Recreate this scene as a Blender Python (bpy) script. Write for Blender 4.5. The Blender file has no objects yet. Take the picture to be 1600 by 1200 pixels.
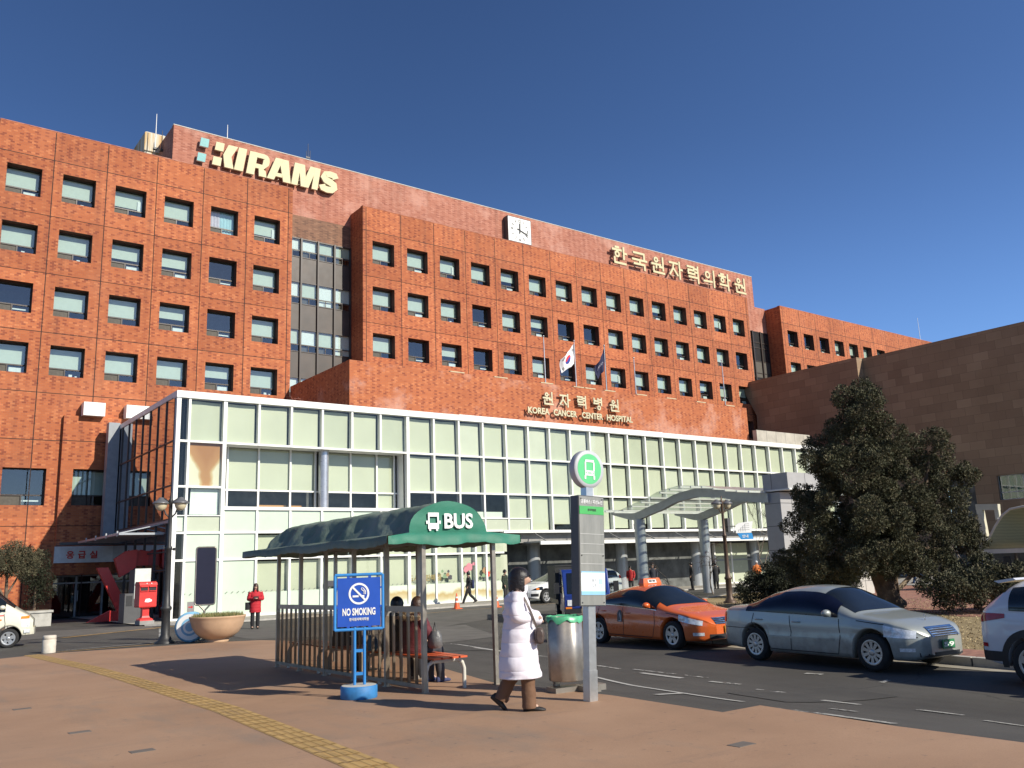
import bpy, math, random
import numpy as np
from mathutils import Vector, Matrix
random.seed(7); np.random.seed(7)
scene = bpy.context.scene
COL = scene.collection
R = math.radians

# ------------------------------------------------------------------ camera, sky, sun, exposure
def make_camera():
    cd = bpy.data.cameras.new('camera'); cam = bpy.data.objects.new('camera', cd); COL.objects.link(cam)
    cd.sensor_fit = 'HORIZONTAL'; cd.sensor_width = 36.0; cd.lens = 1355.93 / 1600 * 36.0
    cd.clip_start = 0.1; cd.clip_end = 5000
    yaw, pitch, roll = R(37.3393), R(11.88552), R(-2.16446)
    f = Vector((math.sin(yaw) * math.cos(pitch), math.cos(yaw) * math.cos(pitch), math.sin(pitch)))
    r = Vector((math.cos(yaw), -math.sin(yaw), 0)); u = r.cross(f)
    r2 = r * math.cos(roll) + u * math.sin(roll); u2 = -r * math.sin(roll) + u * math.cos(roll)
    m = Matrix((r2, u2, -f)).transposed().to_4x4()
    cam.matrix_world = m
    scene.camera = cam
make_camera()
SUN = Vector((1.0, -2.9, 1.92)).normalized()
world = bpy.data.worlds.new('World'); scene.world = world; world.use_nodes = True
_nt = world.node_tree; _bg = _nt.nodes['Background']
_sky = _nt.nodes.new('ShaderNodeTexSky'); _sky.sky_type = 'NISHITA'; _sky.sun_disc = False
_sky.sun_elevation = math.asin(SUN.z); _sky.sun_rotation = math.atan2(SUN.x, SUN.y)
_sky.altitude = 60; _sky.air_density = 1.0; _sky.dust_density = 0.5; _sky.ozone_density = 2.6
_tint = _nt.nodes.new('ShaderNodeMix'); _tint.data_type = 'RGBA'; _tint.blend_type = 'MULTIPLY'; _tint.inputs[0].default_value = 1.0; _tint.inputs[7].default_value = (0.77, 1.0, 1.40, 1)
_tc = _nt.nodes.new('ShaderNodeTexCoord'); _sx = _nt.nodes.new('ShaderNodeSeparateXYZ'); _nt.links.new(_tc.outputs['Generated'], _sx.inputs[0])
def _mr(src, a, b, c, d):                             # the winter sky pales towards the horizon and the east
    n = _nt.nodes.new('ShaderNodeMapRange'); n.interpolation_type = 'SMOOTHSTEP'
    for i, v in zip((1, 2, 3, 4), (a, b, c, d)): n.inputs[i].default_value = v
    _nt.links.new(src, n.inputs[0]); return n.outputs[0]
_ad = _nt.nodes.new('ShaderNodeMath'); _ad.operation = 'ADD'
_nt.links.new(_mr(_sx.outputs[0], 0.35, 0.95, 1.0, 1.45), _ad.inputs[0]); _nt.links.new(_mr(_sx.outputs[2], 0.15, 0.48, 0.55, 0.0), _ad.inputs[1])
_sc = _nt.nodes.new('ShaderNodeVectorMath'); _sc.operation = 'SCALE'; _nt.links.new(_tint.outputs[2], _sc.inputs[0]); _nt.links.new(_ad.outputs[0], _sc.inputs['Scale'])
_nt.links.new(_sky.outputs[0], _tint.inputs[6]); _nt.links.new(_sc.outputs[0], _bg.inputs[0]); _bg.inputs[1].default_value = 0.050
sl = bpy.data.lights.new('sun', 'SUN'); sl.energy = 4.6; sl.angle = R(0.53); sl.color = (1.0, 0.93, 0.80)
so = bpy.data.objects.new('sun', sl); COL.objects.link(so); so.rotation_euler = (-SUN).to_track_quat('-Z', 'Y').to_euler(); so.location = (40, -60, 60)
scene.view_settings.view_transform = 'Standard'; scene.view_settings.look = 'None'
scene.view_settings.exposure = 0.35; scene.view_settings.gamma = 1.0
scene.cycles.max_bounces = 6; scene.cycles.diffuse_bounces = 2; scene.cycles.transparent_max_bounces = 12; scene.cycles.use_denoising = True

def gz(y): return max(-1.53 - 0.0088 * y, -1.9)      # the ground falls gently away from the camera

EDGE = [(-60, 7.7), (3.5, 7.8), (6.4, 7.95), (8.3, 7.7), (10.7, 7.6), (12.8, 8.18), (15.1, 8.82), (19.5, 9.45), (23.2, 9.72), (26, 9.8), (2000, 9.8)]
def edge_x(y):                                       # the road side edge of the raised plaza
    for (a, va), (b, vb) in zip(EDGE[:-1], EDGE[1:]):
        if a <= y <= b: return va + (vb - va) * (y - a) / (b - a)
    return 7.7
def sstep(a, b, x): t = min(1, max(0, (x - a) / (b - a))); return t * t * (3 - 2 * t)
def G(x, y):                                         # height of the road, one low step below the plaza and falling to the far kerb
    p = gz(y); return p + (-2.04 - .0075 * min(20, max(0, 14 - y)) - p) * (1 - sstep(24, 38, y)) * (0.3 * sstep(-.6, -.05, x - edge_x(y)) + 0.7 * sstep(0, 4.5, x - edge_x(y)))
IH = 0.15
# ------------------------------------------------------------------ materials
def nodes(name):
    m = bpy.data.materials.new(name); m.use_nodes = True
    nt = m.node_tree; return m, nt, nt.nodes['Principled BSDF']
def N(nt, t, **kw):
    n = nt.nodes.new(t)
    for k, v in kw.items(): setattr(n, k, v)
    return n
def L(nt, a, b): nt.links.new(a, b)
def ramp(nt, fac, stops):
    r = N(nt, 'ShaderNodeValToRGB'); L(nt, fac, r.inputs[0]); e = r.color_ramp.elements
    while len(e) < len(stops): e.new(0.5)
    for i, (p, c) in enumerate(stops):
        e[i].position = p; e[i].color = (*c, 1) if len(c) == 3 else c
    return r.outputs[0]
def coords(nt, kind='Object'):
    return N(nt, 'ShaderNodeTexCoord').outputs[kind]
def noise(nt, vec, scale, detail=4, rough=0.55):
    n = N(nt, 'ShaderNodeTexNoise'); n.inputs['Scale'].default_value = scale; n.inputs['Detail'].default_value = detail
    n.inputs['Roughness'].default_value = rough; L(nt, vec, n.inputs['Vector']); return n.outputs[0]
def mixc(nt, fac, a, b, mode='MIX'):
    n = N(nt, 'ShaderNodeMix', data_type='RGBA', blend_type=mode)
    if isinstance(fac, (int, float)): n.inputs[0].default_value = fac
    else: L(nt, fac, n.inputs[0])
    for i, v in ((6, a), (7, b)):
        if isinstance(v, tuple): n.inputs[i].default_value = (*v, 1)
        else: L(nt, v, n.inputs[i])
    return n.outputs[2]
def mth(nt, op, a, b=None):
    n = N(nt, 'ShaderNodeMath', operation=op)
    for i, v in ((0, a), (1, b)):
        if v is None: continue
        if isinstance(v, (int, float)): n.inputs[i].default_value = v
        else: L(nt, v, n.inputs[i])
    return n.outputs[0]
def bump(nt, bs, h, strength=0.3, dist=0.02):
    b = N(nt, 'ShaderNodeBump'); b.inputs['Strength'].default_value = strength; b.inputs['Distance'].default_value = dist
    L(nt, h, b.inputs['Height']); L(nt, b.outputs[0], bs.inputs['Normal'])
_mc = {}
def mat(name, col, rough=0.6, metal=0.0, var=0.12, scale=3.0, bmp=0.0, spec=0.5, coat=0.0):
    """plain surface with a little uneven tone and dirt"""
    if name in _mc: return _mc[name]
    m, nt, bs = nodes(name); c = coords(nt)
    n = noise(nt, c, scale, 6, 0.6)
    lo = tuple(max(0, x * (1 - var)) for x in col); hi = tuple(min(1, x * (1 + var)) for x in col)
    L(nt, ramp(nt, n, [(0.3, lo), (0.7, hi)]), bs.inputs['Base Color'])
    n2 = noise(nt, c, scale * 4, 4)
    mr = N(nt, 'ShaderNodeMapRange'); mr.inputs[3].default_value = max(0.02, rough - 0.08); mr.inputs[4].default_value = min(1, rough + 0.08)
    L(nt, n2, mr.inputs[0]); L(nt, mr.outputs[0], bs.inputs['Roughness'])
    bs.inputs['Metallic'].default_value = metal; bs.inputs['Specular IOR Level'].default_value = spec
    if coat: bs.inputs['Coat Weight'].default_value = coat; bs.inputs['Coat Roughness'].default_value = 0.05
    if bmp: bump(nt, bs, n2, bmp, 0.01)
    _mc[name] = m; return m

def brick_mat(name, bw, bh, stops, mortar, faded=None, patch=0.0, tone=1.0, stain=0.0, panel=None):
    m, nt, bs = nodes(name); c = coords(nt)
    s = N(nt, 'ShaderNodeSeparateXYZ'); L(nt, c, s.inputs[0])
    u = mth(nt, 'ADD', s.outputs[0], s.outputs[1]); v = s.outputs[2]
    row = mth(nt, 'FLOOR', mth(nt, 'DIVIDE', v, bh))
    sh = mth(nt, 'MULTIPLY', mth(nt, 'FLOORED_MODULO', row, 2.0), 0.5)
    uu = mth(nt, 'ADD', mth(nt, 'DIVIDE', u, bw), sh)
    ci = mth(nt, 'FLOOR', uu)
    cb = N(nt, 'ShaderNodeCombineXYZ'); L(nt, ci, cb.inputs[0]); L(nt, row, cb.inputs[1])
    wn = N(nt, 'ShaderNodeTexWhiteNoise', noise_dimensions='2D'); L(nt, cb.outputs[0], wn.inputs[0])
    par = mth(nt, 'FLOORED_MODULO', ci, 2.0)                    # darker headers alternate with paler stretchers
    colr = ramp(nt, mth(nt, 'ADD', mth(nt, 'MULTIPLY', wn.outputs[0], 0.68), mth(nt, 'MULTIPLY', par, 0.32)), stops)
    fu = mth(nt, 'FRACT', uu); fv = mth(nt, 'FRACT', mth(nt, 'DIVIDE', v, bh))
    mu = mth(nt, 'LESS_THAN', fu, 0.012 / bw); mv = mth(nt, 'LESS_THAN', fv, 0.012 / bh)
    mm = mth(nt, 'MULTIPLY', mth(nt, 'MAXIMUM', mu, mv), 0.55)
    colr = mixc(nt, mm, colr, mortar)
    if panel:                                                    # each precast panel fired a shade differently
        pc = N(nt, 'ShaderNodeCombineXYZ'); L(nt, mth(nt, 'FLOOR', mth(nt, 'DIVIDE', mth(nt, 'SUBTRACT', s.outputs[0], panel[0]), 2.95)), pc.inputs[0]); L(nt, mth(nt, 'FLOOR', mth(nt, 'DIVIDE', mth(nt, 'SUBTRACT', v, 0.09), 3.537)), pc.inputs[1])
        pw = N(nt, 'ShaderNodeTexWhiteNoise', noise_dimensions='2D'); L(nt, pc.outputs[0], pw.inputs[0])
        colr = mixc(nt, 1.0, colr, ramp(nt, pw.outputs[0], [(0.0, (0.84, 0.80, 0.78)), (1.0, (1.08, 1.08, 1.08))]), 'MULTIPLY')
    big = noise(nt, c, 0.22, 5, 0.6)
    colr = mixc(nt, 0.35, colr, ramp(nt, big, [(0.3, (0.55, 0.5, 0.5)), (0.7, (1, 1, 1))]), 'MULTIPLY')
    if patch:
        pn = noise(nt, c, 0.33, 6, 0.65)
        pf = mth(nt, 'MULTIPLY', ramp(nt, pn, [(0.50, (0, 0, 0)), (0.68, (1, 1, 1))]), patch)
        colr = mixc(nt, pf, colr, faded)
    if stain:
        mp = N(nt, 'ShaderNodeMapping'); mp.inputs['Scale'].default_value = (1.6, 1.6, 0.12); L(nt, c, mp.inputs[0])
        st = noise(nt, mp.outputs[0], 1.0, 5, 0.6)
        sf = mth(nt, 'MULTIPLY', ramp(nt, st, [(0.52, (0, 0, 0)), (0.72, (1, 1, 1))]), stain)
        colr = mixc(nt, sf, colr, (0.10, 0.05, 0.035))
    L(nt, colr, bs.inputs['Base Color']); bs.inputs['Roughness'].default_value = 0.85
    bump(nt, bs, mth(nt, 'SUBTRACT', 1.0, mm), 0.4, 0.01)
    return m
BR = [(0.0, (0.26, 0.062, 0.026)), (0.20, (0.32, 0.080, 0.031)), (0.30, (0.42, 0.118, 0.042)), (0.75, (0.48, 0.145, 0.050)), (1.0, (0.56, 0.195, 0.075))]
M = {}
M['brick'] = brick_mat('orange_brick', 0.22, 0.105, BR, (0.30, 0.17, 0.12), (0.52, 0.21, 0.11), 0.2, stain=0.22, panel=(4.75,))
M['brick_low'] = brick_mat('red_brick_block', 0.22, 0.10, BR, (0.32, 0.18, 0.13), (0.58, 0.33, 0.25), 0.75)
M['brick_pent'] = brick_mat('faded_pink_brick', 0.30, 0.10, [(0, (0.30, 0.10, 0.065)), (0.5, (0.43, 0.165, 0.105)), (1, (0.50, 0.22, 0.15))], (0.40, 0.22, 0.16), (0.55, 0.30, 0.23), 0.8, stain=0.25)
M['brick_brown'] = brick_mat('brown_brick', 0.30, 0.10, [(0, (0.14, 0.075, 0.05)), (0.6, (0.25, 0.13, 0.08)), (1, (0.30, 0.17, 0.105))], (0.22, 0.14, 0.10), stain=0.3)
M['reveal'] = mat('shade_toned_reveal', (0.10, 0.042, 0.030), 0.8, var=.2)  # shade inside the window openings is put into this colour, darker than the brick
M['joint'] = mat('dark_joint', (0.035, 0.02, 0.016), 0.9)
M['frame_dark'] = mat('bronze_frame', (0.045, 0.033, 0.027), 0.45)
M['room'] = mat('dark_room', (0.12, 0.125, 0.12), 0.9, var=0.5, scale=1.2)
M['screen'] = mat('insect_screen', (0.085, 0.075, 0.06), 0.7, var=0.25, scale=6)
M['blind'] = mat('roller_blind', (0.56, 0.60, 0.52), 0.8, var=0.05)
M['paper'] = mat('white_paper', (0.78, 0.80, 0.78), 0.8, var=0.1, scale=9)
M['curtain_blue'] = mat('blue_curtain', (0.42, 0.62, 0.68), 0.8)
M['curtain_pink'] = mat('pink_curtain', (0.62, 0.53, 0.60), 0.8)
M['white_metal'] = mat('white_metal', (0.80, 0.80, 0.76), 0.45, var=0.05, scale=1.5)
M['blind_cream'] = mat('cream_blind', (0.50, 0.53, 0.40), 0.8, var=0.05, scale=0.6)
M['blind_pale'] = mat('pale_blind', (0.53, 0.56, 0.44), 0.8, var=0.06, scale=0.8); M['blind_dull'] = mat('dull_blind', (0.455, 0.49, 0.37), 0.8, var=0.07, scale=0.5)
M['spandrel'] = mat('mint_spandrel', (0.53, 0.62, 0.50), 0.18, var=0.05, scale=0.7)
M['spandrel_cream'] = mat('cream_spandrel', (0.47, 0.51, 0.39), 0.25, var=0.05, scale=0.7)
M['grey_metal'] = mat('grey_metal', (0.33, 0.35, 0.37), 0.42, 0.3, var=0.08)
M['steel'] = mat('brushed_steel', (0.55, 0.54, 0.52), 0.33, 0.9, var=0.12, scale=5)
M['dull_steel'] = mat('dull_steel', (0.30, 0.27, 0.23), 0.42, 0.75, var=0.2, scale=4)
M['concrete'] = mat('pale_concrete', (0.50, 0.49, 0.44), 0.85, var=0.15, scale=1.2)
M['conc_dark'] = mat('grey_concrete', (0.26, 0.25, 0.235), 0.9, var=0.2, scale=2)
M['panel_bronze'] = mat('bronze_panel', (0.055, 0.042, 0.034), 0.5, var=0.4, scale=0.9)
M['black'] = mat('black_paint', (0.02, 0.02, 0.021), 0.45)
M['dark_grey'] = mat('dark_grey_paint', (0.07, 0.07, 0.072), 0.5)
M['sign_cream'] = mat('cream_sign_face', (0.60, 0.53, 0.31), 0.6, var=0.06)
M['sign_turq'] = mat('turquoise_sign_face', (0.085, 0.33, 0.33), 0.5, var=0.08)
M['gold'] = mat('gilt_letter', (0.55, 0.50, 0.33), 0.5, 0.2)
M['white'] = mat('white_paint', (0.80, 0.80, 0.78), 0.5, var=0.04)
M['red'] = mat('red_paint', (0.62, 0.035, 0.03), 0.4, var=0.1)
M['rust'] = mat('rusty_red_steel', (0.22, 0.075, 0.05), 0.7, var=0.3)

def glass_mat(name, tint, refl_min, rough=0.02, ior=1.5):
    """see-through window glass: fresnel reflection over tinted transparency"""
    m, nt, bs = nodes(name); nt.nodes.remove(bs); out = nt.nodes['Material Output']
    tr = N(nt, 'ShaderNodeBsdfTransparent'); tr.inputs[0].default_value = (*tint, 1)
    gl = N(nt, 'ShaderNodeBsdfGlossy'); gl.inputs['Roughness'].default_value = rough; gl.inputs[0].default_value = (0.95, 0.97, 1, 1)
    lw = N(nt, 'ShaderNodeLayerWeight'); lw.inputs[0].default_value = .5; f0 = ((ior - 1) / (ior + 1)) ** 2
    c = coords(nt); nz = noise(nt, c, 0.9, 2); b = N(nt, 'ShaderNodeBump'); b.inputs['Strength'].default_value = 0.03; b.inputs['Distance'].default_value = 0.05
    L(nt, nz, b.inputs['Height']); L(nt, b.outputs[0], gl.inputs['Normal'])
    fac = mth(nt, 'ADD', mth(nt, 'MULTIPLY', mth(nt, 'POWER', lw.outputs[1], 5.0), (1 - f0) if ior > 1.2 else .25), f0 + refl_min)
    mx = N(nt, 'ShaderNodeMixShader'); L(nt, fac, mx.inputs[0]); L(nt, tr.outputs[0], mx.inputs[1]); L(nt, gl.outputs[0], mx.inputs[2])
    L(nt, mx.outputs[0], out.inputs[0]); return m
M['glass'] = glass_mat('window_glass', (0.80, 0.88, 0.86), 0.08)
M['glass_mirror'] = glass_mat('reflective_glass', (0.10, 0.12, 0.13), 0.42)
M['glass_dark'] = glass_mat('dark_glass', (0.25, 0.28, 0.28), 0.05)
M['glass_clear'] = glass_mat('clear_glass', (0.93, 0.95, 0.93), 0.0)
M['glass_green'] = glass_mat('green_glass', (0.45, 0.72, 0.58), 0.10)

# ------------------------------------------------------------------ mesh builder
class MB:
    def __init__(s): s.v = []; s.f = []; s.m = []; s.sm = []
    def add(s, vs, fs, mi=0, smooth=False):
        o = len(s.v); s.v.extend([tuple(map(float, v)) for v in vs])
        for f in fs: s.f.append(tuple(i + o for i in f)); s.m.append(mi); s.sm.append(smooth)
    def box(s, x0, x1, y0, y1, z0, z1, mi=0):
        vs = [(x0, y0, z0), (x1, y0, z0), (x1, y1, z0), (x0, y1, z0), (x0, y0, z1), (x1, y0, z1), (x1, y1, z1), (x0, y1, z1)]
        s.add(vs, [(0, 3, 2, 1), (4, 5, 6, 7), (0, 1, 5, 4), (1, 2, 6, 5), (2, 3, 7, 6), (3, 0, 4, 7)], mi)
    def obox(s, c, ax, ay, az, hx, hy, hz, mi=0):
        """oriented box: centre, three unit axes, half sizes"""
        c = Vector(c); ax, ay, az = Vector(ax), Vector(ay), Vector(az); vs = []
        for k in (-1, 1):
            for a, b in ((-1, -1), (1, -1), (1, 1), (-1, 1)): vs.append(c + ax * hx * a + ay * hy * b + az * hz * k)
        s.add(vs, [(0, 3, 2, 1), (4, 5, 6, 7), (0, 1, 5, 4), (1, 2, 6, 5), (2, 3, 7, 6), (3, 0, 4, 7)], mi)
    def bar(s, a, b, w, h=None, up=(0, 0, 1), mi=0):
        a = Vector(a); b = Vector(b); d = b - a; l = d.length; d.normalize(); h = h or w
        up = Vector(up); x = d.cross(up)
        if x.length < 1e-4: x = d.cross(Vector((0, 1, 0)))
        x.normalize(); z = x.cross(d); s.obox((a + b) / 2, x, d, z, w / 2, l / 2, h / 2, mi)
    def quad(s, a, b, c, d, mi=0): s.add([a, b, c, d], [(0, 1, 2, 3)], mi)
    def prism(s, poly, origin, ax, ay, depth, mi=0, mi_side=None):
        """2-D polygon (counter-clockwise) on plane origin+ax,ay; thickness behind its face"""
        o = Vector(origin); ax = Vector(ax); ay = Vector(ay); n = ax.cross(ay); k = len(poly)
        a = sum(poly[i][0] * poly[(i + 1) % k][1] - poly[(i + 1) % k][0] * poly[i][1] for i in range(k))
        if a < 0: poly = poly[::-1]
        f = [o + ax * p[0] + ay * p[1] for p in poly]; bk = [p - n * depth for p in f]
        s.add(f + bk, [tuple(range(k)), tuple(range(2 * k - 1, k - 1, -1))], mi)
        s.add(f + bk, [(i, i + k, (i + 1) % k + k, (i + 1) % k) for i in range(k)], mi if mi_side is None else mi_side)
    def tube(s, pts, r, n=10, mi=0, caps=True, smooth=True):
        pts = [Vector(p) for p in pts]; k = len(pts); rs = [r] * k if isinstance(r, (int, float)) else list(r)
        vs = []; ref = None
        for i, p in enumerate(pts):
            t = (pts[min(i + 1, k - 1)] - pts[max(i - 1, 0)]).normalized()
            if ref is None: ref = Vector((0, 0, 1)) if abs(t.z) < 0.9 else Vector((0, 1, 0))
            x = t.cross(ref); x = x.normalized() if x.length > 1e-5 else t.orthogonal().normalized(); y = x.cross(t).normalized(); ref = y
            rr = rs[i]; rx, ry = (rr, rr) if isinstance(rr, (int, float)) else rr
            for j in range(n):
                a = 2 * math.pi * j / n; vs.append(p + x * math.cos(a) * rx + y * math.sin(a) * ry)
        fs = [(i * n + j, i * n + (j + 1) % n, (i + 1) * n + (j + 1) % n, (i + 1) * n + j) for i in range(k - 1) for j in range(n)]
        s.add(vs, fs, mi, smooth)
        if caps: s.add(vs, [tuple(range(n - 1, -1, -1)), tuple((k - 1) * n + j for j in range(n))], mi)
    def lathe(s, prof, c=(0, 0, 0), n=24, mi=0, axis='z', smooth=True):
        vs = []; c = Vector(c)
        for r, h in prof:
            for j in range(n):
                a = 2 * math.pi * j / n; x, y = r * math.cos(a), r * math.sin(a)
                p = (x, y, h) if axis == 'z' else ((h, x, y) if axis == 'x' else (x, h, -y))
                vs.append(c + Vector(p))
        k = len(prof)
        s.add(vs, [(i * n + j, i * n + (j + 1) % n, (i + 1) * n + (j + 1) % n, (i + 1) * n + j) for i in range(k - 1) for j in range(n)], mi, smooth)
    def ring_loft(s, rings, mi=0, smooth=True, closed=True, caps=False):
        n = len(rings[0]); k = len(rings); vs = [p for r in rings for p in r]; m = n if closed else n - 1
        s.add(vs, [(i * n + j, i * n + (j + 1) % n, (i + 1) * n + (j + 1) % n, (i + 1) * n + j) for i in range(k - 1) for j in range(m)], mi, smooth)
        if caps: s.add(vs, [tuple(range(n - 1, -1, -1)), tuple((k - 1) * n + j for j in range(n))], mi)
    def ball(s, c, rx, ry=None, rz=None, n=12, mi=0):
        ry = ry or rx; rz = rz or rx; prof = []; c = Vector(c); vs = []; k = n // 2 + 1
        for i in range(k):
            t = math.pi * i / (k - 1)
            for j in range(n):
                a = 2 * math.pi * j / n; vs.append(c + Vector((rx * math.sin(t) * math.cos(a), ry * math.sin(t) * math.sin(a), -rz * math.cos(t))))
        s.add(vs, [(i * n + j, i * n + (j + 1) % n, (i + 1) * n + (j + 1) % n, (i + 1) * n + j) for i in range(k - 1) for j in range(n)], mi, True)
    def mesh(s, name, mats):
        me = bpy.data.meshes.new(name); me.from_pydata(s.v, [], s.f)
        for m in mats if isinstance(mats, (list, tuple)) else [mats]: me.materials.append(m)
        me.polygons.foreach_set('material_index', s.m); me.polygons.foreach_set('use_smooth', s.sm); me.update(); return me
    def build(s, name, mats, parent=None, loc=(0, 0, 0)):
        return link(name, s.mesh(name, mats), parent, loc)
def link(name, me, parent=None, loc=(0, 0, 0)):
    o = bpy.data.objects.new(name, me); COL.objects.link(o); o.location = loc
    if parent: o.parent = parent
    return o
def tag(o, label=None, cat=None, group=None, kind=None):
    if label: o['label'] = label
    if cat: o['category'] = cat
    if group: o['group'] = group
    if kind: o['kind'] = kind
    return o
def thing(name, label, cat, loc=(0, 0, 0), rz=0.0, group=None):
    o = bpy.data.objects.new(name, None); COL.objects.link(o); o.location = loc; o.rotation_euler = (0, 0, rz)
    o.empty_display_size = 0.3
    return tag(o, label, cat, group)
def copy_tree(o, parent=None):
    c = o.copy(); COL.objects.link(c)
    if parent: c.parent = parent
    for ch in list(o.children): copy_tree(ch, c)
    return c
def text_mesh(body, W, H, depth, bold=0.0):
    """lettering as a mesh lying in x/z, facing -y, centred, W wide and H high"""
    cu = bpy.data.curves.new('lettering', 'FONT'); cu.body = body; cu.offset = bold; cu.extrude = 0.5; cu.resolution_u = 3
    ob = bpy.data.objects.new('lettering', cu); COL.objects.link(ob)
    bpy.context.view_layer.update()
    me = bpy.data.meshes.new_from_object(ob.evaluated_get(bpy.context.evaluated_depsgraph_get()))
    bpy.data.objects.remove(ob); bpy.data.curves.remove(cu); me.materials.clear()
    n = len(me.vertices); co = np.empty(n * 3, np.float32); me.vertices.foreach_get('co', co); co = co.reshape(-1, 3)
    lo, hi = co.min(0), co.max(0); w, h = hi[0] - lo[0], hi[1] - lo[1]
    if W is None: W = w / h * H
    x = (co[:, 0] - (lo[0] + hi[0]) / 2) / w * W; z = (co[:, 1] - (lo[1] + hi[1]) / 2) / h * H; y = -co[:, 2] * depth
    out = np.stack([x, y, z], 1).astype(np.float32); me.vertices.foreach_set('co', out.ravel()); me.update(); return me
def text(name, body, W, H, depth, m, parent, loc, rz=0.0, bold=0.0):
    me = text_mesh(body, W, H, depth, bold); me.materials.append(m)
    o = link(name, me, parent, loc); o.rotation_euler = (0, 0, rz); return o
# ================================================================== SETTING: ground, road, pavements
import bmesh
GX = [-1500, -200, -40, -10, 0, 4] + [6 + .5 * i for i in range(29)] + [22, 25, 30, 40, 60, 90, 200, 1500]
GY = [-400, -60, -20, -8] + [-4 + 1.0 * i for i in range(49)] + [60, 100, 400, 1500]
def sheet(name, poly, dz, m, kind='structure', H=None):
    """flat shape laid on the uneven ground, cut along the ground's own grid"""
    H = H or G; bm = bmesh.new(); bm.faces.new([bm.verts.new((x, y, 0)) for x, y in poly])
    xs = [p[0] for p in poly]; ys = [p[1] for p in poly]
    for vals, lo, hi, n in ((GX, min(xs), max(xs), (1, 0, 0)), (GY, min(ys), max(ys), (0, 1, 0))):
        for v in vals:
            if lo < v < hi: bmesh.ops.bisect_plane(bm, geom=bm.verts[:] + bm.edges[:] + bm.faces[:], plane_co=(n[0] * v, n[1] * v, 0), plane_no=n)
    bmesh.ops.triangulate(bm, faces=bm.faces[:])
    for v in bm.verts: v.co.z = H(v.co.x, v.co.y) + dz
    bm.normal_update()
    for f in bm.faces:
        if f.normal.z < 0: f.normal_flip()
    me = bpy.data.meshes.new(name); bm.to_mesh(me); bm.free(); me.materials.append(m); o = link(name, me)
    if kind: tag(o, kind=kind)
    return o
PZ = lambda x, y: gz(y)
def asphalt_mat():
    m, nt, bs = nodes('asphalt'); c = coords(nt)
    n1 = noise(nt, c, 0.35, 6, 0.65); n2 = noise(nt, c, 60, 3, 0.7)
    mp = N(nt, 'ShaderNodeMapping'); mp.inputs['Scale'].default_value = (1.3, 0.10, 1); L(nt, c, mp.inputs[0]); tr = noise(nt, mp.outputs[0], 1.0, 4)
    col = ramp(nt, n1, [(0.3, (0.060, 0.055, 0.047)), (0.5, (0.076, 0.070, 0.060)), (0.72, (0.098, 0.091, 0.078))])
    col = mixc(nt, 0.45, col, ramp(nt, n2, [(0.3, (0.45, 0.45, 0.45)), (0.75, (1.25, 1.25, 1.25))]), 'MULTIPLY')
    col = mixc(nt, 0.6, col, ramp(nt, tr, [(0.35, (0.72, 0.72, 0.72)), (0.65, (1.1, 1.1, 1.1))]), 'MULTIPLY')
    vo = N(nt, 'ShaderNodeTexVoronoi', feature='DISTANCE_TO_EDGE'); vo.inputs['Scale'].default_value = 0.18
    wv = N(nt, 'ShaderNodeVectorMath', operation='ADD'); nn = N(nt, 'ShaderNodeTexNoise'); nn.inputs['Scale'].default_value = 0.8; nn.inputs['Detail'].default_value = 5
    L(nt, c, nn.inputs['Vector']); L(nt, c, wv.inputs[0]); L(nt, nn.outputs[1], wv.inputs[1]); L(nt, wv.outputs[0], vo.inputs['Vector'])
    cr = mth(nt, 'LESS_THAN', vo.outputs[0], 0.0035)
    col = mixc(nt, mth(nt, 'MULTIPLY', cr, 0.6), col, (0.03, 0.028, 0.025))
    L(nt, col, bs.inputs['Base Color']); bs.inputs['Roughness'].default_value = 0.85; bump(nt, bs, n2, 0.5, 0.01); return m
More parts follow.
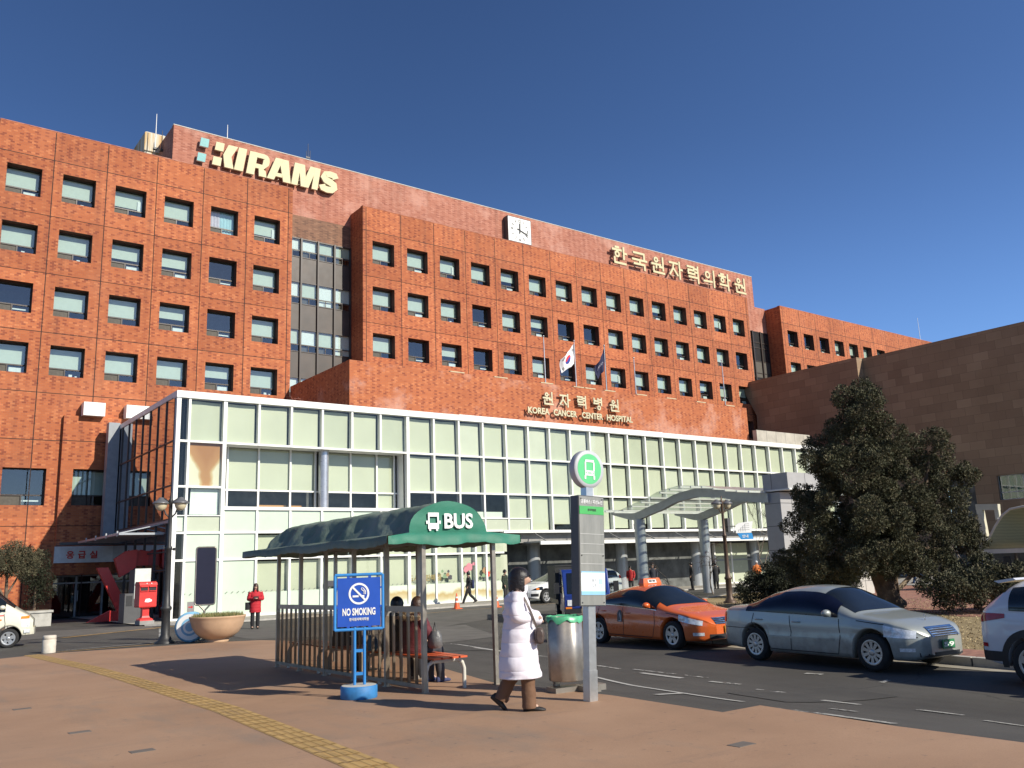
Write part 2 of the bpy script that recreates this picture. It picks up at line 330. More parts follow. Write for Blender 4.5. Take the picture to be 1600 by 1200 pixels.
def plaza_mat():
    m, nt, bs = nodes('red_concrete'); c = coords(nt)
    n1 = noise(nt, c, 0.45, 7, 0.65); n2 = noise(nt, c, 70, 3, 0.75); n3 = noise(nt, c, 0.16, 3)
    col = ramp(nt, n1, [(0.25, (0.285, 0.172, 0.102)), (0.5, (0.355, 0.212, 0.126)), (0.75, (0.42, 0.26, 0.158))])
    col = mixc(nt, 0.32, col, ramp(nt, n2, [(0.3, (0.55, 0.55, 0.55)), (0.7, (1.2, 1.2, 1.2))]), 'MULTIPLY')
    mp = N(nt, 'ShaderNodeMapping'); mp.inputs['Scale'].default_value = (1.0, 0.35, 1); mp.inputs['Location'].default_value = (3.3, 1.7, 0); L(nt, c, mp.inputs[0])
    g = noise(nt, mp.outputs[0], 0.8, 6, 0.7)
    col = mixc(nt, mth(nt, 'MULTIPLY', ramp(nt, g, [(0.52, (0, 0, 0)), (0.70, (1, 1, 1))]), 0.62), col, (0.20, 0.165, 0.13))
    sp = noise(nt, c, 11, 4, 0.6)
    col = mixc(nt, mth(nt, 'MULTIPLY', ramp(nt, sp, [(0.64, (0, 0, 0)), (0.70, (1, 1, 1))]), 0.5), col, (0.13, 0.095, 0.075))
    mp2 = N(nt, 'ShaderNodeMapping'); mp2.inputs['Scale'].default_value = (0.5, 2.6, 1); mp2.inputs['Rotation'].default_value = (0, 0, .5); L(nt, c, mp2.inputs[0]); sk = noise(nt, mp2.outputs[0], 0.9, 6, 0.7)
    col = mixc(nt, mth(nt, 'MULTIPLY', ramp(nt, sk, [(0.56, (0, 0, 0)), (0.70, (1, 1, 1))]), 0.4), col, (0.20, 0.135, 0.095))
    col = mixc(nt, mth(nt, 'MULTIPLY', ramp(nt, n3, [(0.45, (0, 0, 0)), (0.62, (1, 1, 1))]), 0.35), col, (0.44, 0.285, 0.185))
    L(nt, col, bs.inputs['Base Color']); bs.inputs['Roughness'].default_value = 0.82; bump(nt, bs, n2, 0.35, 0.006); return m
def paver_mat():
    return brick_mat('red_pavers', 0.22, 0.11, [(0, (0.27, 0.12, 0.085)), (0.5, (0.36, 0.165, 0.115)), (1, (0.44, 0.22, 0.16))], (0.25, 0.19, 0.15))
M['asphalt'] = asphalt_mat(); M['plaza'] = plaza_mat()
M['kerb'] = mat('kerb_granite', (0.40, 0.38, 0.34), 0.85, var=0.2, scale=4)
def pav2():
    m, nt, bs = nodes('red_brick_paving'); c = coords(nt)
    b = N(nt, 'ShaderNodeTexBrick'); b.inputs['Scale'].default_value = 1.0; b.inputs['Brick Width'].default_value = 0.22; b.inputs['Row Height'].default_value = 0.11
    b.inputs['Mortar Size'].default_value = 0.006; b.inputs['Color1'].default_value = (0.40, 0.19, 0.13, 1); b.inputs['Color2'].default_value = (0.27, 0.12, 0.085, 1); b.inputs['Mortar'].default_value = (0.2, 0.16, 0.13, 1)
    L(nt, c, b.inputs[0]); n = noise(nt, c, 0.5, 5)
    L(nt, mixc(nt, 0.5, b.outputs[0], ramp(nt, n, [(0.3, (0.6, 0.6, 0.6)), (0.7, (1.2, 1.15, 1.1))]), 'MULTIPLY'), bs.inputs['Base Color']); bs.inputs['Roughness'].default_value = 0.9; return m
M['pavers'] = pav2()
def grass_mat():
    m, nt, bs = nodes('dry_grass'); c = coords(nt); n = noise(nt, c, 0.7, 6, 0.7); n2 = noise(nt, c, 22, 4, 0.8)
    col = ramp(nt, n, [(0.3, (0.24, 0.175, 0.085)), (0.5, (0.36, 0.27, 0.135)), (0.72, (0.43, 0.335, 0.18))])
    L(nt, mixc(nt, 0.6, col, ramp(nt, n2, [(0.3, (0.4, 0.4, 0.35)), (0.7, (1.2, 1.2, 1.2))]), 'MULTIPLY'), bs.inputs['Base Color'])
    bs.inputs['Roughness'].default_value = 0.95; bump(nt, bs, n2, 0.8, 0.05); return m
M['dry_grass'] = grass_mat()
M['soil'] = mat('bare_soil', (0.12, 0.09, 0.06), 0.95, var=0.35, scale=3)

def ground():
    mb = MB(); n = len(GX); vs = [(x, y, G(x, y)) for y in GY for x in GX]
    fs = []
    for j in range(len(GY) - 1):
        for i in range(n - 1): k = j * n + i; fs += [(k, k + 1, k + n + 1), (k, k + n + 1, k + n)]
    mb.add(vs, fs); tag(mb.build('road', M['asphalt']), kind='structure')
ground()
PLAZA = [(-60, -40), (7.6, -40), (7.75, -6), (7.80, 3.5), (7.86, 4.68), (8.12, 6.40), (7.52, 6.42), (7.70, 8.3), (7.60, 10.7), (8.18, 12.8), (8.82, 15.1), (9.45, 19.5), (9.72, 23.2), (9.4, 24.3),
         (8.42, 24.95), (6.5, 25.4), (4.57, 25.9), (3.2, 25.4), (-10, 24.5), (-60, 22)]
sheet('plaza', PLAZA, 0.008, M['plaza'], H=PZ)
mb = MB()
for (a, b) in zip(PLAZA[1:14], PLAZA[2:15]):
    if a[1] < -10: continue
    mb.quad((a[0], a[1], G(a[0] + .1, a[1]) - .03), (b[0], b[1], G(b[0] + .1, b[1]) - .03), (b[0], b[1], gz(b[1]) + .008), (a[0], a[1], gz(a[1]) + .008))
tag(mb.build('plaza_kerb', M['kerb']), kind='structure')
sheet('pavement', [(10.3, 39.6), (13, 37.4), (31.5, 36.7), (38, 38.6), (70, 38.8), (70, 45.9), (10.3, 56)], 0.05, mat('pavement_concrete', (0.36, 0.335, 0.285), 0.9, var=0.16, scale=0.9, bmp=0.1))
mb = MB()
for a, b in (((10.3, 39.6), (13, 37.4)), ((13, 37.4), (31.5, 36.7)), ((31.5, 36.7), (38, 38.6)), ((38, 38.6), (70, 38.8))):
    mb.bar((a[0], a[1] - 0.075, G(a[0], a[1]) + 0.03), (b[0], b[1] - 0.075, G(b[0], b[1]) + 0.03), 0.15, 0.09)
tag(mb.build('kerb', M['kerb']), kind='structure')
# lighter worn patches of asphalt in front of the annex, and darker tar patches
for i, (poly, c) in enumerate([([(9.9, 26), (16, 26.6), (23, 30), (30, 31), (31, 36), (14, 36.6), (10.4, 33)], (0.105, 0.097, 0.083)),
                  ([(13.6, 21.6), (16.0, 22.0), (18.2, 27.2), (14.8, 27.4)], (0.125, 0.116, 0.10)), ([(2, 33.5), (9.8, 36), (10.6, 40), (4, 42), (-3, 38)], (0.12, 0.108, 0.09)),
                  ([(11.4, 18.4), (13.6, 18.6), (14.0, 21.4), (12, 21.3)], (0.052, 0.048, 0.042)), ([(10.6, 7.9), (12.6, 7.4), (12.9, 8.6), (11.0, 9.3)], (0.058, 0.054, 0.047))]):
    sheet('asphalt_patch', poly, 0.006 + i * 0.0008, mat('asphalt_patch_%d' % i, c, 0.9, var=0.22, scale=1.4, bmp=0.3))
# painted lines
def paint_mat(name, col, wear):
    m, nt, bs = nodes(name); c = coords(nt); n = noise(nt, c, 7, 6, 0.75); n2 = noise(nt, c, 0.9, 3)
    a = mth(nt, 'ADD', mth(nt, 'MULTIPLY', n, 0.7), mth(nt, 'MULTIPLY', n2, 0.5))
    L(nt, ramp(nt, a, [(wear - 0.03, (0, 0, 0)), (wear + 0.03, (1, 1, 1))]), bs.inputs['Alpha'])
    L(nt, ramp(nt, n, [(0.3, tuple(x * 0.7 for x in col)), (0.7, col)]), bs.inputs['Base Color']); bs.inputs['Roughness'].default_value = 0.8; return m
M['paint'] = paint_mat('worn_white_paint', (0.42, 0.41, 0.37), 0.57); M['paint_solid'] = paint_mat('white_line_paint', (0.48, 0.47, 0.43), 0.42)
M['paint_y'] = paint_mat('worn_yellow_paint', (0.46, 0.28, 0.09), 0.5)
def line(pts, w, m, dz=0.011):
    mb = MB()
    for a, b in zip(pts[:-1], pts[1:]):
        L_ = math.hypot(b[0] - a[0], b[1] - a[1]); k = max(1, int(L_ / .25)); d = Vector((b[0] - a[0], b[1] - a[1])).normalized() * w / 2; n = (-d.y, d.x)
        for i in range(k):
            p = (a[0] + (b[0] - a[0]) * i / k, a[1] + (b[1] - a[1]) * i / k); r = (a[0] + (b[0] - a[0]) * (i + 1) / k, a[1] + (b[1] - a[1]) * (i + 1) / k)
            q = [(p[0] + n[0], p[1] + n[1]), (p[0] - n[0], p[1] - n[1]), (r[0] - n[0], r[1] - n[1]), (r[0] + n[0], r[1] + n[1])]
            mb.quad(*[(x, y, G(x, y) + dz) for x, y in q])
    return tag(mb.build('road_line', m), kind='structure')
line([(10.89, 12.55), (10.51, 11.25), (9.79, 8.00)], 0.12, M['paint_solid']); line([(10.15, 9.35), (9.31, 9.13)], 0.11, M['paint_solid'], 0.0115)
line([(9.32, 7.21), (9.24, 6.49), (9.15, 5.46)], 0.13, M['paint'])
line([(13.61, 23.00), (13.61, 20.68), (13.19, 18.57)], 0.10, M['paint']); line([(12.92, 17.09), (12.87, 15.82)], 0.10, M['paint']); line([(13.29, 19.41), (13.03, 17.83)], 0.16, M['paint_solid']); line([(12.55, 14.77), (12.29, 13.40)], 0.10, M['paint'])
line([(12.41, 14.03), (12.29, 12.98)], 0.09, M['paint']); line([(12.45, 12.77), (12.41, 10.87)], 0.08, M['paint']); line([(12.13, 12.24), (12.09, 11.18)], 0.13, M['paint_solid']); line([(12.08, 10.55), (12.13, 9.92)], 0.10, M['paint']); line([(11.82, 9.39), (11.82, 8.76)], 0.09, M['paint'])
line([(11.45, 7.91), (11.39, 7.28)], 0.12, M['paint']); line([(11.55, 6.54), (11.50, 5.91)], 0.10, M['paint']); line([(11.18, 5.49), (11.08, 4.96)], 0.10, M['paint']); line([(10.23, 6.96), (10.13, 6.54)], 0.12, M['paint']); line([(13.93, 9.92), (13.98, 9.60)], 0.14, M['paint']); line([(14.35, 8.44), (13.71, 8.33)], 0.10, M['paint'])
line([(4.3, 26.3), (6.8, 26.25), (7.4, 26.6)], 0.14, M['paint_y']); line([(4.6, 26.7), (7.3, 27.2)], 0.10, M['paint'])
line([(6.2, 34.2), (10.9, 37.6)], 0.30, M['paint_y'], 0.0105); line([(8.3, 30), (10.0, 36.2)], 0.12, M['paint'])
line([(12.6, 26.4), (15.5, 28.8), (17, 33)], 0.12, M['paint']); line([(13.0, 31.9), (22, 34.2), (31, 34.3)], 0.10, M['paint_y'])
# joint lines cut in the plaza, small inspection covers, tactile strip
mb = MB()
for a, b in (((-3.2, 9), (5.4, 7.7)), ((5.4, 7.7), (7.6, 4.9)), ((0.2, 9.1), (2.6, 25)), ((1.6, 6), (7.3, 1.8)), ((4.5, 5.2), (6.5, 3.1))):
    mb.bar((a[0], a[1], gz(a[1]) + 0.0045), (b[0], b[1], gz(b[1]) + 0.0045), 0.016, 0.006)
tag(mb.build('plaza_joint', M['soil']), kind='structure')
def tactile():
    mb = MB(); pts = [(4.0, 25.9), (4.17, 20), (4.14, 16.9), (4.0, 11.4), (3.64, 6.9), (3.1, 2.6), (2.6, -1.0)]
    # resample to 0.30 m tiles, four raised bars on each
    acc = [Vector((*pts[0], 0))]
    for a, b in zip(pts[:-1], pts[1:]):
        a = Vector((*a, 0)); b = Vector((*b, 0)); k = max(1, int((b - a).length / 0.3))
        for i in range(1, k + 1): acc.append(a.lerp(b, i / k))
    W = 0.36; rnd = random.Random(3)
    for a, b in zip(acc[:-1], acc[1:]):
        d = (b - a).normalized(); n = Vector((-d.y, d.x, 0)); za = gz(a.y); zb = gz(b.y)
        def P(p, s, z, zz): return (p.x + n.x * s, p.y + n.y * s, z + zz)
        q = a + d * 0.006; r = b - d * 0.006
        mb.quad(P(q, -W / 2, za, .011), P(r, -W / 2, zb, .011), P(r, W / 2, zb, .011), P(q, W / 2, za, .011), rnd.choice([0, 0, 1]))
        q = a + d * 0.02; r = b - d * 0.02
        for k in range(4):
            s = -W / 2 + W * (k + 0.5) / 4
            mb.quad(P(q, s - .022, za, .0155), P(r, s - .022, zb, .0155), P(r, s + .022, zb, .0155), P(q, s + .022, za, .0155), 2)
            mb.quad(P(q, s - .030, za, .0115), P(r, s - .030, zb, .0115), P(r, s - .022, zb, .0155), P(q, s - .022, za, .0155), 2)
            mb.quad(P(q, s + .022, za, .0155), P(r, s + .022, zb, .0155), P(r, s + .030, zb, .0115), P(q, s + .030, za, .0115), 2)
    tag(mb.build('tactile_paving', [mat('tactile_yellow', (0.40, 0.245, 0.085), 0.8, var=0.25, scale=2.2), mat('tactile_faded', (0.36, 0.23, 0.10), 0.8, var=0.25, scale=3), mat('tactile_bar', (0.44, 0.28, 0.10), 0.8, var=0.22, scale=2.6)]), kind='structure')
tactile()
mb = MB()
for x, y in ((2.1, 14.0), (2.25, 11.1), (2.45, 9.3), (6.3, 5.2), (1.15, 14.6)): mb.box(x - .11, x + .11, y - .07, y + .07, gz(y) + .004, gz(y) + .012)
tag(mb.build('plaza_cover', mat('cover_plate', (0.17, 0.145, 0.12), 0.7, 0.2)), kind='structure')
# raised planted island right of the parked cars
KERB = [(15.4, -4), (15.9, 2), (16.4, 7), (16.9, 11.8), (17.65, 18), (19.0, 20.6), (23, 22.2), (27.5, 25.2), (32.5, 28.6), (38, 30.8), (45, 31.9), (75, 32.2)]
def island():
    h = IH
    sheet('island', KERB + [(75, -4)], h, M['dry_grass'])
    sheet('gutter', [(x - .02, y) for x, y in KERB[:6]] + [(x - .42, y) for x, y in reversed(KERB[:6])], .008, mat('gutter_concrete', (.33, .30, .24), .9, var=.2, scale=2))
    kb = MB()
    for a, b in zip(KERB[:-1], KERB[1:]):
        k = max(1, int(math.hypot(b[0] - a[0], b[1] - a[1]) / 1.0)); d = (Vector(b) - Vector(a)).normalized(); n = Vector((d.y, -d.x)) * 0.17
        for i in range(k):
            u0, u1 = i / k + .004, (i + 1) / k - .004; p = Vector(a).lerp(Vector(b), u0); r = Vector(a).lerp(Vector(b), u1)
            q = [(p.x, p.y), (r.x, r.y), (r.x + n.x, r.y + n.y), (p.x + n.x, p.y + n.y)]
            lo = [(x, y, G(x, y) - .05) for x, y in q]; hi = [(x, y, G(x, y) + h + .012) for x, y in q]
            kb.add(lo + hi, [(4, 5, 6, 7), (0, 4, 7, 3), (0, 1, 5, 4), (1, 2, 6, 5), (2, 3, 7, 6)])
    tag(kb.build('kerb', M['kerb']), kind='structure')
    sheet('brick_path', [(x + .18, y) for x, y in KERB[:6]] + [(x + 1.25, y) for x, y in reversed(KERB[:6])], h + .007, M['pavers'])
    sheet('brick_path', [(27, 8.3), (34.5, 11.4), (41.5, 19.8), (48, 26.5), (44, 28.6), (34.4, 21.8), (29.7, 17.9), (26.0, 13.1)], h + .008, M['pavers'])
    sheet('footway', [(36, 30.5), (45, 31.6), (75, 31.8), (75, 24.0), (49, 26.5), (44, 28.4)], h + .006, mat('footway_grey', (0.30, 0.285, 0.26), 0.9, var=0.15))
island()
# ================================================================== HOSPITAL
def wall_xz(mb, x0, x1, z0, z1, Y, holes=(), depth=0.5, mi=0, mr=0):
    """wall facing -y with openings; reveals run back by depth"""
    xs = sorted({x0, x1, *[h[0] for h in holes], *[h[1] for h in holes]}); zs = sorted({z0, z1, *[h[2] for h in holes], *[h[3] for h in holes]})
    for i in range(len(xs) - 1):
        for j in range(len(zs) - 1):
            cx = (xs[i] + xs[i + 1]) / 2; cz = (zs[j] + zs[j + 1]) / 2
            if any(h[0] < cx < h[1] and h[2] < cz < h[3] for h in holes): continue
            mb.quad((xs[i], Y, zs[j]), (xs[i + 1], Y, zs[j]), (xs[i + 1], Y, zs[j + 1]), (xs[i], Y, zs[j + 1]), mi)
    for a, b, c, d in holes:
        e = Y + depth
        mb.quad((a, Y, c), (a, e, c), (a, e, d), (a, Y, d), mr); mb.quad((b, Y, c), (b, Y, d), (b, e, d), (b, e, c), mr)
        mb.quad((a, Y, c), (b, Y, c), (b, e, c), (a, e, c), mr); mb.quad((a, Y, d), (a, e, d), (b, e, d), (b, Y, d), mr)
HOSP = thing('hospital_building', 'long orange brick hospital block with rows of square windows behind the glass annex', 'building', (0, 0, 0))
YA = 54.5; YR = 56.5; ZT = 26.72; BAY = 2.95; ROWS = [24.13, 20.58, 17.03, 13.5]; WW = 1.83; WH = 1.78
bays_a = [4.75 + BAY * i for i in range(7)]; bays_b = [28.5 + BAY * i for i in range(16)]; bays_r = [79.02 + BAY * i for i in range(12)]
JZ = [24.86, 21.31, 17.76, 14.22, 10.68]
wins = []
def block(x0, x1, bays, rows, zb, back, extra=(), jz=JZ, zt=ZT, ybase=YA):
    holes = [(b + 0.53, b + 0.53 + WW, t - WH, t) for b in bays[:-1] for t in rows]
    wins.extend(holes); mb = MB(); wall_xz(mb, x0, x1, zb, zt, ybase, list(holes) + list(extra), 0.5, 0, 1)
    mb.quad((x0, back, zb), (x0, ybase, zb), (x0, ybase, zt), (x0, back, zt)); mb.quad((x1, ybase, zb), (x1, back, zb), (x1, back, zt), (x1, ybase, zt))
    # parapet cap and roof slab
    for q in ((x0, x1, ybase, ybase + .35), (x0, x0 + .35, ybase + .35, back), (x1 - .35, x1, ybase + .35, back)):
        mb.quad((q[0], q[2], zt), (q[1], q[2], zt), (q[1], q[3], zt), (q[0], q[3], zt))
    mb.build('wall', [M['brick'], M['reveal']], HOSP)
    rf = MB(); rf.box(x0 + .36, x1 - .36, ybase + .36, back, zt - .9, zt - .6); rf.build('roof', M['conc_dark'], HOSP)
    cp = MB(); cp.box(x0 - .01, x1 + .01, ybase - .012, ybase + .37, zt + .002, zt + .05); cp.build('coping', M['brick_pent'], HOSP)
    j = MB()
    for b in bays: 
        if x0 + .1 < b < x1 - .1: j.box(b - .025, b + .025, ybase - .003, ybase + .01, zb, zt - .06)
    for z in jz: j.box(x0, x1, ybase - .004, ybase + .01, z - .02, z + .02)
    j.build('expansion_joint', M['joint'], HOSP)
LOWW = [(6.33, 8.49, 4.3, 6.36)]; DOORH = [(9.16, 14.0, -1.95, 2.0)]
block(4.75, 22.75, bays_a, ROWS, -1.95, 75, LOWW + DOORH + [(9.7, 14.2, 4.2, 6.46)], JZ + [7.96, 3.16])
block(28.23, 73.05, bays_b, ROWS, 8.0, 75)
block(78.63, 116, bays_r, ROWS[:3], 8.0, 75)
# penthouse wall behind, brown brick over the recesses
mb = MB(); ZP = 30.3
wall_xz(mb, 15.0, 76.9, ZT - 1.0, ZP, YR); mb.quad((15, 70, 20), (15, YR, 20), (15, YR, ZP), (15, 70, ZP)); mb.quad((76.9, YR, 20), (76.9, 70, 20), (76.9, 70, ZP), (76.9, YR, ZP))
mb.quad((15, YR, ZP), (76.9, YR, ZP), (76.9, 70, ZP), (15, 70, ZP)); mb.build('penthouse', M['brick_pent'], HOSP)
mb = MB(); mb.box(14.98, 76.95, YR - .02, YR + .35, ZP + .002, ZP + .06); mb.build('coping', M['concrete'], HOSP)
mb = MB(); wall_xz(mb, 22.75, 28.23, 23.98, ZT - 1.0, YR); mb.build('recess_wall', M['brick_brown'], HOSP)
mb = MB(); wall_xz(mb, 73.05, 78.63, 24.05, 26.85, YR - .03); mb.box(76.9, 78.63, YR, YR + .4, 26.6, 26.84); mb.build('recess_wall', M['brick_pent'], HOSP)
# curtain walls in the two recesses
def curtain(x0, x1, ztop, z0, mull):
    fr = MB(); sp = MB(); gl = MB(); bl = MB(); rm = MB(); Y = YR; rnd = random.Random(5)
    xs = mull
    for x in xs: fr.box(x - .06, x + .06, Y - .16, Y + .06, z0, ztop)
    fr.box(x0, x1, Y - .05, Y + .02, ztop - .07, ztop); z = ztop; k = 0
    while z > z0:
        zt = min(z, ztop); z1 = z - (1.12 if k else .95); z2 = z1 - .5; z3 = z - 3.53 if k else z2 - 1.9
        fr.box(x0, x1, Y - .045, Y + .02, z1 - .035, z1 + .035); fr.box(x0, x1, Y - .045, Y + .02, z2 - .03, z2 + .03); fr.box(x0, x1, Y - .045, Y + .02, z3 - .03, z3 + .03)
        gl.quad((x0, Y, z2), (x1, Y, z2), (x1, Y, zt), (x0, Y, zt)); sp.quad((x0, Y - .01, z3), (x1, Y - .01, z3), (x1, Y - .01, z2), (x0, Y - .01, z2))
        for a, b in zip(xs[:-1], xs[1:]):
            c = rnd.random(); m = 0 if c < .75 else 1
            bl.quad((a, Y + .14, z1 if c > .2 else z2 + .1), (b, Y + .14, z1 if c > .2 else z2 + .1), (b, Y + .14, zt), (a, Y + .14, zt), m)
            fr.box((a + b) / 2 - .02, (a + b) / 2 + .02, Y - .03, Y + .02, z2, z1)
            if c > .45: bl.quad((a + .08, Y + .12, z2 + .08), ((a + b) / 2, Y + .12, z2 + .08), ((a + b) / 2, Y + .12, z1 - .1), (a + .08, Y + .12, z1 - .1), 2)
        z = z3; k += 1
    rm.quad((x0, Y + .9, z0), (x1, Y + .9, z0), (x1, Y + .9, ztop), (x0, Y + .9, ztop))
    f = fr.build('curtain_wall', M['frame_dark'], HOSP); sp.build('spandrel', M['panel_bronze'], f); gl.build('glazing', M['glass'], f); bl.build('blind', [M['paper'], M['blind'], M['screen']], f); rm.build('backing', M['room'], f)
curtain(22.75, 28.23, 23.98, 8.0, [22.93, 24.27, 25.58, 26.89, 28.2])
def dark_curtain():
    fr = MB(); sp = MB(); Y = YR
    for x in [73.2 + 1.37 * i for i in range(5)]: fr.box(x - .07, x + .07, Y - .16, Y + .06, 8, 24.05)
    for z in (24.0, 22.8, 22.2, 20.7, 19.4, 18.9, 17.1): fr.box(73.05, 78.63, Y - .05, Y + .02, z - .04, z + .04)
    sp.quad((73.05, Y, 8), (78.63, Y, 8), (78.63, Y, 24.05), (73.05, Y, 24.05), 0); sp.quad((73.05, Y - .01, 18.9), (78.63, Y - .01, 18.9), (78.63, Y - .01, 20.65), (73.05, Y - .01, 20.65), 1)
    f = fr.build('curtain_wall', M['frame_dark'], HOSP); sp.build('spandrel', [mat('dark_spandrel', (0.03, 0.03, 0.03), 0.25), M['screen']], f)
dark_curtain()
# ---- windows: one mesh each of frame, glass and a few kinds of blind, shared by all copies
def win_meshes(W, H):
    f = MB(); t = .055; s = H * .27; Y = 0.0
    f.box(0, W, Y - .03, Y + .05, 0, t); f.box(0, W, Y - .03, Y + .05, H - t, H); f.box(0, t, Y - .03, Y + .05, t, H - t); f.box(W - t, W, Y - .03, Y + .05, t, H - t)
    f.box(t, W - t, Y - .035, Y + .05, s, s + .075); f.box(W * .47, W * .47 + .07, Y - .032, Y + .05, t, s)
    f.quad((t, Y + .015, t), (W * .47, Y + .015, t), (W * .47, Y + .015, s), (t, Y + .015, s), 1)
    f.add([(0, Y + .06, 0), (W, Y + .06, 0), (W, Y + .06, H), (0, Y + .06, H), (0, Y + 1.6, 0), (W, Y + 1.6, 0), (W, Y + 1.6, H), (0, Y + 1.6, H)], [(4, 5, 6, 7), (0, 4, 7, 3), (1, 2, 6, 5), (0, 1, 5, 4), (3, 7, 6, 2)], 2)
    g = MB(); g.quad((t, Y + .01, s + .075), (W - t, Y + .01, s + .075), (W - t, Y + .01, H - t), (t, Y + .01, H - t)); g.quad((W * .47 + .07, Y + .012, t), (W - t, Y + .012, t), (W - t, Y + .012, s), (W * .47 + .07, Y + .012, s))
    bl = []
    for k in range(8):
        b = MB(); d = [0, 0, 0, .12, .3, 0, .2, 0][k]; a, e = t + .02, W - t - .02
        if k in (0, 1, 2, 3, 4, 6):
            b.quad((a, Y + .13, s + .05 + (0 if k < 3 else d * (H - s))), (e, Y + .13, s + .05 + (0 if k < 3 else d * (H - s))), (e, Y + .13, H - t - .04), (a, Y + .13, H - t - .04), 0)
        if k == 5:
            n = 16; m_ = (a * .6 + e * .4)
            for i in range(n):
                u0 = a + (e - a) * i / n; u1 = a + (e - a) * (i + 1) / n
                b.quad((u0, Y + .13 + .04 * (i % 2), t), (u1, Y + .13 + .04 * ((i + 1) % 2), t), (u1, Y + .13 + .04 * ((i + 1) % 2), H - t), (u0, Y + .13 + .04 * (i % 2), H - t), 2 if u0 > m_ else 3)
        if k in (1, 4): b.quad((W * .55, Y + .11, t + .08), (e - .1, Y + .11, t + .08), (e - .1, Y + .11, s * .85), (W * .55, Y + .11, s * .85), 1)
        if k == 2: b.box(W * .62, W * .72, Y + .05, Y + .1, t, t + .2, 1); b.box(W * .8, W * .86, Y + .05, Y + .1, t, t + .13, 1)
        if k == 3: b.box(e - .3, e - .05, Y + .06, Y + .1, s + .1, s + .75, 1)
        if k == 6: b.quad((a, Y + .11, t + .02), (W * .4, Y + .11, t + .02), (W * .4, Y + .11, s - .04), (a, Y + .11, s - .04), 1); b.quad((W * .55, Y + .11, t + .03), (e, Y + .11, t + .03), (e, Y + .11, s - .05), (W * .55, Y + .11, s - .05), 1)
        if k == 7: b.quad((W * .5, Y + .11, t + .2), (e - .1, Y + .11, t + .2), (e - .1, Y + .11, t + .28), (W * .5, Y + .11, t + .28), 1)
        bl.append(b.mesh('blind', [M['blind'], M['paper'], M['curtain_blue'], M['curtain_pink']]))
    return f.mesh('window', [M['frame_dark'], M['screen'], M['room']]), g.mesh('pane', M['glass']), bl
def place_windows(holes, W, H, Y, parent, rnd):
    fm, gm, bl = win_meshes(W, H)
    for i, (a, b, c, d) in enumerate(holes):
        o = link('window', fm, parent, (a, Y, c)); link('pane', gm, o)
        k = 5 if i == 16 else rnd.choices([0, 1, 2, 3, 4, 6, 7], [34, 12, 12, 4, 12, 4, 18])[0]
        link('blind', bl[k], o)
rnd = random.Random(11)
place_windows(wins, WW, WH, YA + .5, HOSP, rnd)
place_windows(LOWW, 2.16, 2.06, YA + .5, HOSP, rnd)
# ---- lower red block carrying the gilt lettering
mb = MB(); YC = 45.7; ZC = 12.42; xc0, xc1 = 22.78, 59.73
wall_xz(mb, xc0, xc1, 8.75, ZC, YC); mb.quad((xc0, YA, 8.75), (xc0, YC, 8.75), (xc0, YC, ZC), (xc0, YA, ZC)); mb.quad((xc1, YC, 8.75), (xc1, YA, 8.75), (xc1, YA, ZC), (xc1, YC, ZC))
mb.quad((xc0, YC, ZC), (xc1, YC, ZC), (xc1, YC + .35, ZC), (xc0, YC + .35, ZC)); mb.quad((xc0, YC + .35, ZC - .5), (xc1, YC + .35, ZC - .5), (xc1, YA, ZC - .5), (xc0, YA, ZC - .5))
mb.quad((xc0, YC + .35, ZC), (xc0 + .35, YC + .35, ZC), (xc0 + .35, YA, ZC), (xc0, YA, ZC)); mb.build('wall', M['brick_low'], HOSP)
mb = MB()
rr = random.Random(2)
for x in (30.4, 33.9, 37.9, 40.9, 41.9, 43.9, 47.2, 50.5, 54.0, 57.6): mb.box(x - .5, x + .6, YC - .02, YC + .3, ZC + .002, ZC + .07)
mb.build('coping', mat('pale_coping_stone', (0.55, 0.44, 0.28), 0.8, var=0.25), HOSP)
mb = MB(); mb.tube([(22.55, 47.0, 8.9), (22.55, 47.0, 9.5)], .07); mb.ball((22.55, 47.0, 9.55), .2, .2, .14); mb.build('roof_vent', M['grey_metal'], HOSP)
# low part of the left wing: brick bay, emergency entrance
mb = MB(); YL = 54.2
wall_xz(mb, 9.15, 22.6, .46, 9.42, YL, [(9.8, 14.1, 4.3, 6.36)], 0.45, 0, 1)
mb.quad((9.15, YA, .45), (9.15, YL, .45), (9.15, YL, 9.42), (9.15, YA, 9.42)); mb.quad((9.15, YL, 9.42), (22.6, YL, 9.42), (22.6, YA, 9.42), (9.15, YA, 9.42)); mb.quad((9.15, YL, .45), (9.15, YA, .45), (22.6, YA, .45), (22.6, YL, .45))
wall_xz(mb, 7.95, 9.15, -1.95, 2.2, YL - .1); mb.quad((7.95, YA, -1.95), (7.95, YL - .1, -1.95), (7.95, YL - .1, 2.2), (7.95, YA, 2.2)); mb.quad((9.15, YL - .1, -1.95), (9.15, YA, -1.95), (9.15, YA, 2.2), (9.15, YL - .1, 2.2)); mb.quad((7.95, YL - .1, 2.2), (9.15, YL - .1, 2.2), (9.15, YA, 2.2), (7.95, YA, 2.2))
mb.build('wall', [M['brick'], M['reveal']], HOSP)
j = MB()
for z in (7.96, 3.16): j.box(9.14, 22.6, YL - .004, YL + .01, z - .02, z + .02)
j.box(4.75, 9.14, YA - .006, YA - .002, 7.94, 7.98); j.build('expansion_joint', M['joint'], HOSP)
fm, gm, bl = win_meshes(2.14, 2.06)
for a in (9.8, 11.96):
    o = link('window', fm, HOSP, (a, YL + .45, 4.3)); link('pane', gm, o); link('blind', bl[0], o)
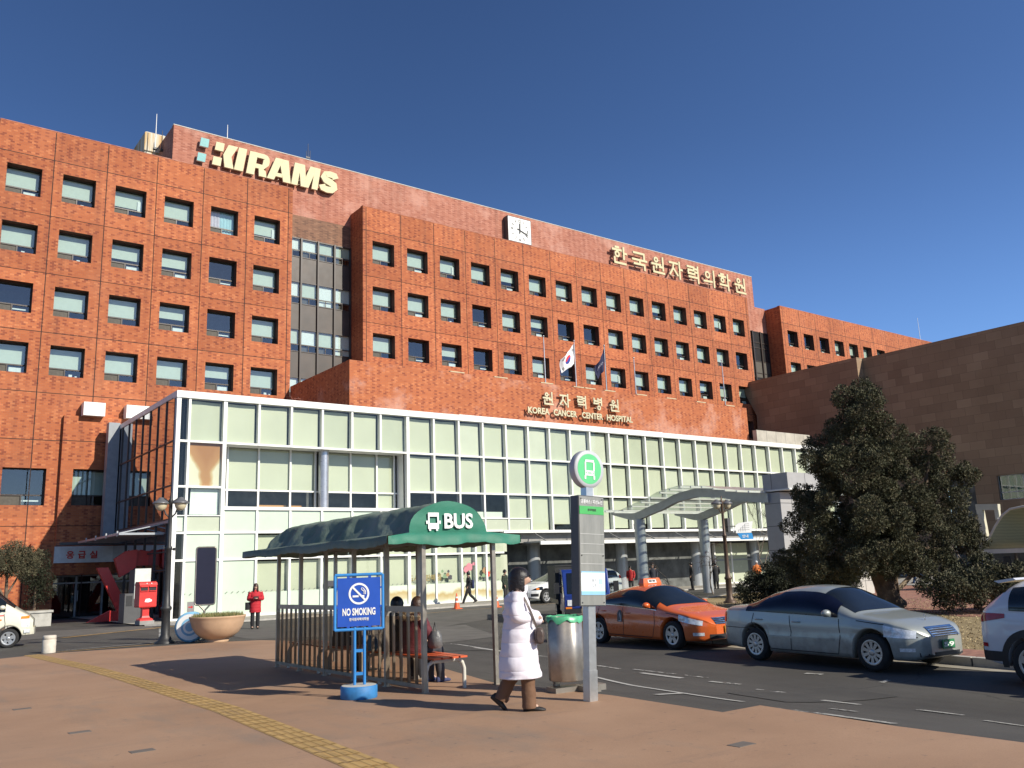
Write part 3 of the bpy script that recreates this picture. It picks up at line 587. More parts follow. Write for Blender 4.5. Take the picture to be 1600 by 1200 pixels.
def entrance():
    fr = MB(); Y = YA + .9
    for x in (9.2, 10.55, 11.95): fr.box(x - .05, x + .05, Y - .08, Y + .05, -1.9, .45)
    fr.box(9.2, 14, Y - .08, Y + .05, .38, .45); fr.box(9.2, 14, Y - .07, Y + .05, -.02, .06); fr.box(10.62, 10.66, Y - .16, Y - .1, -1.0, -.4)
    f = fr.build('entrance_frame', M['grey_metal'], HOSP)
    g = MB(); g.quad((9.2, Y, -1.9), (14, Y, -1.9), (14, Y, .42), (9.2, Y, .42)); g.build('entrance_glazing', M['glass_dark'], f)
    b = MB(); b.quad((9.0, Y + 3, -1.9), (14, Y + 3, -1.9), (14, Y + 3, .5), (9.0, Y + 3, .5)); b.box(9.3, 9.9, Y + 1, Y + 1.5, -1.9, -.9); b.build('entrance_hall', M['room'], f)
entrance()
s = thing('entrance_sign', 'white sign band with red lettering over the dark emergency entrance', 'sign', (10.2, 54.02, 1.55))
mb = MB(); mb.box(-1.1, 1.9, 0.01, .09, -.43, .47); mb.build('panel', mat('sign_white', (0.72, 0.74, 0.74), 0.4), s)
for i, ch in enumerate('응급실'): text('letter', ch, .40, .42, .02, M['red'], s, (-.30 + i * .60, 0, .0), bold=.03)
mb = MB(); mb.box(9.05, 13.2, 52.4, 53.5, 2.05, 2.18); mb.build('entrance_hood', M['dark_grey'], HOSP)

# ================================================================== GLASS ANNEX
ANX = thing('glass_annex', 'white framed glass annex with pale roller blinds in front of the brick block', 'building')
AX0, AX1, AY, AYB, AZ = 11.9, 66.4, 42.0, 54.4, 8.86
ms = [12.52 + 1.7195 * i for i in range(31)] + [65.9]
def annex():
    fr = MB(); w = .055
    def vb(x, z0, z1, d=.3, hw=w): fr.box(x - hw, x + hw, AY, AY + d, z0, z1)
    def hb(z, x0, x1, d=.26, hh=.05): fr.box(x0, x1, AY + .006, AY + d, z - hh, z + hh)
    BX0, BX1 = 14.30, 24.5                                   # the recessed balcony
    fr.box(AX0, AX0 + .2, AY - .01, AY + .3, -1.9, AZ - .33)
    for x in ms:
        inb = BX0 + .3 < x < BX1 - .2
        zb = -1.85 if x < 31.2 else 2.1
        if inb: vb(x, 6.4, 8.53); vb(x, zb, 3.25)
        else: vb(x, zb, 8.53, hw=.09 if abs(x - BX0) < .3 or abs(x - BX1) < .3 else w)
    vb(28.97, -1.85, 2.1)
    hb(6.45, AX0 + .2, AX1); hb(4.28, AX0 + .2, BX0); hb(4.28, BX1, AX1); hb(2.12, AX0 + .2, 31.0); hb(.85, AX0 + .2, 31.0); hb(-1.83, AX0 + .2, 31.0, hh=.07)
    fr.box(BX0 - .05, BX1 + .05, AY - .03, AY + .3, 3.2, 3.36); fr.box(AX0 + .2, BX0 - .1, AY + .01, AY + .2, 2.9, 2.94)
    fr.box(31.0, AX1, AY - .04, AY + .3, 1.98, 2.14); hb(2.84, 24.5, 33.2, .2, .03)
    f = fr.build('mullion_frame', M['white_metal'], ANX)
    cp = MB(); x = AX0 - .03
    for i, b in enumerate(ms): 
        e = b; cp.box(x, e - .006, AY - .06, AY + .5, 8.53, AZ + (.03 if 9 < i < 20 else 0)); x = e + .006
    cp.box(AX0 - .03, AX0 + .4, AY + .5, AYB, 8.6, AZ); cp.build('roof_edge', mat('white_cladding', (0.78, 0.78, 0.75), 0.4, var=0.04), ANX)
    rf = MB(); rf.box(AX0 + .4, AX1, AY + .5, AYB, 8.5, 8.7); rf.build('roof', M['conc_dark'], ANX)
    # glass skin
    g = MB(); yg = AY + .10
    def gq(x0, x1, z0, z1): g.quad((x0, yg, z0), (x1, yg, z0), (x1, yg, z1), (x0, yg, z1))
    gq(AX0 + .2, AX1, 6.45, 8.53); gq(AX0 + .2, BX0, 2.94, 6.45); gq(BX1, AX1, 2.12, 6.45); gq(16.0, 31.0, -1.85, 2.12); gq(AX0 + .2, 12.5, -1.85, 2.12)
    g.build('glazing', M['glass_clear'], ANX)
    # blinds, one part per bay
    rnd = random.Random(21); yb = AY + .3
    allx = [AX0 + .2] + ms
    cnt = 0
    up = MB()
    for i in range(1, len(allx) - 1):
        a, b = allx[i] + .02, allx[i + 1] - .13
        for r, (z0, z1) in enumerate(((6.48, 8.5), (4.3, 6.42), (2.16, 4.25))):
            inb = a > BX0 - .3 and b < BX1 + .3
            if r and inb: continue
            if i == 1 and r: continue
            if r == 2 and a < 31.3:
                continue
            m = MB(); gap = rnd.choice([0, 0, 0, .05, .02]) if r < 2 else rnd.choice([0, .1, .35, .0]); sag = .02
            sk = rnd.uniform(-.03, .03)
            top = z1 - (.05 if r == 0 else .1)
            n = 6; vs = []
            for k in range(n + 1):
                u = k / n; xx = a + (b - a) * u
                vs.append((xx, yb + .02 * math.sin(u * 9 + i), z0 + gap + sk * u)); vs.append((xx, yb + .01 * math.sin(u * 7 + i * 2), top + .015 * math.sin(u * 5 + i)))
            m.add(vs, [(2 * k, 2 * k + 2, 2 * k + 3, 2 * k + 1) for k in range(n)], 0, True)
            m.build('roller_blind', M[rnd.choice(['blind_cream', 'blind_cream', 'blind_pale', 'blind_dull'])], ANX)
    # rooms behind the blinds
    rm = MB(); rm.quad((AX0 + .2, AY + 2.2, -1.85), (AX1, AY + 2.2, -1.85), (AX1, AY + 2.2, 8.5), (AX0 + .2, AY + 2.2, 8.5), 0)
    for z in (8.5, 6.46, 4.27, 2.1):
        for xa, xb in (((AX0 + .2, AX1),) if z != 4.27 else ((AX0 + .2, BX0 - .05), (BX1 + .05, AX1))): rm.quad((xa, AY + .32, z), (xb, AY + .32, z), (xb, AY + 2.2, z), (xa, AY + 2.2, z), 0)
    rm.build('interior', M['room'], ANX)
    # opaque spandrels
    sp = MB()
    def sq(x0, x1, z0, z1, mi, y=.09): sp.quad((x0, AY + y, z0), (x1, AY + y, z0), (x1, AY + y, z1), (x0, AY + y, z1), mi)
    sq(12.5, BX0, 2.14, 2.92, 1); sq(BX0, 31.0, 2.14, 3.22, 0, .08); sq(24.5, 33.2, 2.14, 2.83, 1, .07)
    sq(12.5, 16.0, .87, 2.1, 0); sq(12.5, 16.0, -1.8, .83, 0); sq(16.0, 31.0, -1.8, -.75, 0, .085)
    sp.quad((AX0 + .2, AY + .12, 2.2), (12.5, AY + .12, 2.2), (12.5, AY + .12, 2.92), (AX0 + .2, AY + .12, 2.92), 0)
    sp.build('spandrel', [M['spandrel'], M['spandrel_cream']], ANX)
    lb = MB()
    for a, b in zip(ms[:-1], ms[1:]):
        if a < 15.9 or a > 30: continue
        for z0, z1 in ((.9, 2.0), (-.78, .72)): lb.quad((a + .02, AY + .3, z0), (b - .02, AY + .3, z0), (b - .02, AY + .3, z1), (a + .02, AY + .3, z1))
    lb.build('ground_floor_blind', M['blind_cream'], ANX)
    # frosted film: dotted line, ochre landscape wash, small printed pictures
    dt = MB(); x = 12.6
    while x < 31: dt.obox((x, AY + .06, -.70 + .0), (.8, 0, .6), (0, 1, 0), (-.6, 0, .8), .06, .004, .018); x += .28
    dt.build('dotted_film', mat('film_grey', (0.18, 0.20, 0.17), .6), ANX)
    # stained panel with a leak mark and its loose sheet
    m, nt, bs = nodes('leak_stained_panel'); c = coords(nt); s = N(nt, 'ShaderNodeSeparateXYZ'); L(nt, c, s.inputs[0])
    nz = noise(nt, c, 1.6, 5); xx = mth(nt, 'ABSOLUTE', mth(nt, 'SUBTRACT', s.outputs[0], 13.45))
    wid = mth(nt, 'ADD', 0.36, mth(nt, 'MULTIPLY', mth(nt, 'MAXIMUM', 0.0, mth(nt, 'SUBTRACT', s.outputs[2], 5.0)), 0.62))
    e = mth(nt, 'ADD', mth(nt, 'SUBTRACT', wid, xx), mth(nt, 'MULTIPLY', mth(nt, 'SUBTRACT', nz, .5), .3))
    col = ramp(nt, e, [(0.0, (0.62, 0.60, 0.44)), (0.08, (0.52, 0.40, 0.20)), (0.2, (0.40, 0.20, 0.06)), (0.7, (0.33, 0.14, 0.03))])
    L(nt, col, bs.inputs['Base Color']); bs.inputs['Roughness'].default_value = .6
    t = MB(); t.quad((12.56, AY + .2, 4.33), (14.2, AY + .2, 4.33), (14.2, AY + .2, 6.4), (12.56, AY + .2, 6.4)); t.build('stained_panel', m, ANX)
    t = MB(); t.quad((12.75, AY + .28, 2.98), (14.1, AY + .28, 2.98), (14.15, AY + .28, 4.2), (12.78, AY + .28, 4.22)); t.build('loose_sheet', mat('loose_sheet', (0.66, .74, .68), .7, var=.12, scale=1.5), ANX)
    # the balcony box
    bw = MB(); yb = AY + 1.05
    bw.quad((BX0 + .1, AY + .3, 6.4), (BX0 + .1, yb, 6.4), (BX1 - .1, yb, 6.4), (BX1 - .1, AY + .3, 6.4)); bw.quad((BX0 + .1, AY + .3, 3.3), (BX1 - .1, AY + .3, 3.3), (BX1 - .1, yb, 3.3), (BX0 + .1, yb, 3.3))
    bw.quad((BX0 + .1, AY + .3, 3.3), (BX0 + .1, yb, 3.3), (BX0 + .1, yb, 6.4), (BX0 + .1, AY + .3, 6.4)); bw.quad((BX1 - .1, AY + .3, 3.3), (BX1 - .1, AY + .3, 6.4), (BX1 - .1, yb, 6.4), (BX1 - .1, yb, 3.3))
    bx = bw.build('balcony_recess', M['white_metal'], ANX)
    wf = MB(); bxs = [14.75, 16.35, 18.05, 19.45, 20.1, 21.5, 23.1, 24.2]
    for x in bxs: wf.box(x - .045, x + .045, yb - .1, yb, 3.3, 6.4)
    wf.box(14.4, 24.4, yb - .09, yb - .01, 4.22, 4.3); wf.box(14.4, 24.4, yb - .09, yb - .01, 3.3, 3.37); wf.build('window_frame', M['white_metal'], bx)
    gg = MB(); gg.quad((14.4, yb - .03, 3.3), (24.4, yb - .03, 3.3), (24.4, yb - .03, 6.4), (14.4, yb - .03, 6.4)); gg.build('pane', M['glass_clear'], bx)
    b2 = MB()
    for k, (a, b) in enumerate(zip(bxs[:-1], bxs[1:])):
        if k == 3: continue
        b2.quad((a + .03, yb + .05, 3.4 if k == 6 else 4.27), (b - .03, yb + .05, 3.4 if k == 6 else 4.27), (b - .03, yb + .05, 6.38), (a + .03, yb + .05, 6.38))
    b2.build('blind', M['blind_cream'], bx)
    fu = MB(); fu.box(16.5, 18.0, yb + .3, yb + .7, 3.3, 3.56); fu.box(18.2, 18.85, yb + .3, yb + .7, 3.3, 3.55); fu.build('cabinet', mat('orange_wood', (0.50, 0.25, 0.08), .5), bx)
    cl = MB(); cl.tube([(19.75, AY + .62, 3.3), (19.75, AY + .62, 6.4)], .27, 20, caps=False); cl.build('column', mat('silver_column', (0.46, 0.47, 0.50), .3, .6), bx)
    # dark reflecting left side
    sf = MB(); ys = [AY + .3 + 1.44 * i for i in range(9)]
    for y in ys: sf.box(AX0 - .03, AX0 + .12, y - .03, y + .03, 2.75, 8.6)
    for z in (2.78, 4.36, 6.48): sf.box(AX0 - .02, AX0 + .1, AY + .3, AYB - .6, z - .035, z + .035)
    sfo = sf.build('side_frame', M['frame_dark'], ANX)
    sg = MB(); sg.quad((AX0 + .02, AYB - .6, 2.75), (AX0 + .02, AY + .25, 2.75), (AX0 + .02, AY + .25, 8.6), (AX0 + .02, AYB - .6, 8.6)); sg.build('side_glazing', M['glass_mirror'], sfo)
    sb = MB(); sb.quad((AX0 + .5, AYB - .6, 2.75), (AX0 + .5, AY + .4, 2.75), (AX0 + .5, AY + .4, 8.6), (AX0 + .5, AYB - .6, 8.6)); sb.build('side_backing', M['room'], sfo)
    pr = MB(); pr.box(AX0 - .62, AX0 - .02, 52.95, 53.55, 2.1, 8.95); pr.build('corner_duct', mat('duct_grey', (0.27, 0.29, 0.31), .5), ANX)
    lw = MB(); lw.quad((12.1, AYB, -1.9), (12.1, AY + .12, -1.9), (12.1, AY + .12, 2.75), (12.1, AYB, 2.75)); lw.build('lower_side_glazing', M['glass_mirror'], ANX)
    lb2 = MB(); lb2.quad((12.6, AYB, -1.9), (12.6, AY + .4, -1.9), (12.6, AY + .4, 2.75), (12.6, AYB, 2.75)); lb2.build('lower_side_backing', M['room'], ANX)
    lf = MB()
    for y in (43.5, 45.4, 47.3, 49.2, 51.1): lf.box(12.04, 12.12, y - .03, y + .03, -1.9, 2.7)
    for z in (-1.85, .45, 1.3): lf.box(12.03, 12.12, AY + .3, 53, z - .03, z + .03)
    lf.build('lower_side_frame', M['dark_grey'], ANX)
    so_ = MB(); so_.box(AX0, 12.1, AY + .3, 53.4, 2.62, 2.75); so_.build('soffit', M['grey_metal'], ANX)
    # hood over the side doors
    hd = MB(); hd.box(9.9, 11.88, 43.2, 52.2, 2.1, 2.2)
    for y in (43.6, 45.8, 48.0, 50.2): hd.bar((10.0, y, 2.2), (11.9, y, 2.62), .05); hd.box(9.88, 9.94, y - .06, y + .06, 2.05, 2.3)
    hd.build('side_hood', M['grey_metal'], ANX)
annex()
# film pictures on the ground floor glazing
def film():
    o = MB(); rr = random.Random(4)
    m, nt, bs = nodes('ochre_film'); c = coords(nt); nz = noise(nt, c, .55, 4); s = N(nt, 'ShaderNodeSeparateXYZ'); L(nt, c, s.inputs[0])
    h = mth(nt, 'ADD', s.outputs[2], mth(nt, 'MULTIPLY', mth(nt, 'SUBTRACT', nz, .5), 1.3))
    L(nt, ramp(nt, mth(nt, 'ADD', h, 2.0), [(0.36, (0.66, .74, .62)), (.52, (.55, .50, .32)), (.8, (.46, .36, .17)), (.98, (.64, .70, .56))]), bs.inputs['Base Color']); bs.inputs['Roughness'].default_value = .3
    for a, b in ((22.95, 24.5), (24.6, 26.2), (26.35, 28.9), (29.05, 30.85)): o.quad((a, AY + .075, -1.75), (b, AY + .075, -1.75), (b, AY + .075, -.78), (a, AY + .075, -.78))
    o.build('ochre_film', m, ANX)
    cols = [mat('film_pink', (.6, .22, .26), .6), mat('film_green', (.2, .3, .17), .6), mat('film_dark', (.06, .06, .07), .6), mat('film_brown', (.35, .2, .1), .6), M['red']]
    def picture(bl):
        p = MB(); n = 11
        for i, (cx, cz, r, mi) in enumerate(bl): p.add([(cx + r * (1 + .22 * math.sin(3 * k + cx * 5)) * math.cos(6.283 * k / n), AY + .072 - .002 * i, cz + r * (1 + .15 * math.sin(5 * k + cz * 9)) * math.sin(6.283 * k / n)) for k in range(n)], [tuple(range(n))], mi)
        p.build('printed_picture', cols, ANX)
    picture([(28.55, .1, .22, 0), (28.3, -.06, .17, 0), (28.85, .25, .1, 0), (28.35, -.4, .04, 2)]); picture([(26.85, -.38, .13, 1), (27.1, -.12, .08, 2), (27.2, -.45, .15, 2), (26.7, -.1, .08, 1), (27.05, -.3, .11, 3)])
    picture([(29.6, -.14, .16, 3), (29.8, -.37, .17, 4), (30.05, -.24, .13, 3), (30.25, -.08, .08, 4), (29.5, -.42, .12, 1), (30.2, -.45, .12, 1)])
    for x0, x1 in ((22.0, 22.9), (19.6, 21.1)):
        p = MB(); p.quad((x0, AY + .07, -.64), (x1, AY + .07, -.64), (x1, AY + .07, -.35), (x0, AY + .07, -.35), 2); m_ = (x0 + x1) / 2
        p.quad((m_ - .2, AY + .066, -.6), (m_ + .15, AY + .066, -.6), (m_ + .15, AY + .066, -.4), (m_ - .2, AY + .066, -.4), 4 if x0 > 21 else 3); p.build('printed_band', cols, ANX)
    text('film_lettering', '도시락판매점', 2.1, .36, .01, mat('film_text', (.28, .22, .08), .6), ANX, (25.55, AY + .06, -.42), bold=.02)
film()
# ---- open ground floor at the right: columns, dark glazing, flat glass hood
def portico():
    f = MB(); Y = 45.6
    for x in (33.2, 35.0, 36.9, 38.8, 40.7, 43.4, 45.2, 48.4, 51.4): f.box(x - .04, x + .04, Y - .06, Y + .04, -1.9, 1.4)
    for z in (.3, 1.35): f.box(31, 66, Y - .06, Y + .04, z - .04, z + .04)
    fo = f.build('portico_frame', M['grey_metal'], ANX)
    g = MB(); g.quad((31, Y, -1.9), (66, Y, -1.9), (66, Y, 1.4), (31, Y, 1.4)); g.build('portico_glazing', M['glass_dark'], fo)
    b = MB(); b.quad((31, Y + 3, -1.9), (66, Y + 3, -1.9), (66, Y + 3, 1.4), (31, Y + 3, 1.4)); b.quad((31, Y, 1.4), (66, Y, 1.4), (66, Y - 3.2, 2.0), (31, Y - 3.2, 2.0)); b.quad((31, 42.3, -1.9), (31, Y, -1.9), (31, Y, 2.0), (31, 42.3, 2.0)); b.build('portico_back', M['room'], fo)
    w = MB(); 
    for x0, x1 in ((52.1, 53.9), (54.0, 55.9), (57.3, 58.6)): w.quad((x0, 44.0, -1.75), (x1, 44.0, -1.75), (x1, 44.0, 1.15), (x0, 44.0, 1.15), 0)
    w.box(52.0, 58.6, 43.98, 44.05, -.15, -.05, 1); w.box(51.95, 52.1, 43.9, 44.1, -1.9, 1.2, 2); w.box(53.88, 54.02, 43.9, 44.1, -1.9, 1.2, 2); w.box(52, 58.6, 43.9, 44.1, -1.9, -1.75, 2); w.build('portico_panel', [M['spandrel_cream'], M['grey_metal'], M['white_metal']], fo)
    for x in (34.9, 42.6, 50.2, 57.0):
        c = MB(); c.tube([(x, 44.3, -1.9), (x, 44.3, 2.0)], .5, 28, caps=False); c.build('column', mat('column_paint', (0.40, 0.42, 0.43), .35, .25, var=.08, scale=.7), ANX)
    h = MB(); h.box(32.6, 60.5, 40.6, 42.2, 1.36, 1.44, 0); h.box(32.6, 60.5, 40.5, 40.6, 1.22, 1.42, 1)
    for x in (33.4, 36.5, 39.6, 42.7, 45.8, 48.9, 52, 55.1, 58.2): h.bar((x, 40.7, 1.32), (x, 42.1, 1.95), .06, mi=2); h.box(x - .05, x + .05, 40.6, 43.5, 1.25, 1.36, 2)
    h.box(31, 66, 42.5, 42.7, 1.4, 1.98, 2)
    h.build('entrance_hood', [M['grey_metal'], M['white_metal'], M['conc_dark']], ANX)
portico()
mb = MB(); mb.box(59.75, 67.2, 44.9, 45.3, 8.7, 10.44)
j = [(59.75 + 1.3 * i) for i in range(1, 6)]
t = mb.build('parapet_wall', mat('streaked_concrete', (0.44, .41, .35), .85, var=.18, scale=1.5)); tag(t, 'low pale concrete parapet wall on the roof beside the red brick block', 'wall')
mb = MB()
for x in j: mb.box(x - .012, x + .012, 44.892, 44.905, 8.7, 10.43)
mb.build('joint', M['conc_dark'], t)
# ================================================================== SIGNS, CLOCK, FLAGS, ROOFTOP
def letter_sign():
    s = thing('rooftop_sign', 'big cream block letters KIRAMS with two turquoise squares high on the brick parapet', 'sign', (0, 56.1, 0)); X = (1, 0, 0); Z = (0, 0, 1)
    cr = [M['sign_cream'], mat('sign_return', (0.62, 0.57, 0.42), 0.6)]
    def piece(name, polys, mats, d=.16):
        mb = MB()
        for p in polys: mb.prism(p, (0, 0, 0), X, Z, d, 0, 1)
        # stand-off brackets back to the wall
        p = polys[0]; cx = sum(q[0] for q in p) / len(p); zb = min(q[1] for q in p)
        for dx in (-.15, .2): mb.box(cx + dx - .02, cx + dx + .02, .1, .42, zb + .12, zb + .17, 1); mb.box(cx + dx - .02, cx + dx + .02, .1, .42, zb + .45, zb + .5, 1)
        mb.build(name, mats, s)
    tq = [M['sign_turq'], M['white']]
    piece('square', [[(16.66, 29.05), (17.24, 29.05), (17.30, 29.68), (16.74, 29.68)]], tq); piece('square', [[(16.51, 27.92), (17.06, 27.92), (17.13, 28.53), (16.58, 28.53)]], tq)
    piece('square', [[(17.70, 29.04), (18.28, 29.04), (18.36, 29.66), (17.79, 29.66)]], cr); piece('square', [[(17.54, 27.91), (18.12, 27.91), (18.20, 28.53), (17.62, 28.53)]], cr)
    piece('letter', [[(18.40, 27.92), (19.03, 27.92), (18.86, 28.78), (19.32, 29.66), (18.64, 29.64), (18.29, 28.83)]], cr)
    piece('letter', [[(19.07, 27.92), (19.70, 27.92), (19.97, 29.67), (19.38, 29.67)]], cr)
    # R with an open bowl, made of abutting strokes
    def sh(x, z): return (x + (z - 27.88) * .15, z)
    def P(*a): return [sh(x, z) for x, z in a]
    piece('letter', [P((19.93, 27.88), (20.5, 27.88), (20.5, 29.63), (19.93, 29.63)), P((20.503, 29.27), (21.10, 29.27), (21.38, 29.40), (21.20, 29.57), (20.98, 29.63), (20.503, 29.63)),
                     P((20.96, 28.78), (21.25, 28.62), (21.42, 28.82), (21.45, 29.12), (21.38, 29.397), (21.10, 29.267), (20.98, 29.20), (20.98, 28.95)), P((20.503, 28.44), (21.10, 28.44), (21.25, 28.617), (20.957, 28.777), (20.503, 28.777)),
                     P((20.86, 27.88), (21.42, 27.88), (21.28, 28.35), (21.11, 28.437), (20.75, 28.437))], cr)
    piece('letter', [P((21.45, 27.88), (21.98, 27.88), (22.05, 28.18), (22.13, 28.47), (22.26, 29.1), (22.42, 29.62), (21.83, 29.62)), P((22.67, 27.88), (23.24, 27.88), (22.80, 29.62), (22.423, 29.62), (22.263, 29.1), (22.47, 28.47)), P((22.053, 28.18), (22.535, 28.18), (22.473, 28.467), (22.133, 28.467))], cr)
    piece('letter', [P((23.28, 27.88), (23.76, 27.88), (23.76, 28.9), (23.80, 29.63), (23.28, 29.63)), P((24.02, 27.88), (24.32, 27.88), (24.28, 28.7), (24.07, 29.63), (23.803, 29.63), (23.763, 28.95)), P((24.322, 27.88), (24.62, 27.88), (24.86, 28.95), (24.83, 29.63), (24.50, 29.63), (24.283, 28.7)), P((24.862, 27.88), (25.32, 27.88), (25.32, 29.63), (24.833, 29.63), (24.862, 28.95))], cr)
    # S as a thick swept stroke
    ctr = [(26.74, 29.12), (26.62, 29.36), (26.26, 29.40), (25.90, 29.32), (25.80, 29.08), (25.98, 28.88), (26.34, 28.76), (26.66, 28.60), (26.74, 28.36), (26.56, 28.16), (26.20, 28.12), (25.84, 28.20), (25.74, 28.44)]
    mb = MB(); hw = [.26, .26, .25, .25, .26, .27, .27, .27, .26, .25, .25, .26, .26]; l = []; r = []
    for i, p in enumerate(ctr):
        a = ctr[max(0, i - 1)]; b = ctr[min(len(ctr) - 1, i + 1)]; d = Vector((b[0] - a[0], b[1] - a[1])).normalized(); n = Vector((-d.y, d.x))
        hx = hw[i]; q = Vector(p); l.append(q + n * hx); r.append(q - n * hx)
    f = [(p.x + (p.y - 28.7) * .12, 0, p.y) for p in l] + [(p.x + (p.y - 28.7) * .12, 0, p.y) for p in r]; b = [(x, .16, z) for x, _, z in f]; k = len(ctr)
    vs = f + b; mb.add(vs, [(i, i + 1, k + i + 1, k + i) for i in range(k - 1)], 0); mb.add(vs, [(2 * k + i, 2 * k + i + 1, i + 1, i) for i in range(k - 1)] + [(k + i, k + i + 1, 3 * k + i + 1, 3 * k + i) for i in range(k - 1)] + [(0, k, 3 * k, 2 * k), (k - 1, 2 * k - 1, 4 * k - 1, 3 * k - 1)], 1)
    mb.build('letter', cr, s)
letter_sign()
HG = {'한': ([[(.24, .98), (.44, .98)], [(.04, .83), (.62, .83)], [(.8, 1), (.8, .36)], [(.8, .68), (.98, .68)], [(.14, .34), (.14, .06), (.9, .06)]], [(.33, .57, .16)]),
      '국': ([[(.1, .94), (.84, .94), (.84, .64)], [(0, .53), (1, .53)], [(.5, .5), (.5, .34)], [(.1, .28), (.84, .28), (.84, 0)]], []),
      '원': ([[(.03, .55), (.66, .55)], [(.35, .52), (.35, .36)], [(.86, 1), (.86, .26)], [(.6, .42), (.84, .42)], [(.13, .33), (.13, .06), (.92, .06)]], [(.34, .82, .145)]),
      '자': ([[(.04, .9), (.64, .9)], [(.34, .87), (.28, .55), (.03, .18)], [(.31, .58), (.62, .18)], [(.8, 1), (.8, 0)], [(.8, .56), (.99, .56)]], []),
      '력': ([[(.04, .94), (.54, .94), (.54, .73), (.08, .73), (.08, .51), (.58, .51)], [(.86, 1), (.86, .4)], [(.62, .84), (.84, .84)], [(.62, .64), (.84, .64)], [(.12, .3), (.86, .3), (.86, 0)]], []),
      '의': ([[(.02, .27), (.68, .30)], [(.87, 1), (.87, 0)]], [(.34, .7, .2)]),
      '학': ([[(.24, .98), (.44, .98)], [(.04, .84), (.62, .84)], [(.8, 1), (.8, .38)], [(.8, .68), (.98, .68)], [(.12, .29), (.82, .29), (.82, 0)]], [(.33, .6, .15)]),
      '병': ([[(.08, .95), (.08, .53)], [(.5, .95), (.5, .53)], [(.08, .74), (.5, .74)], [(.06, .53), (.52, .53)], [(.86, 1), (.86, .42)], [(.58, .86), (.84, .86)], [(.58, .66), (.84, .66)]], [(.56, .18, .17)])}
def hangul(name, label, body, xs, zc, W, H, y, m, sw, d=.14, gap=.4):
    """each syllable cut from flat strokes of even width, as on the building"""
    s = thing(name, label, 'sign', (0, y, 0)); mr = mat('sign_return', (0.62, 0.57, 0.42), 0.6)
    for ch, x in zip(body, xs):
        mb = MB(); st, rg = HG[ch]; k = 0; h = sw / 2
        T = lambda p: Vector((x + (p[0] - .5) * W, zc + (p[1] - .5) * H))
        for pl in st:
            pts = [T(p) for p in pl]
            for i in range(len(pts) - 1):
                a, b = pts[i], pts[i + 1]; u = (b - a).normalized(); n = Vector((-u.y, u.x)) * h; e = u * h
                a2 = a - (e if i == 0 and abs(u.x) * abs(u.y) < .1 else e); b2 = b + e
                mb.prism([(a2 - n), (b2 - n), (b2 + n), (a2 + n)], (0, -.003 * k, 0), (1, 0, 0), (0, 0, 1), d, 0, 1); k += 1
        for cx, cz, r in rg:
            c = T((cx, cz)); ro = r * H + h * .6; ri = max(.02, r * H - h * 1.2); n = 20; o = [(c.x + ro * math.cos(6.2832 * i / n), -.003 * k, c.y + ro * math.sin(6.2832 * i / n)) for i in range(n)]; q = [(c.x + ri * math.cos(6.2832 * i / n), -.003 * k, c.y + ri * math.sin(6.2832 * i / n)) for i in range(n)]
            vs = o + q + [(p[0], d, p[2]) for p in o] + [(p[0], d, p[2]) for p in q]
            mb.add(vs, [(i, (i + 1) % n, n + (i + 1) % n, n + i) for i in range(n)], 0); mb.add(vs, [(i, 2 * n + i, 2 * n + (i + 1) % n, (i + 1) % n) for i in range(n)] + [(n + i, n + (i + 1) % n, 3 * n + (i + 1) % n, 3 * n + i) for i in range(n)], 1)
        for zz in (.15, .85):
            q = T((.5, zz)); mb.box(x - .3 * W, x + .35 * W, d + .01, d + .04, q.y - .02, q.y + .02, 1)
            for dx in (-.22, .28): mb.box(x + dx * W - .02, x + dx * W + .02, d + .03, d + gap, q.y - .02, q.y + .02, 1)
        mb.build('letter', [m, mr], s)
    return s
hangul('name_sign', 'cream Korean letters of the institute name on the parapet near the right end', '한국원자력의학원', [56.17, 58.86, 61.45, 63.97, 66.62, 69.10, 71.47, 74.10], 28.64, 1.85, 1.7, 55.95, M['sign_cream'], .215, .16, .4)
hangul('hospital_sign', 'gilt Korean letters of the hospital name on the red brick block', '원자력병원', [37.77, 39.27, 40.87, 42.43, 44.07], 11.29, .90, .86, 45.42, M['gold'], .115, .1, .18)
s = thing('hospital_sign', 'gilt English letters KOREA CANCER CENTER HOSPITAL below the Korean ones', 'sign', (0, 45.42, 0))
for w, a, b in (('KOREA', 35.9, 37.77), ('CANCER', 38.15, 40.28), ('CENTER', 40.76, 42.77), ('HOSPITAL', 43.16, 45.78)): text('word', w, b - a, .45, .12, M['gold'], s, ((a + b) / 2, 0, 10.36), bold=.03)
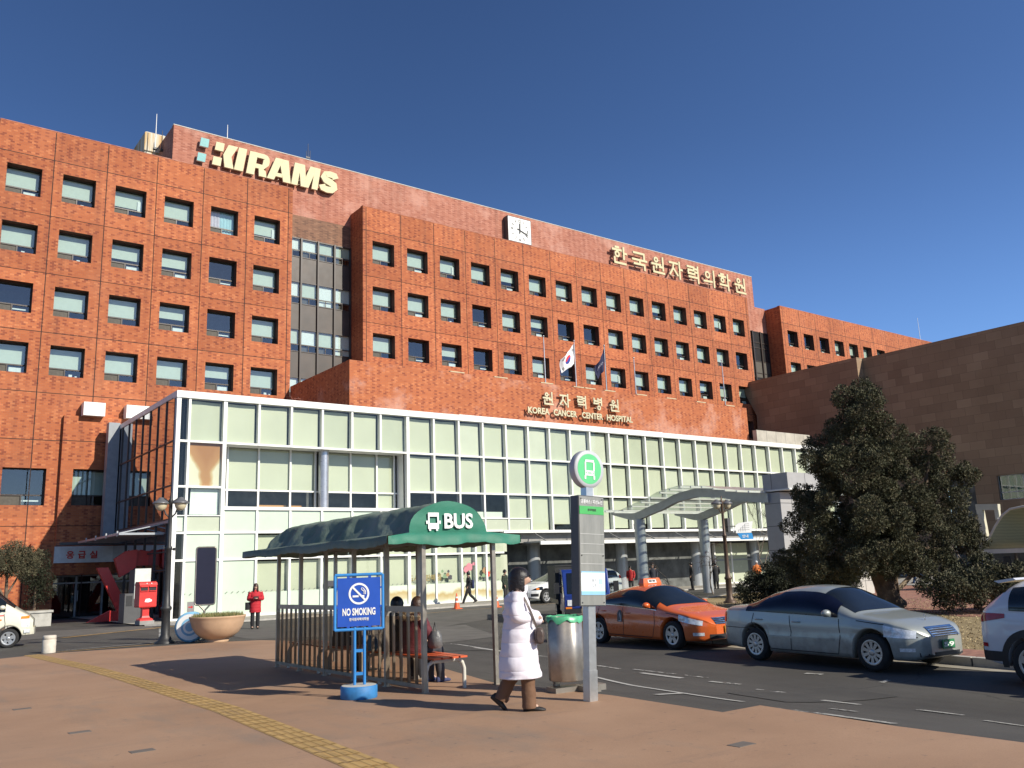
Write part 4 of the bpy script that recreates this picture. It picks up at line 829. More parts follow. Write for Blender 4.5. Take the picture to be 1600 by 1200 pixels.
def clock():
    s = thing('wall_clock', 'square white wall clock with black hands on the brick parapet', 'clock', (44.12, 55.9, 28.62))
    mb = MB(); mb.box(-1.23, 1.23, 0, .55, -1.1, 1.1); mb.build('clock_case', mat('clock_white', (.82, .82, .78), .4, var=.03), s)
    fr = MB()
    for q in ((-1.27, -1.23, -.01, .56, -1.14, 1.14), (1.23, 1.27, -.01, .56, -1.14, 1.14), (-1.23, 1.23, -.01, .56, 1.1, 1.14), (-1.23, 1.23, -.01, .56, -1.14, -1.1)): fr.box(*q)
    fr.build('clock_rim', M['dark_grey'], s)
    mk = MB()
    for h in (1, 2, 4, 5, 7, 8, 10, 11):
        a = math.radians(90 - 30 * h); d = Vector((math.cos(a), 0, math.sin(a))); mk.obox(d * .86 + Vector((0, -.015, 0)), d, (0, 1, 0), d.cross(Vector((0, 1, 0))), .13, .012, .025)
    mk.build('hour_mark', M['black'], s)
    for t, x, z in (('12', 0, .84), ('3', .84, 0), ('6', 0, -.84), ('9', -.84, 0)): text('numeral', t, None, .28, .02, M['black'], s, (x, -.015, z), bold=.012)
    for nm, a, l0, l1, w in (('hour_hand', 88, -.3, .62, .055), ('minute_hand', -18, -.3, .92, .03), ('second_hand', -27, -.25, .95, .012)):
        a = math.radians(a); d = Vector((math.cos(a), 0, math.sin(a))); m = MB(); m.obox(d * (l0 + l1) / 2 + Vector((0, -.05, 0)), d, (0, 1, 0), d.cross(Vector((0, 1, 0))), (l1 - l0) / 2, .01, w); m.build(nm, M['black'], s)
clock()
def flag_mesh(w, h, swing, droop, ph, n=22, k=12):
    """cloth hanging from its hoist and blown a little to the left, with folds"""
    vs = []
    for i in range(n + 1):
        u = i / n
        for j in range(k + 1):
            v = j / k
            x = -u * w * swing + .03 * math.sin(7 * u + ph); z = -v * h * (1 - .12 * u) - u * w * droop * (1 - .25 * v)
            y = .16 * u ** .6 * math.sin(6.5 * u + 1.8 * v + ph) + .05 * math.sin(13 * u + ph)
            vs.append((x + .06 * math.sin(5 * v + 3 * u), y, z))
    fs = [(i * (k + 1) + j, (i + 1) * (k + 1) + j, (i + 1) * (k + 1) + j + 1, i * (k + 1) + j + 1) for i in range(n) for j in range(k)]
    return vs, fs
def flag_mat(name, kind):
    m, nt, bs = nodes(name); uv = N(nt, 'ShaderNodeUVMap'); s = N(nt, 'ShaderNodeSeparateXYZ'); L(nt, uv.outputs[0], s.inputs[0]); u, v = s.outputs[0], s.outputs[1]
    def band(c, a, b): return mth(nt, 'MULTIPLY', mth(nt, 'GREATER_THAN', c, a), mth(nt, 'LESS_THAN', c, b))
    if kind == 'k':
        dx = mth(nt, 'MULTIPLY', mth(nt, 'SUBTRACT', u, .5), 1.5); dy = mth(nt, 'SUBTRACT', v, .5)
        rr = mth(nt, 'SQRT', mth(nt, 'ADD', mth(nt, 'POWER', dx, 2.0), mth(nt, 'POWER', mth(nt, 'ABSOLUTE', dy), 2.0)))
        disc = mth(nt, 'LESS_THAN', rr, .25)
        wave = mth(nt, 'ADD', dy, mth(nt, 'MULTIPLY', mth(nt, 'SINE', mth(nt, 'MULTIPLY', dx, 12.6)), .085))
        c = mixc(nt, mth(nt, 'GREATER_THAN', wave, 0.0), (.03, .05, .30), (.62, .03, .05)); col = mixc(nt, disc, (.80, .79, .78), c)
        for cx, cy, sgn in ((.16, .82, 1), (.84, .82, -1), (.16, .18, -1), (.84, .18, 1)):
            ax = mth(nt, 'MULTIPLY', mth(nt, 'SUBTRACT', u, cx), 1.5); ay = mth(nt, 'SUBTRACT', v, cy); k = .5547; q = .8321
            al = mth(nt, 'ADD', mth(nt, 'MULTIPLY', ax, k * 1.0), mth(nt, 'MULTIPLY', ay, q * sgn)); pe = mth(nt, 'SUBTRACT', mth(nt, 'MULTIPLY', ax, q * sgn), mth(nt, 'MULTIPLY', ay, k))
            bars = mth(nt, 'MULTIPLY', mth(nt, 'LESS_THAN', mth(nt, 'ABSOLUTE', al), .115), mth(nt, 'LESS_THAN', mth(nt, 'ABSOLUTE', pe), .085))
            st = mth(nt, 'LESS_THAN', mth(nt, 'FRACT', mth(nt, 'ADD', mth(nt, 'MULTIPLY', pe, 17.6), 50.5 - .35)), .7)
            col = mixc(nt, mth(nt, 'MULTIPLY', bars, st), col, (.02, .02, .02))
    else:
        nz = noise(nt, uv.outputs[0], 16, 3); a = mth(nt, 'MULTIPLY', band(u, .25, .75), mth(nt, 'MULTIPLY', band(v, .42, .58), mth(nt, 'GREATER_THAN', nz, .52)))
        col = mixc(nt, a, (.010, .013, .055), (.35, .35, .4))
    L(nt, col, bs.inputs['Base Color']); bs.inputs['Roughness'].default_value = .8; return m
def flag(name, label, x, z, w, h, swing, droop, ph, m):
    vs, fs = flag_mesh(w, h, swing, droop, ph); me = bpy.data.meshes.new(name); me.from_pydata(vs, [], fs); me.materials.append(m)
    uvl = me.uv_layers.new(name='UVMap'); k = 13
    for lp in me.loops:
        i, j = divmod(lp.vertex_index, k); uvl.data[lp.index].uv = (i / 22, 1 - j / 12)
    me.polygons.foreach_set('use_smooth', [True] * len(me.polygons))
    tag(link(name, me, None, (x - .04, 46.2, z)), label, 'flag')
flag('flag', 'South Korean flag drooping from the second flagpole', 41.1, 15.8, 2.1, 1.5, .60, .62, .4, flag_mat('national_flag_cloth', 'k'))
flag('flag', 'navy blue flag drooping from the third flagpole', 44.08, 15.8, 1.9, 1.6, .45, .75, 1.6, flag_mat('navy_flag_cloth', 'n'))
for x, zt, lab in ((38.22, 15.95, 'bare flagpole left of the South Korean flag'), (41.1, 16.0, 'flagpole carrying the South Korean flag'), (44.09, 16.0, 'flagpole carrying the navy blue flag'), (47.16, 15.4, 'bare flagpole just right of the navy flag'), (57.65, 16.4, 'bare flagpole farthest right before the last windows')):
    t = thing('flagpole', lab, 'flagpole', (x, 46.2, 11.95), group='flagpoles along the brick block')
    mb = MB(); mb.tube([(0, 0, 0), (0, 0, (zt - 11.95) * .5), (0, 0, zt - 11.95)], [.05, .045, .03], 8); mb.build('pole', M['steel'], t)
    mb = MB(); mb.ball((0, 0, zt - 11.9), .07); mb.build('finial', M['steel'], t)
for x, z0, z1, y, lab in ((14.48, 29.4, 32.1, 59, 'tall thin white aerial by the rooftop tank'), (14.92, 29.4, 30.95, 59, 'short dark aerial beside the tall white one'), (19.15, 30.3, 32.2, 58, 'thin white aerial above the first cream letters'), (113.1, 26.7, 31.0, 57, 'lone thin mast on the far right wing roof'), (25.38, 30.3, 32.45, 58, 'dark forked aerial in the middle of the roof edge')):
    t = thing('roof_antenna', lab, 'antenna', (x, y, z0)); h = z1 - z0
    mb = MB(); mb.tube([(0, 0, 0), (0, 0, h)], [.045, .02], 6); mb.build('mast', M['dark_grey'] if 'dark' in lab else M['white_metal'], t)
    mb = MB(); mb.box(-.12, .12, -.12, .12, -.02, .12)
    if 'forked' in lab: mb.tube([(.16, 0, .1), (.16, 0, h * .75)], .03, 6); mb.tube([(-.14, 0, .3), (-.14, 0, h * .7)], .02, 6); mb.box(-.16, .18, -.02, .02, h * .45, h * .5)
    mb.build('base', M['dark_grey'], t)
t = thing('rooftop_tank', 'pale rust streaked concrete tank house behind the roof parapet', 'tank', (14.7, 60, 25.6))
m, nt, bs = nodes('rust_streaked_concrete'); c = coords(nt); mp = N(nt, 'ShaderNodeMapping'); mp.inputs['Scale'].default_value = (2.2, 2.2, .18); L(nt, c, mp.inputs[0]); nz = noise(nt, mp.outputs[0], 1.0, 4)
L(nt, ramp(nt, nz, [(.45, (.60, .57, .47)), (.58, (.50, .33, .14)), (.72, (.30, .12, .04))]), bs.inputs['Base Color']); bs.inputs['Roughness'].default_value = .85
mb = MB(); pf = [(-.75, 0), (1.6, 0), (1.6, 3), (-.75, 3)]; mb.ring_loft([[(-.65 , 0, z), (.9, 0, z), (1.1, .2, z), (1.1, 3, z), (-.65, 3, z)] for z in (0, 4.0)] + [[(-.65, 0, 4.0), (.9, 0, 4.0), (1.1, .2, 4.0), (1.1, 3, 4.0), (-.65, 3, 4.0)], [(-.72, -.1, 4.04), (.95, -.1, 4.04), (1.18, .15, 4.04), (1.18, 3, 4.04), (-.72, 3, 4.04)], [(-.72, -.1, 5.4), (.95, -.1, 5.4), (1.18, .15, 5.4), (1.18, 3, 5.4), (-.72, 3, 5.4)], [(-.5, .4, 5.72), (.7, .4, 5.72), (.9, .6, 5.72), (.9, 3, 5.72), (-.5, 3, 5.72)]], smooth=False, caps=True); mb.build('tank_body', m, t)
# white boxes standing on the ledge
def ledge_box(x, w, lab):
    t = thing('duct_box', lab, 'duct', (x, 53.75, 9.42), group='white duct boxes on the brick ledge')
    mb = MB(); mb.box(0, w, 0, .7, .0, .78); mb.build('casing', M['white_metal'], t); mb = MB()
    for q in (.14, w - .14): mb.box(q - .008, q + .008, -.004, .01, .02, .76)
    mb.build('seam', M['grey_metal'], t)
ledge_box(10.05, 1.15, 'white duct box on the brick ledge, clear of the glass annex'); ledge_box(12.36, 1.3, 'white duct box on the brick ledge, half hidden by the glass annex')
t = thing('roof_ladder', 'rusty red caged ladder on the annex roof', 'ladder', (21.6, 50.5, 8.7))
mb = MB()
for x in (-.25, .25): mb.tube([(x, 0, 0), (x, 0, 1.9), (x, .5, 2.3), (x, .9, 2.0)], .035, 6)
for k in range(8): mb.tube([(-.25, 0, .2 + .27 * k), (.25, 0, .2 + .27 * k)], .022, 6)
mb.build('rails', M['rust'], t); mb = MB()
for k in range(3):
    z = .8 + .5 * k; mb.tube([(-.25 + .0, 0, z)] + [(.42 * math.cos(a), -.35 + .42 * math.sin(a) * -1, z) for a in np.linspace(math.pi * .9, math.pi * .1, 8)] + [(.25, 0, z)], .022, 6)
for a in (-.4, 0, .4): mb.tube([(a, -.72 + abs(a) * .3, .6), (a, -.72 + abs(a) * .3, 1.9)], .02, 6)
mb.build('cage', M['rust'], t)

# ================================================================== STONE CLAD BUILDING AT RIGHT
def stone_mat():
    m, nt, bs = nodes('tan_stone_cladding'); c = coords(nt); s = N(nt, 'ShaderNodeSeparateXYZ'); L(nt, c, s.inputs[0])
    u = mth(nt, 'ADD', s.outputs[0], s.outputs[1]); cb = N(nt, 'ShaderNodeCombineXYZ'); L(nt, mth(nt, 'DIVIDE', u, 1.25), cb.inputs[0]); L(nt, mth(nt, 'DIVIDE', s.outputs[2], .72), cb.inputs[1])
    row = mth(nt, 'FLOOR', mth(nt, 'DIVIDE', s.outputs[2], .72)); ci = mth(nt, 'FLOOR', mth(nt, 'ADD', mth(nt, 'DIVIDE', u, 1.25), mth(nt, 'MULTIPLY', row, .5)))
    cc = N(nt, 'ShaderNodeCombineXYZ'); L(nt, ci, cc.inputs[0]); L(nt, row, cc.inputs[1]); wn = N(nt, 'ShaderNodeTexWhiteNoise', noise_dimensions='2D'); L(nt, cc.outputs[0], wn.inputs[0])
    col = ramp(nt, wn.outputs[0], [(0, (.26, .175, .11)), (.6, (.30, .205, .128)), (1, (.35, .245, .155))])
    fu = mth(nt, 'FRACT', mth(nt, 'ADD', mth(nt, 'DIVIDE', u, 1.25), mth(nt, 'MULTIPLY', row, .5))); fv = mth(nt, 'FRACT', mth(nt, 'DIVIDE', s.outputs[2], .72)); jm = mth(nt, 'MAXIMUM', mth(nt, 'LESS_THAN', fu, .018), mth(nt, 'LESS_THAN', fv, .03)); col = mixc(nt, mth(nt, 'MULTIPLY', jm, .55), col, (.10, .07, .05))
    nz = noise(nt, c, .3, 6); L(nt, mixc(nt, .4, col, ramp(nt, nz, [(.3, (.6, .55, .5)), (.7, (1.1, 1.1, 1.1))]), 'MULTIPLY'), bs.inputs['Base Color']); bs.inputs['Roughness'].default_value = .8; return m
M['stone'] = stone_mat()
t = thing('stone_building', 'tall windowless tan stone building in shadow behind the conifer', 'building')
mb = MB(); zt = 17.5
# far wing: its end face tapers (the wall leans)
mb.add([(72, 54.4, -1.9), (72, 42.4, -1.9), (72.0, 42.4, zt), (72, 55.6, zt), (73.0, 42.4, zt), (72.3, 42.4, -1.9), (73.0, 55.6, zt), (72, 53.9, 14.0)], [(0, 1, 2, 3, 7), (1, 5, 4, 2), (2, 4, 6, 3)])
mb.build('wall', M['stone'], t)
mb = MB()
def wy(X, y0, y1, z0, z1, holes):
    ys = sorted({y0, y1, *[h[0] for h in holes], *[h[1] for h in holes]}); zs = sorted({z0, z1, *[h[2] for h in holes], *[h[3] for h in holes]})
    for i in range(len(ys) - 1):
        for j in range(len(zs) - 1):
            cy, cz = (ys[i] + ys[i + 1]) / 2, (zs[j] + zs[j + 1]) / 2
            if any(h[0] < cy < h[1] and h[2] < cz < h[3] for h in holes): continue
            mb.quad((X, ys[i + 1], zs[j]), (X, ys[i], zs[j]), (X, ys[i], zs[j + 1]), (X, ys[i + 1], zs[j + 1]))
    for a, b, c_, d in holes:
        mb.quad((X, a, c_), (X + .4, a, c_), (X + .4, a, d), (X, a, d)); mb.quad((X, b, c_), (X, b, d), (X + .4, b, d), (X + .4, b, c_)); mb.quad((X, a, c_), (X, b, c_), (X + .4, b, c_), (X + .4, a, c_)); mb.quad((X, a, d), (X + .4, a, d), (X + .4, b, d), (X, b, d))
wy(73.0, 5, 42.4, -1.9, zt, [(26.5, 32.2, 3.75, 5.7), (34.0, 36.4, -1.9, 6.5)]); mb.quad((73, 42.4, zt), (73, 5, zt), (95, 5, zt), (95, 55, zt)); mb.quad((73, 5, -1.9), (95, 5, -1.9), (95, 5, zt), (73, 5, zt)); mb.quad((73, 42.4, -1.9), (73, 42.4, zt), (73, 56, zt), (73, 56, -1.9))
mb.build('wall', M['stone'], t)
g = MB(); f = MB(); X = 73.3
g.quad((X, 32.2, 3.75), (X, 26.5, 3.75), (X, 26.5, 5.7), (X, 32.2, 5.7))
for y in (26.5, 28.4, 30.3, 32.2): f.box(X - .04, X + .04, y - .04, y + .04, 3.75, 5.7)
for z in (3.78, 4.35, 5.67): f.box(X - .04, X + .04, 26.5, 32.2, z - .035, z + .035)
w = f.build('window', M['grey_metal'], t); g.build('pane', M['glass_green'], w)
bb = MB(); bb.quad((X + .6, 33, 3.5), (X + .6, 26, 3.5), (X + .6, 26, 6), (X + .6, 33, 6), 0); bb.quad((X + .2, 36.4, -1.9), (X + .2, 34, -1.9), (X + .2, 34, 6.5), (X + .2, 36.4, 6.5), 1); bb.build('backing', [mat('green_room', (.07, .12, .09), .8, var=.5), M['room']], t)
cp = MB(); cp.box(71.98, 73.2, 42.38, 55.5, zt + .002, zt + .07); cp.box(72.98, 73.3, 5, 42.37, zt + .002, zt + .07); cp.build('coping', M['stone'], t)

# ================================================================== ENTRANCE CANOPY OVER THE DROP-OFF
def canopy():
    t = thing('entrance_canopy', 'curved steel and glass canopy on round grey columns over the drop-off', 'canopy')
    prof = [(36.6, 2.86), (34.6, 2.62), (32.66, 3.05), (31.24, 3.45), (30.0, 3.58), (28.6, 3.44), (27.2, 3.15), (26.0, 2.98), (25.5, 2.95)]
    def crv(y):
        for (a, za), (b, zb) in zip(prof[:-1], prof[1:]):
            if b <= y <= a: u = (a - y) / (a - b); u2 = u * u * (3 - 2 * u) * .3 + u * .7; return za + (zb - za) * u2
        return prof[-1][1]
    ys = np.linspace(36.3, 25.6, 30)
    for X in (34.55, 39.76):
        mb = MB(); rings = []
        for y in ys:
            z = crv(y); d = .16 + .28 * min(1, max(0, (36.3 - y) / 2.2))
            rings.append([(X - .13, y, z), (X + .13, y, z), (X + .13, y, z - d), (X - .13, y, z - d)])
        mb.ring_loft(rings, smooth=False, caps=True); mb.build('beam', M['grey_metal'], t)
        mb = MB(); zt = crv(34.24) - .42; mb.tube([(X, 34.24, G(X, 34.2)), (X, 34.24, zt)], .3, 22, caps=True); mb.build('column', mat('canopy_column', (.40, .42, .44), .35, .25, var=.06), t)
    pu = MB(); gl = MB()
    yy = np.linspace(36.3, 25.8, 16)
    for y in yy: z = crv(y) + .06; pu.box(33.3, 41.2, y - .04, y + .04, z - .05, z + .03)
    pu.build('purlin', M['white_metal'], t)
    vs = []
    for y in ys: vs += [(33.2, y, crv(y) + .12), (41.3, y, crv(y) + .12)]
    gl.add(vs, [(2 * i, 2 * i + 1, 2 * i + 3, 2 * i + 2) for i in range(len(ys) - 1)], 0, True); gl.build('glass_roof', glass_mat('frosted_canopy_glass', (.62, .68, .64), .06, .3), t)
    p = thing('canopy_pylon', 'grey panel clad pylon carrying the right end of the canopy', 'pylon', (35.7, 25.0, G(35.7, 25) + IH))
    mb = MB(); b = -G(35.7, 25) - IH; mb.box(-1.15, .55, 0, .9, 0, b + 2.96); mb.box(-1.15, 1.75, -.5, .9, b + 3.1, b + 3.84); mb.build('cladding', mat('pylon_panel', (.36, .355, .35), .55, var=.06), p)
    sm = MB()
    for z in (b + 2.45, b + 1.4, b + .3): sm.box(-1.156, .556, -.006, .906, z - .012, z + .012)
    for x in (-.3,): sm.box(x - .01, x + .01, -.006, .01, 0, b + 2.9)
    sm.box(-1.156, -1.14, .4, .42, b + 3.1, b + 3.84); sm.box(.2, .22, -.506, -.49, b + 3.1, b + 3.84); sm.build('panel_joint', M['dark_grey'], p)
    lg = MB(); lg.box(-1.2, 1.9, -.6, 1.0, b + 3.02, b + 3.09); lg.box(.5, 1.5, -.45, .1, b + 2.75, b + 2.99); lg.build('ledge', M['white_metal'], p)
canopy()
# covered stair / car park entrance at the far right, with its white portal frame
t = thing('car_park_canopy', 'curved grey glazed roof over the car park entrance beyond the hedge', 'canopy', (45, 20, gz(20)))
mb = MB(); prof = [(21.3, 1.66), (20.9, 1.78), (20.4, 2.15), (20.0, 2.75), (19.6, 3.25), (19.2, 3.52), (18.6, 3.6), (17.6, 3.62), (14, 3.6)]
vs = []
for y, z in prof: vs += [(-.6, y - 20, z), (7, y - 20, z)]
mb.add(vs, [(2 * i, 2 * i + 2, 2 * i + 3, 2 * i + 1) for i in range(len(prof) - 1)], 0, True)
m, nt, bs = nodes('ribbed_roof_sheet'); c = coords(nt); wv = N(nt, 'ShaderNodeTexWave'); wv.bands_direction = 'Z'; wv.inputs['Scale'].default_value = 2.2; wv.inputs['Distortion'].default_value = 2.5; L(nt, c, wv.inputs[0])
L(nt, ramp(nt, wv.outputs[0], [(.2, (.15, .20, .20)), (.8, (.19, .25, .245))]), bs.inputs['Base Color']); bs.inputs['Roughness'].default_value = .35
mb.build('roof_sheet', m, t)
e = MB(); e.tube([(-.6, y - 20, z) for y, z in prof], .06, 8); e.bar((-.6, 1.35, 1.6), (7, 1.35, 1.6), .1); e.bar((-.62, 1.3, 1.58), (-.62, -6, 1.55), .14, .2); e.build('edge_trim', M['concrete'], t)
w = MB(); w.quad((-.3, 1.2, 0), (-.3, -6, 0), (-.3, -6, 1.5), (-.3, 1.2, 1.5)); w.quad((6, 1.2, 0), (6, -6, 0), (6, -6, 1.5), (6, 1.2, 1.5)); w.build('glazing', M['glass_dark'], t)
t = thing('portal_frame', 'cream steel portal frame standing beside the curved car park roof', 'frame', (49.6, 22.6, gz(22.6)))
mb = MB(); b = 1.72
mb.bar((0, .25, 0.3), (0, .4, b + 2.4), .32, .3); mb.bar((0, .55, b + 2.28), (0, -.62, b + 2.2), .3, .32); mb.bar((0, -.5, b + 2.2), (0, -.5, b + 1.5), .22); mb.build('frame', mat('cream_frame', (.60, .56, .42), .6), t)
mb = MB(); mb.tube([(0, .3, b + .6), (-1.5, -.4, b - .2)], .04, 6); mb.tube([(0, -.45, b + 1.6), (-1.5, -1.2, b + 1.5)], .04, 6); mb.build('strut', M['white_metal'], t)
# ================================================================== BUS STOP AND STREET FURNITURE
def shelter():
    ang = math.atan2(.26, 5.7); z0 = gz(10.5)
    t = thing('bus_shelter', 'bus shelter with a green barrel canvas roof and steel railings', 'bus shelter', (6.35, 10.5, 0), -ang)
    W, LN = 1.15, 5.72
    gl = lambda y: gz(10.5 + y)
    ys = [0, 1.14, 2.28, 3.43, 4.57, LN]
    for x in (0, W):
        for i, y in enumerate(ys):
            if x and i not in (0, 2, 3, 5): continue
            mb = MB(); mb.box(x - .03, x + .03, y - .03, y + .03, gl(y), .47); mb.box(x - .05, x + .05, y - .05, y + .05, gl(y), gl(y) + .02); mb.build('post', M['dull_steel'], t)
    rl = MB()
    for a, b in zip(ys[:-1], ys[1:]):
        rl.bar((0, a + .03, gl(a) + 1.10), (0, b - .03, gl(b) + 1.10), .05, .075); rl.bar((0, a + .03, gl(a) + .09), (0, b - .03, gl(b) + .09), .05, .05)
        for k in range(1, 5): y = a + (b - a) * k / 5; rl.box(-.017, .017, y - .017, y + .017, gl(y) + .1, gl(y) + 1.07)
    rl.build('railing', M['dull_steel'], t)
    pn = MB()
    for a, b in zip(ys[:-1], ys[1:]): pn.quad((-.035, a + .04, gl(a) + .12), (-.035, b - .04, gl(b) + .12), (-.035, b - .04, gl(b) + 1.0), (-.035, a + .04, gl(a) + 1.0))
    pn.build('clear_panel', glass_mat('smoky_acrylic', (.70, .62, .54), .0, .12, ior=1.15), t)
    fr = MB()
    for x in (0, W): fr.bar((x, -.1, .44), (x, LN + .1, .44), .05)
    for y in ys: fr.bar((-.55, y, .43), (W + .45, y, .43), .035)
    for x in (-.55, W + .42): fr.bar((x, -.1, .43), (x, LN + .1, .43), .035)
    fr.build('roof_frame', M['dull_steel'], t)
    # canvas: barrel vault between side brims, gathered and slightly sagging between the ribs
    m, nt, bs = nodes('green_canvas'); c = coords(nt); n1 = noise(nt, c, 1.6, 5, .6); n2 = noise(nt, c, 90, 2)
    L(nt, ramp(nt, n1, [(.3, (.012, .135, .082)), (.7, (.02, .19, .12))]), bs.inputs['Base Color']); bs.inputs['Roughness'].default_value = .6; bs.inputs['Sheen Weight'].default_value = .15; bump(nt, bs, mth(nt, 'ADD', n1, mth(nt, 'MULTIPLY', n2, .1)), .5, .04)
    m2, nt2, bs2 = nodes('weathered_canvas'); c = coords(nt2); n1 = noise(nt2, c, 1.1, 6, .6); n3 = noise(nt2, c, 5, 4)
    L(nt2, ramp(nt2, n1, [(.3, (.085, .13, .095)), (.52, (.15, .20, .155)), (.72, (.22, .26, .21))]), bs2.inputs['Base Color']); bs2.inputs['Roughness'].default_value = .75; bump(nt2, bs2, n3, .5, .05)
    y0, y1 = -.05, LN + .12; xl, xr = -.24, W - .13 + .0; cx = (xl + xr) / 2; hw = (xr - xl) / 2; zb, H = .50, .44
    def vault(a, y):
        ri = math.sin(math.pi * ((y - y0) / 1.14 % 1)); b_ = min(a, math.pi - a); lowp = max(0, 1 - ((b_ - .42) / .42) ** 2); sag = .03 * ri * math.sin(a) + .17 * ri ** .5 * lowp + .03 * lowp * math.sin(13 * y + 3 * a); rip = .016 * math.sin(9 * y + 5 * a) + .012 * math.sin(17 * y - 7 * a)
        end = min(1, (y1 - y) / .5) ** .5 if y > y1 - .5 else 1
        r = 1 - sag + rip * .8
        return (cx - hw * math.cos(a) * r, y, zb + H * math.sin(a) ** .85 * r * (.55 + .45 * end))
    nv = MB(); rings = [[vault(math.pi * k / 18, y) for k in range(19)] for y in np.linspace(y0, y1, 60)]; nv.ring_loft(rings, 0, True, False); nv.build('roof_canvas', m2, t)
    # gable with its lettering
    g = MB(); n = 18; nr = 8; vs = []
    for j in range(nr + 1):
        for k in range(n + 1):
            a = math.pi * k / n; p = vault(a, y0); u = j / nr; x = cx + (p[0] - cx) * u; z = zb + (p[2] - zb) * u
            vs.append((x, y0 - .012 * math.sin(7 * x + 4 * z) * (1 - u) - .006 * math.sin(23 * z), z))
    g.add(vs, [(j * (n + 1) + k, (j + 1) * (n + 1) + k, (j + 1) * (n + 1) + k + 1, j * (n + 1) + k + 1) for j in range(nr) for k in range(n)], 0, True)
    go = g.build('gable_canvas', m, t)
    g = MB(); g.add([vault(math.pi * k / n, y1) for k in range(n + 1)], [tuple(range(n + 1))], 0); g.build('gable_canvas', m2, t)
    text('lettering', 'BUS', .47, .215, .008, M['white'], go, (cx + .155, y0 - .026, .665), bold=.028)
    ic = MB(); ox, oz = cx - .255, .655; yq = y0 - .025
    def rq(x0, x1, z0, z1): ic.box(ox + x0, ox + x1, yq - .004, yq + .004, oz + z0, oz + z1)
    rq(-.085, .085, -.10, -.02); rq(-.085, .085, .07, .125); rq(-.085, -.062, -.02, .07); rq(.062, .085, -.02, .07); rq(-.07, -.04, -.125, -.10); rq(.04, .07, -.125, -.10); rq(-.115, -.092, -.03, .015); rq(.092, .115, -.03, .015)
    ic.build('bus_emblem', M['white'], go)
    # scalloped valance all round
    v = MB(); pts = []
    def run(a, b, nseg, mi):
        r0 = []; r1 = []; r2 = []
        for i in range(nseg + 1):
            u = i / nseg; x = a[0] + (b[0] - a[0]) * u; y = a[1] + (b[1] - a[1]) * u; nx, ny = (a[1] - b[1]), (b[0] - a[0]); l = math.hypot(nx, ny); nx /= -l; ny /= -l
            w = .009 * math.sin(u * nseg * 1.1) + .012 * math.sin(u * nseg * .43 + 1); zz = .02 * math.sin(u * nseg * .33)
            sc = .016 * abs(math.sin(math.pi * u * round(l / .29)))
            r0.append((a[2] + (b[2] - a[2]) * u, a[3] + (b[3] - a[3]) * u, zb + .01)); r1.append((x + nx * w, y + ny * w, .462 + zz * .6)); r2.append((x + nx * w * 1.6, y + ny * w * 1.6, .335 + zz - sc + .02))
        v.ring_loft([r0, r1, r2], mi, True, False)
    oL, oR, oF, oB = -.60, W + .40, -.14, LN + .30
    run((oL, oB, xl, y1), (oL, oF, xl, y0), 60, 1); run((oL, oF, xl, y0), (oR, oF, xr, y0), 36, 0); run((oR, oF, xr, y0), (oR, oB, xr, y1), 60, 1); run((oR, oB, xr, y1), (oL, oB, xl, y1), 30, 1)
    v.build('valance', [m, m2], t)
    return ang
SH_ANG = shelter()
def bench(y, lab):
    t = thing('bench', lab, 'bench', (6.42 + (y - 10.5) * .0456, y, gz(y)), -SH_ANG, group='orange slat benches in the bus shelter')
    for yy in (-.72, .72):
        mb = MB(); mb.tube([(0, yy, 0), (0, yy, .28), (.03, yy, .36), (.1, yy, .40), (.5, yy, .40), (.57, yy, .36), (.6, yy, .28), (.6, yy, 0)], .027, 10); mb.build('leg', mat('bench_leg_cream', (.60, .58, .50), .4), t)
    for k in range(4):
        mb = MB(); x = .05 + .14 * k; mb.box(x, x + .11, -.85, .85, .43, .455); mb.build('slat', mat('orange_slat', (.62, .11, .035), .45, var=.15), t)
bench(11.3, 'orange slat bench at the street end of the bus shelter'); bench(13.2, 'orange slat bench in the middle of the bus shelter'); bench(15.1, 'orange slat bench at the far end of the bus shelter')
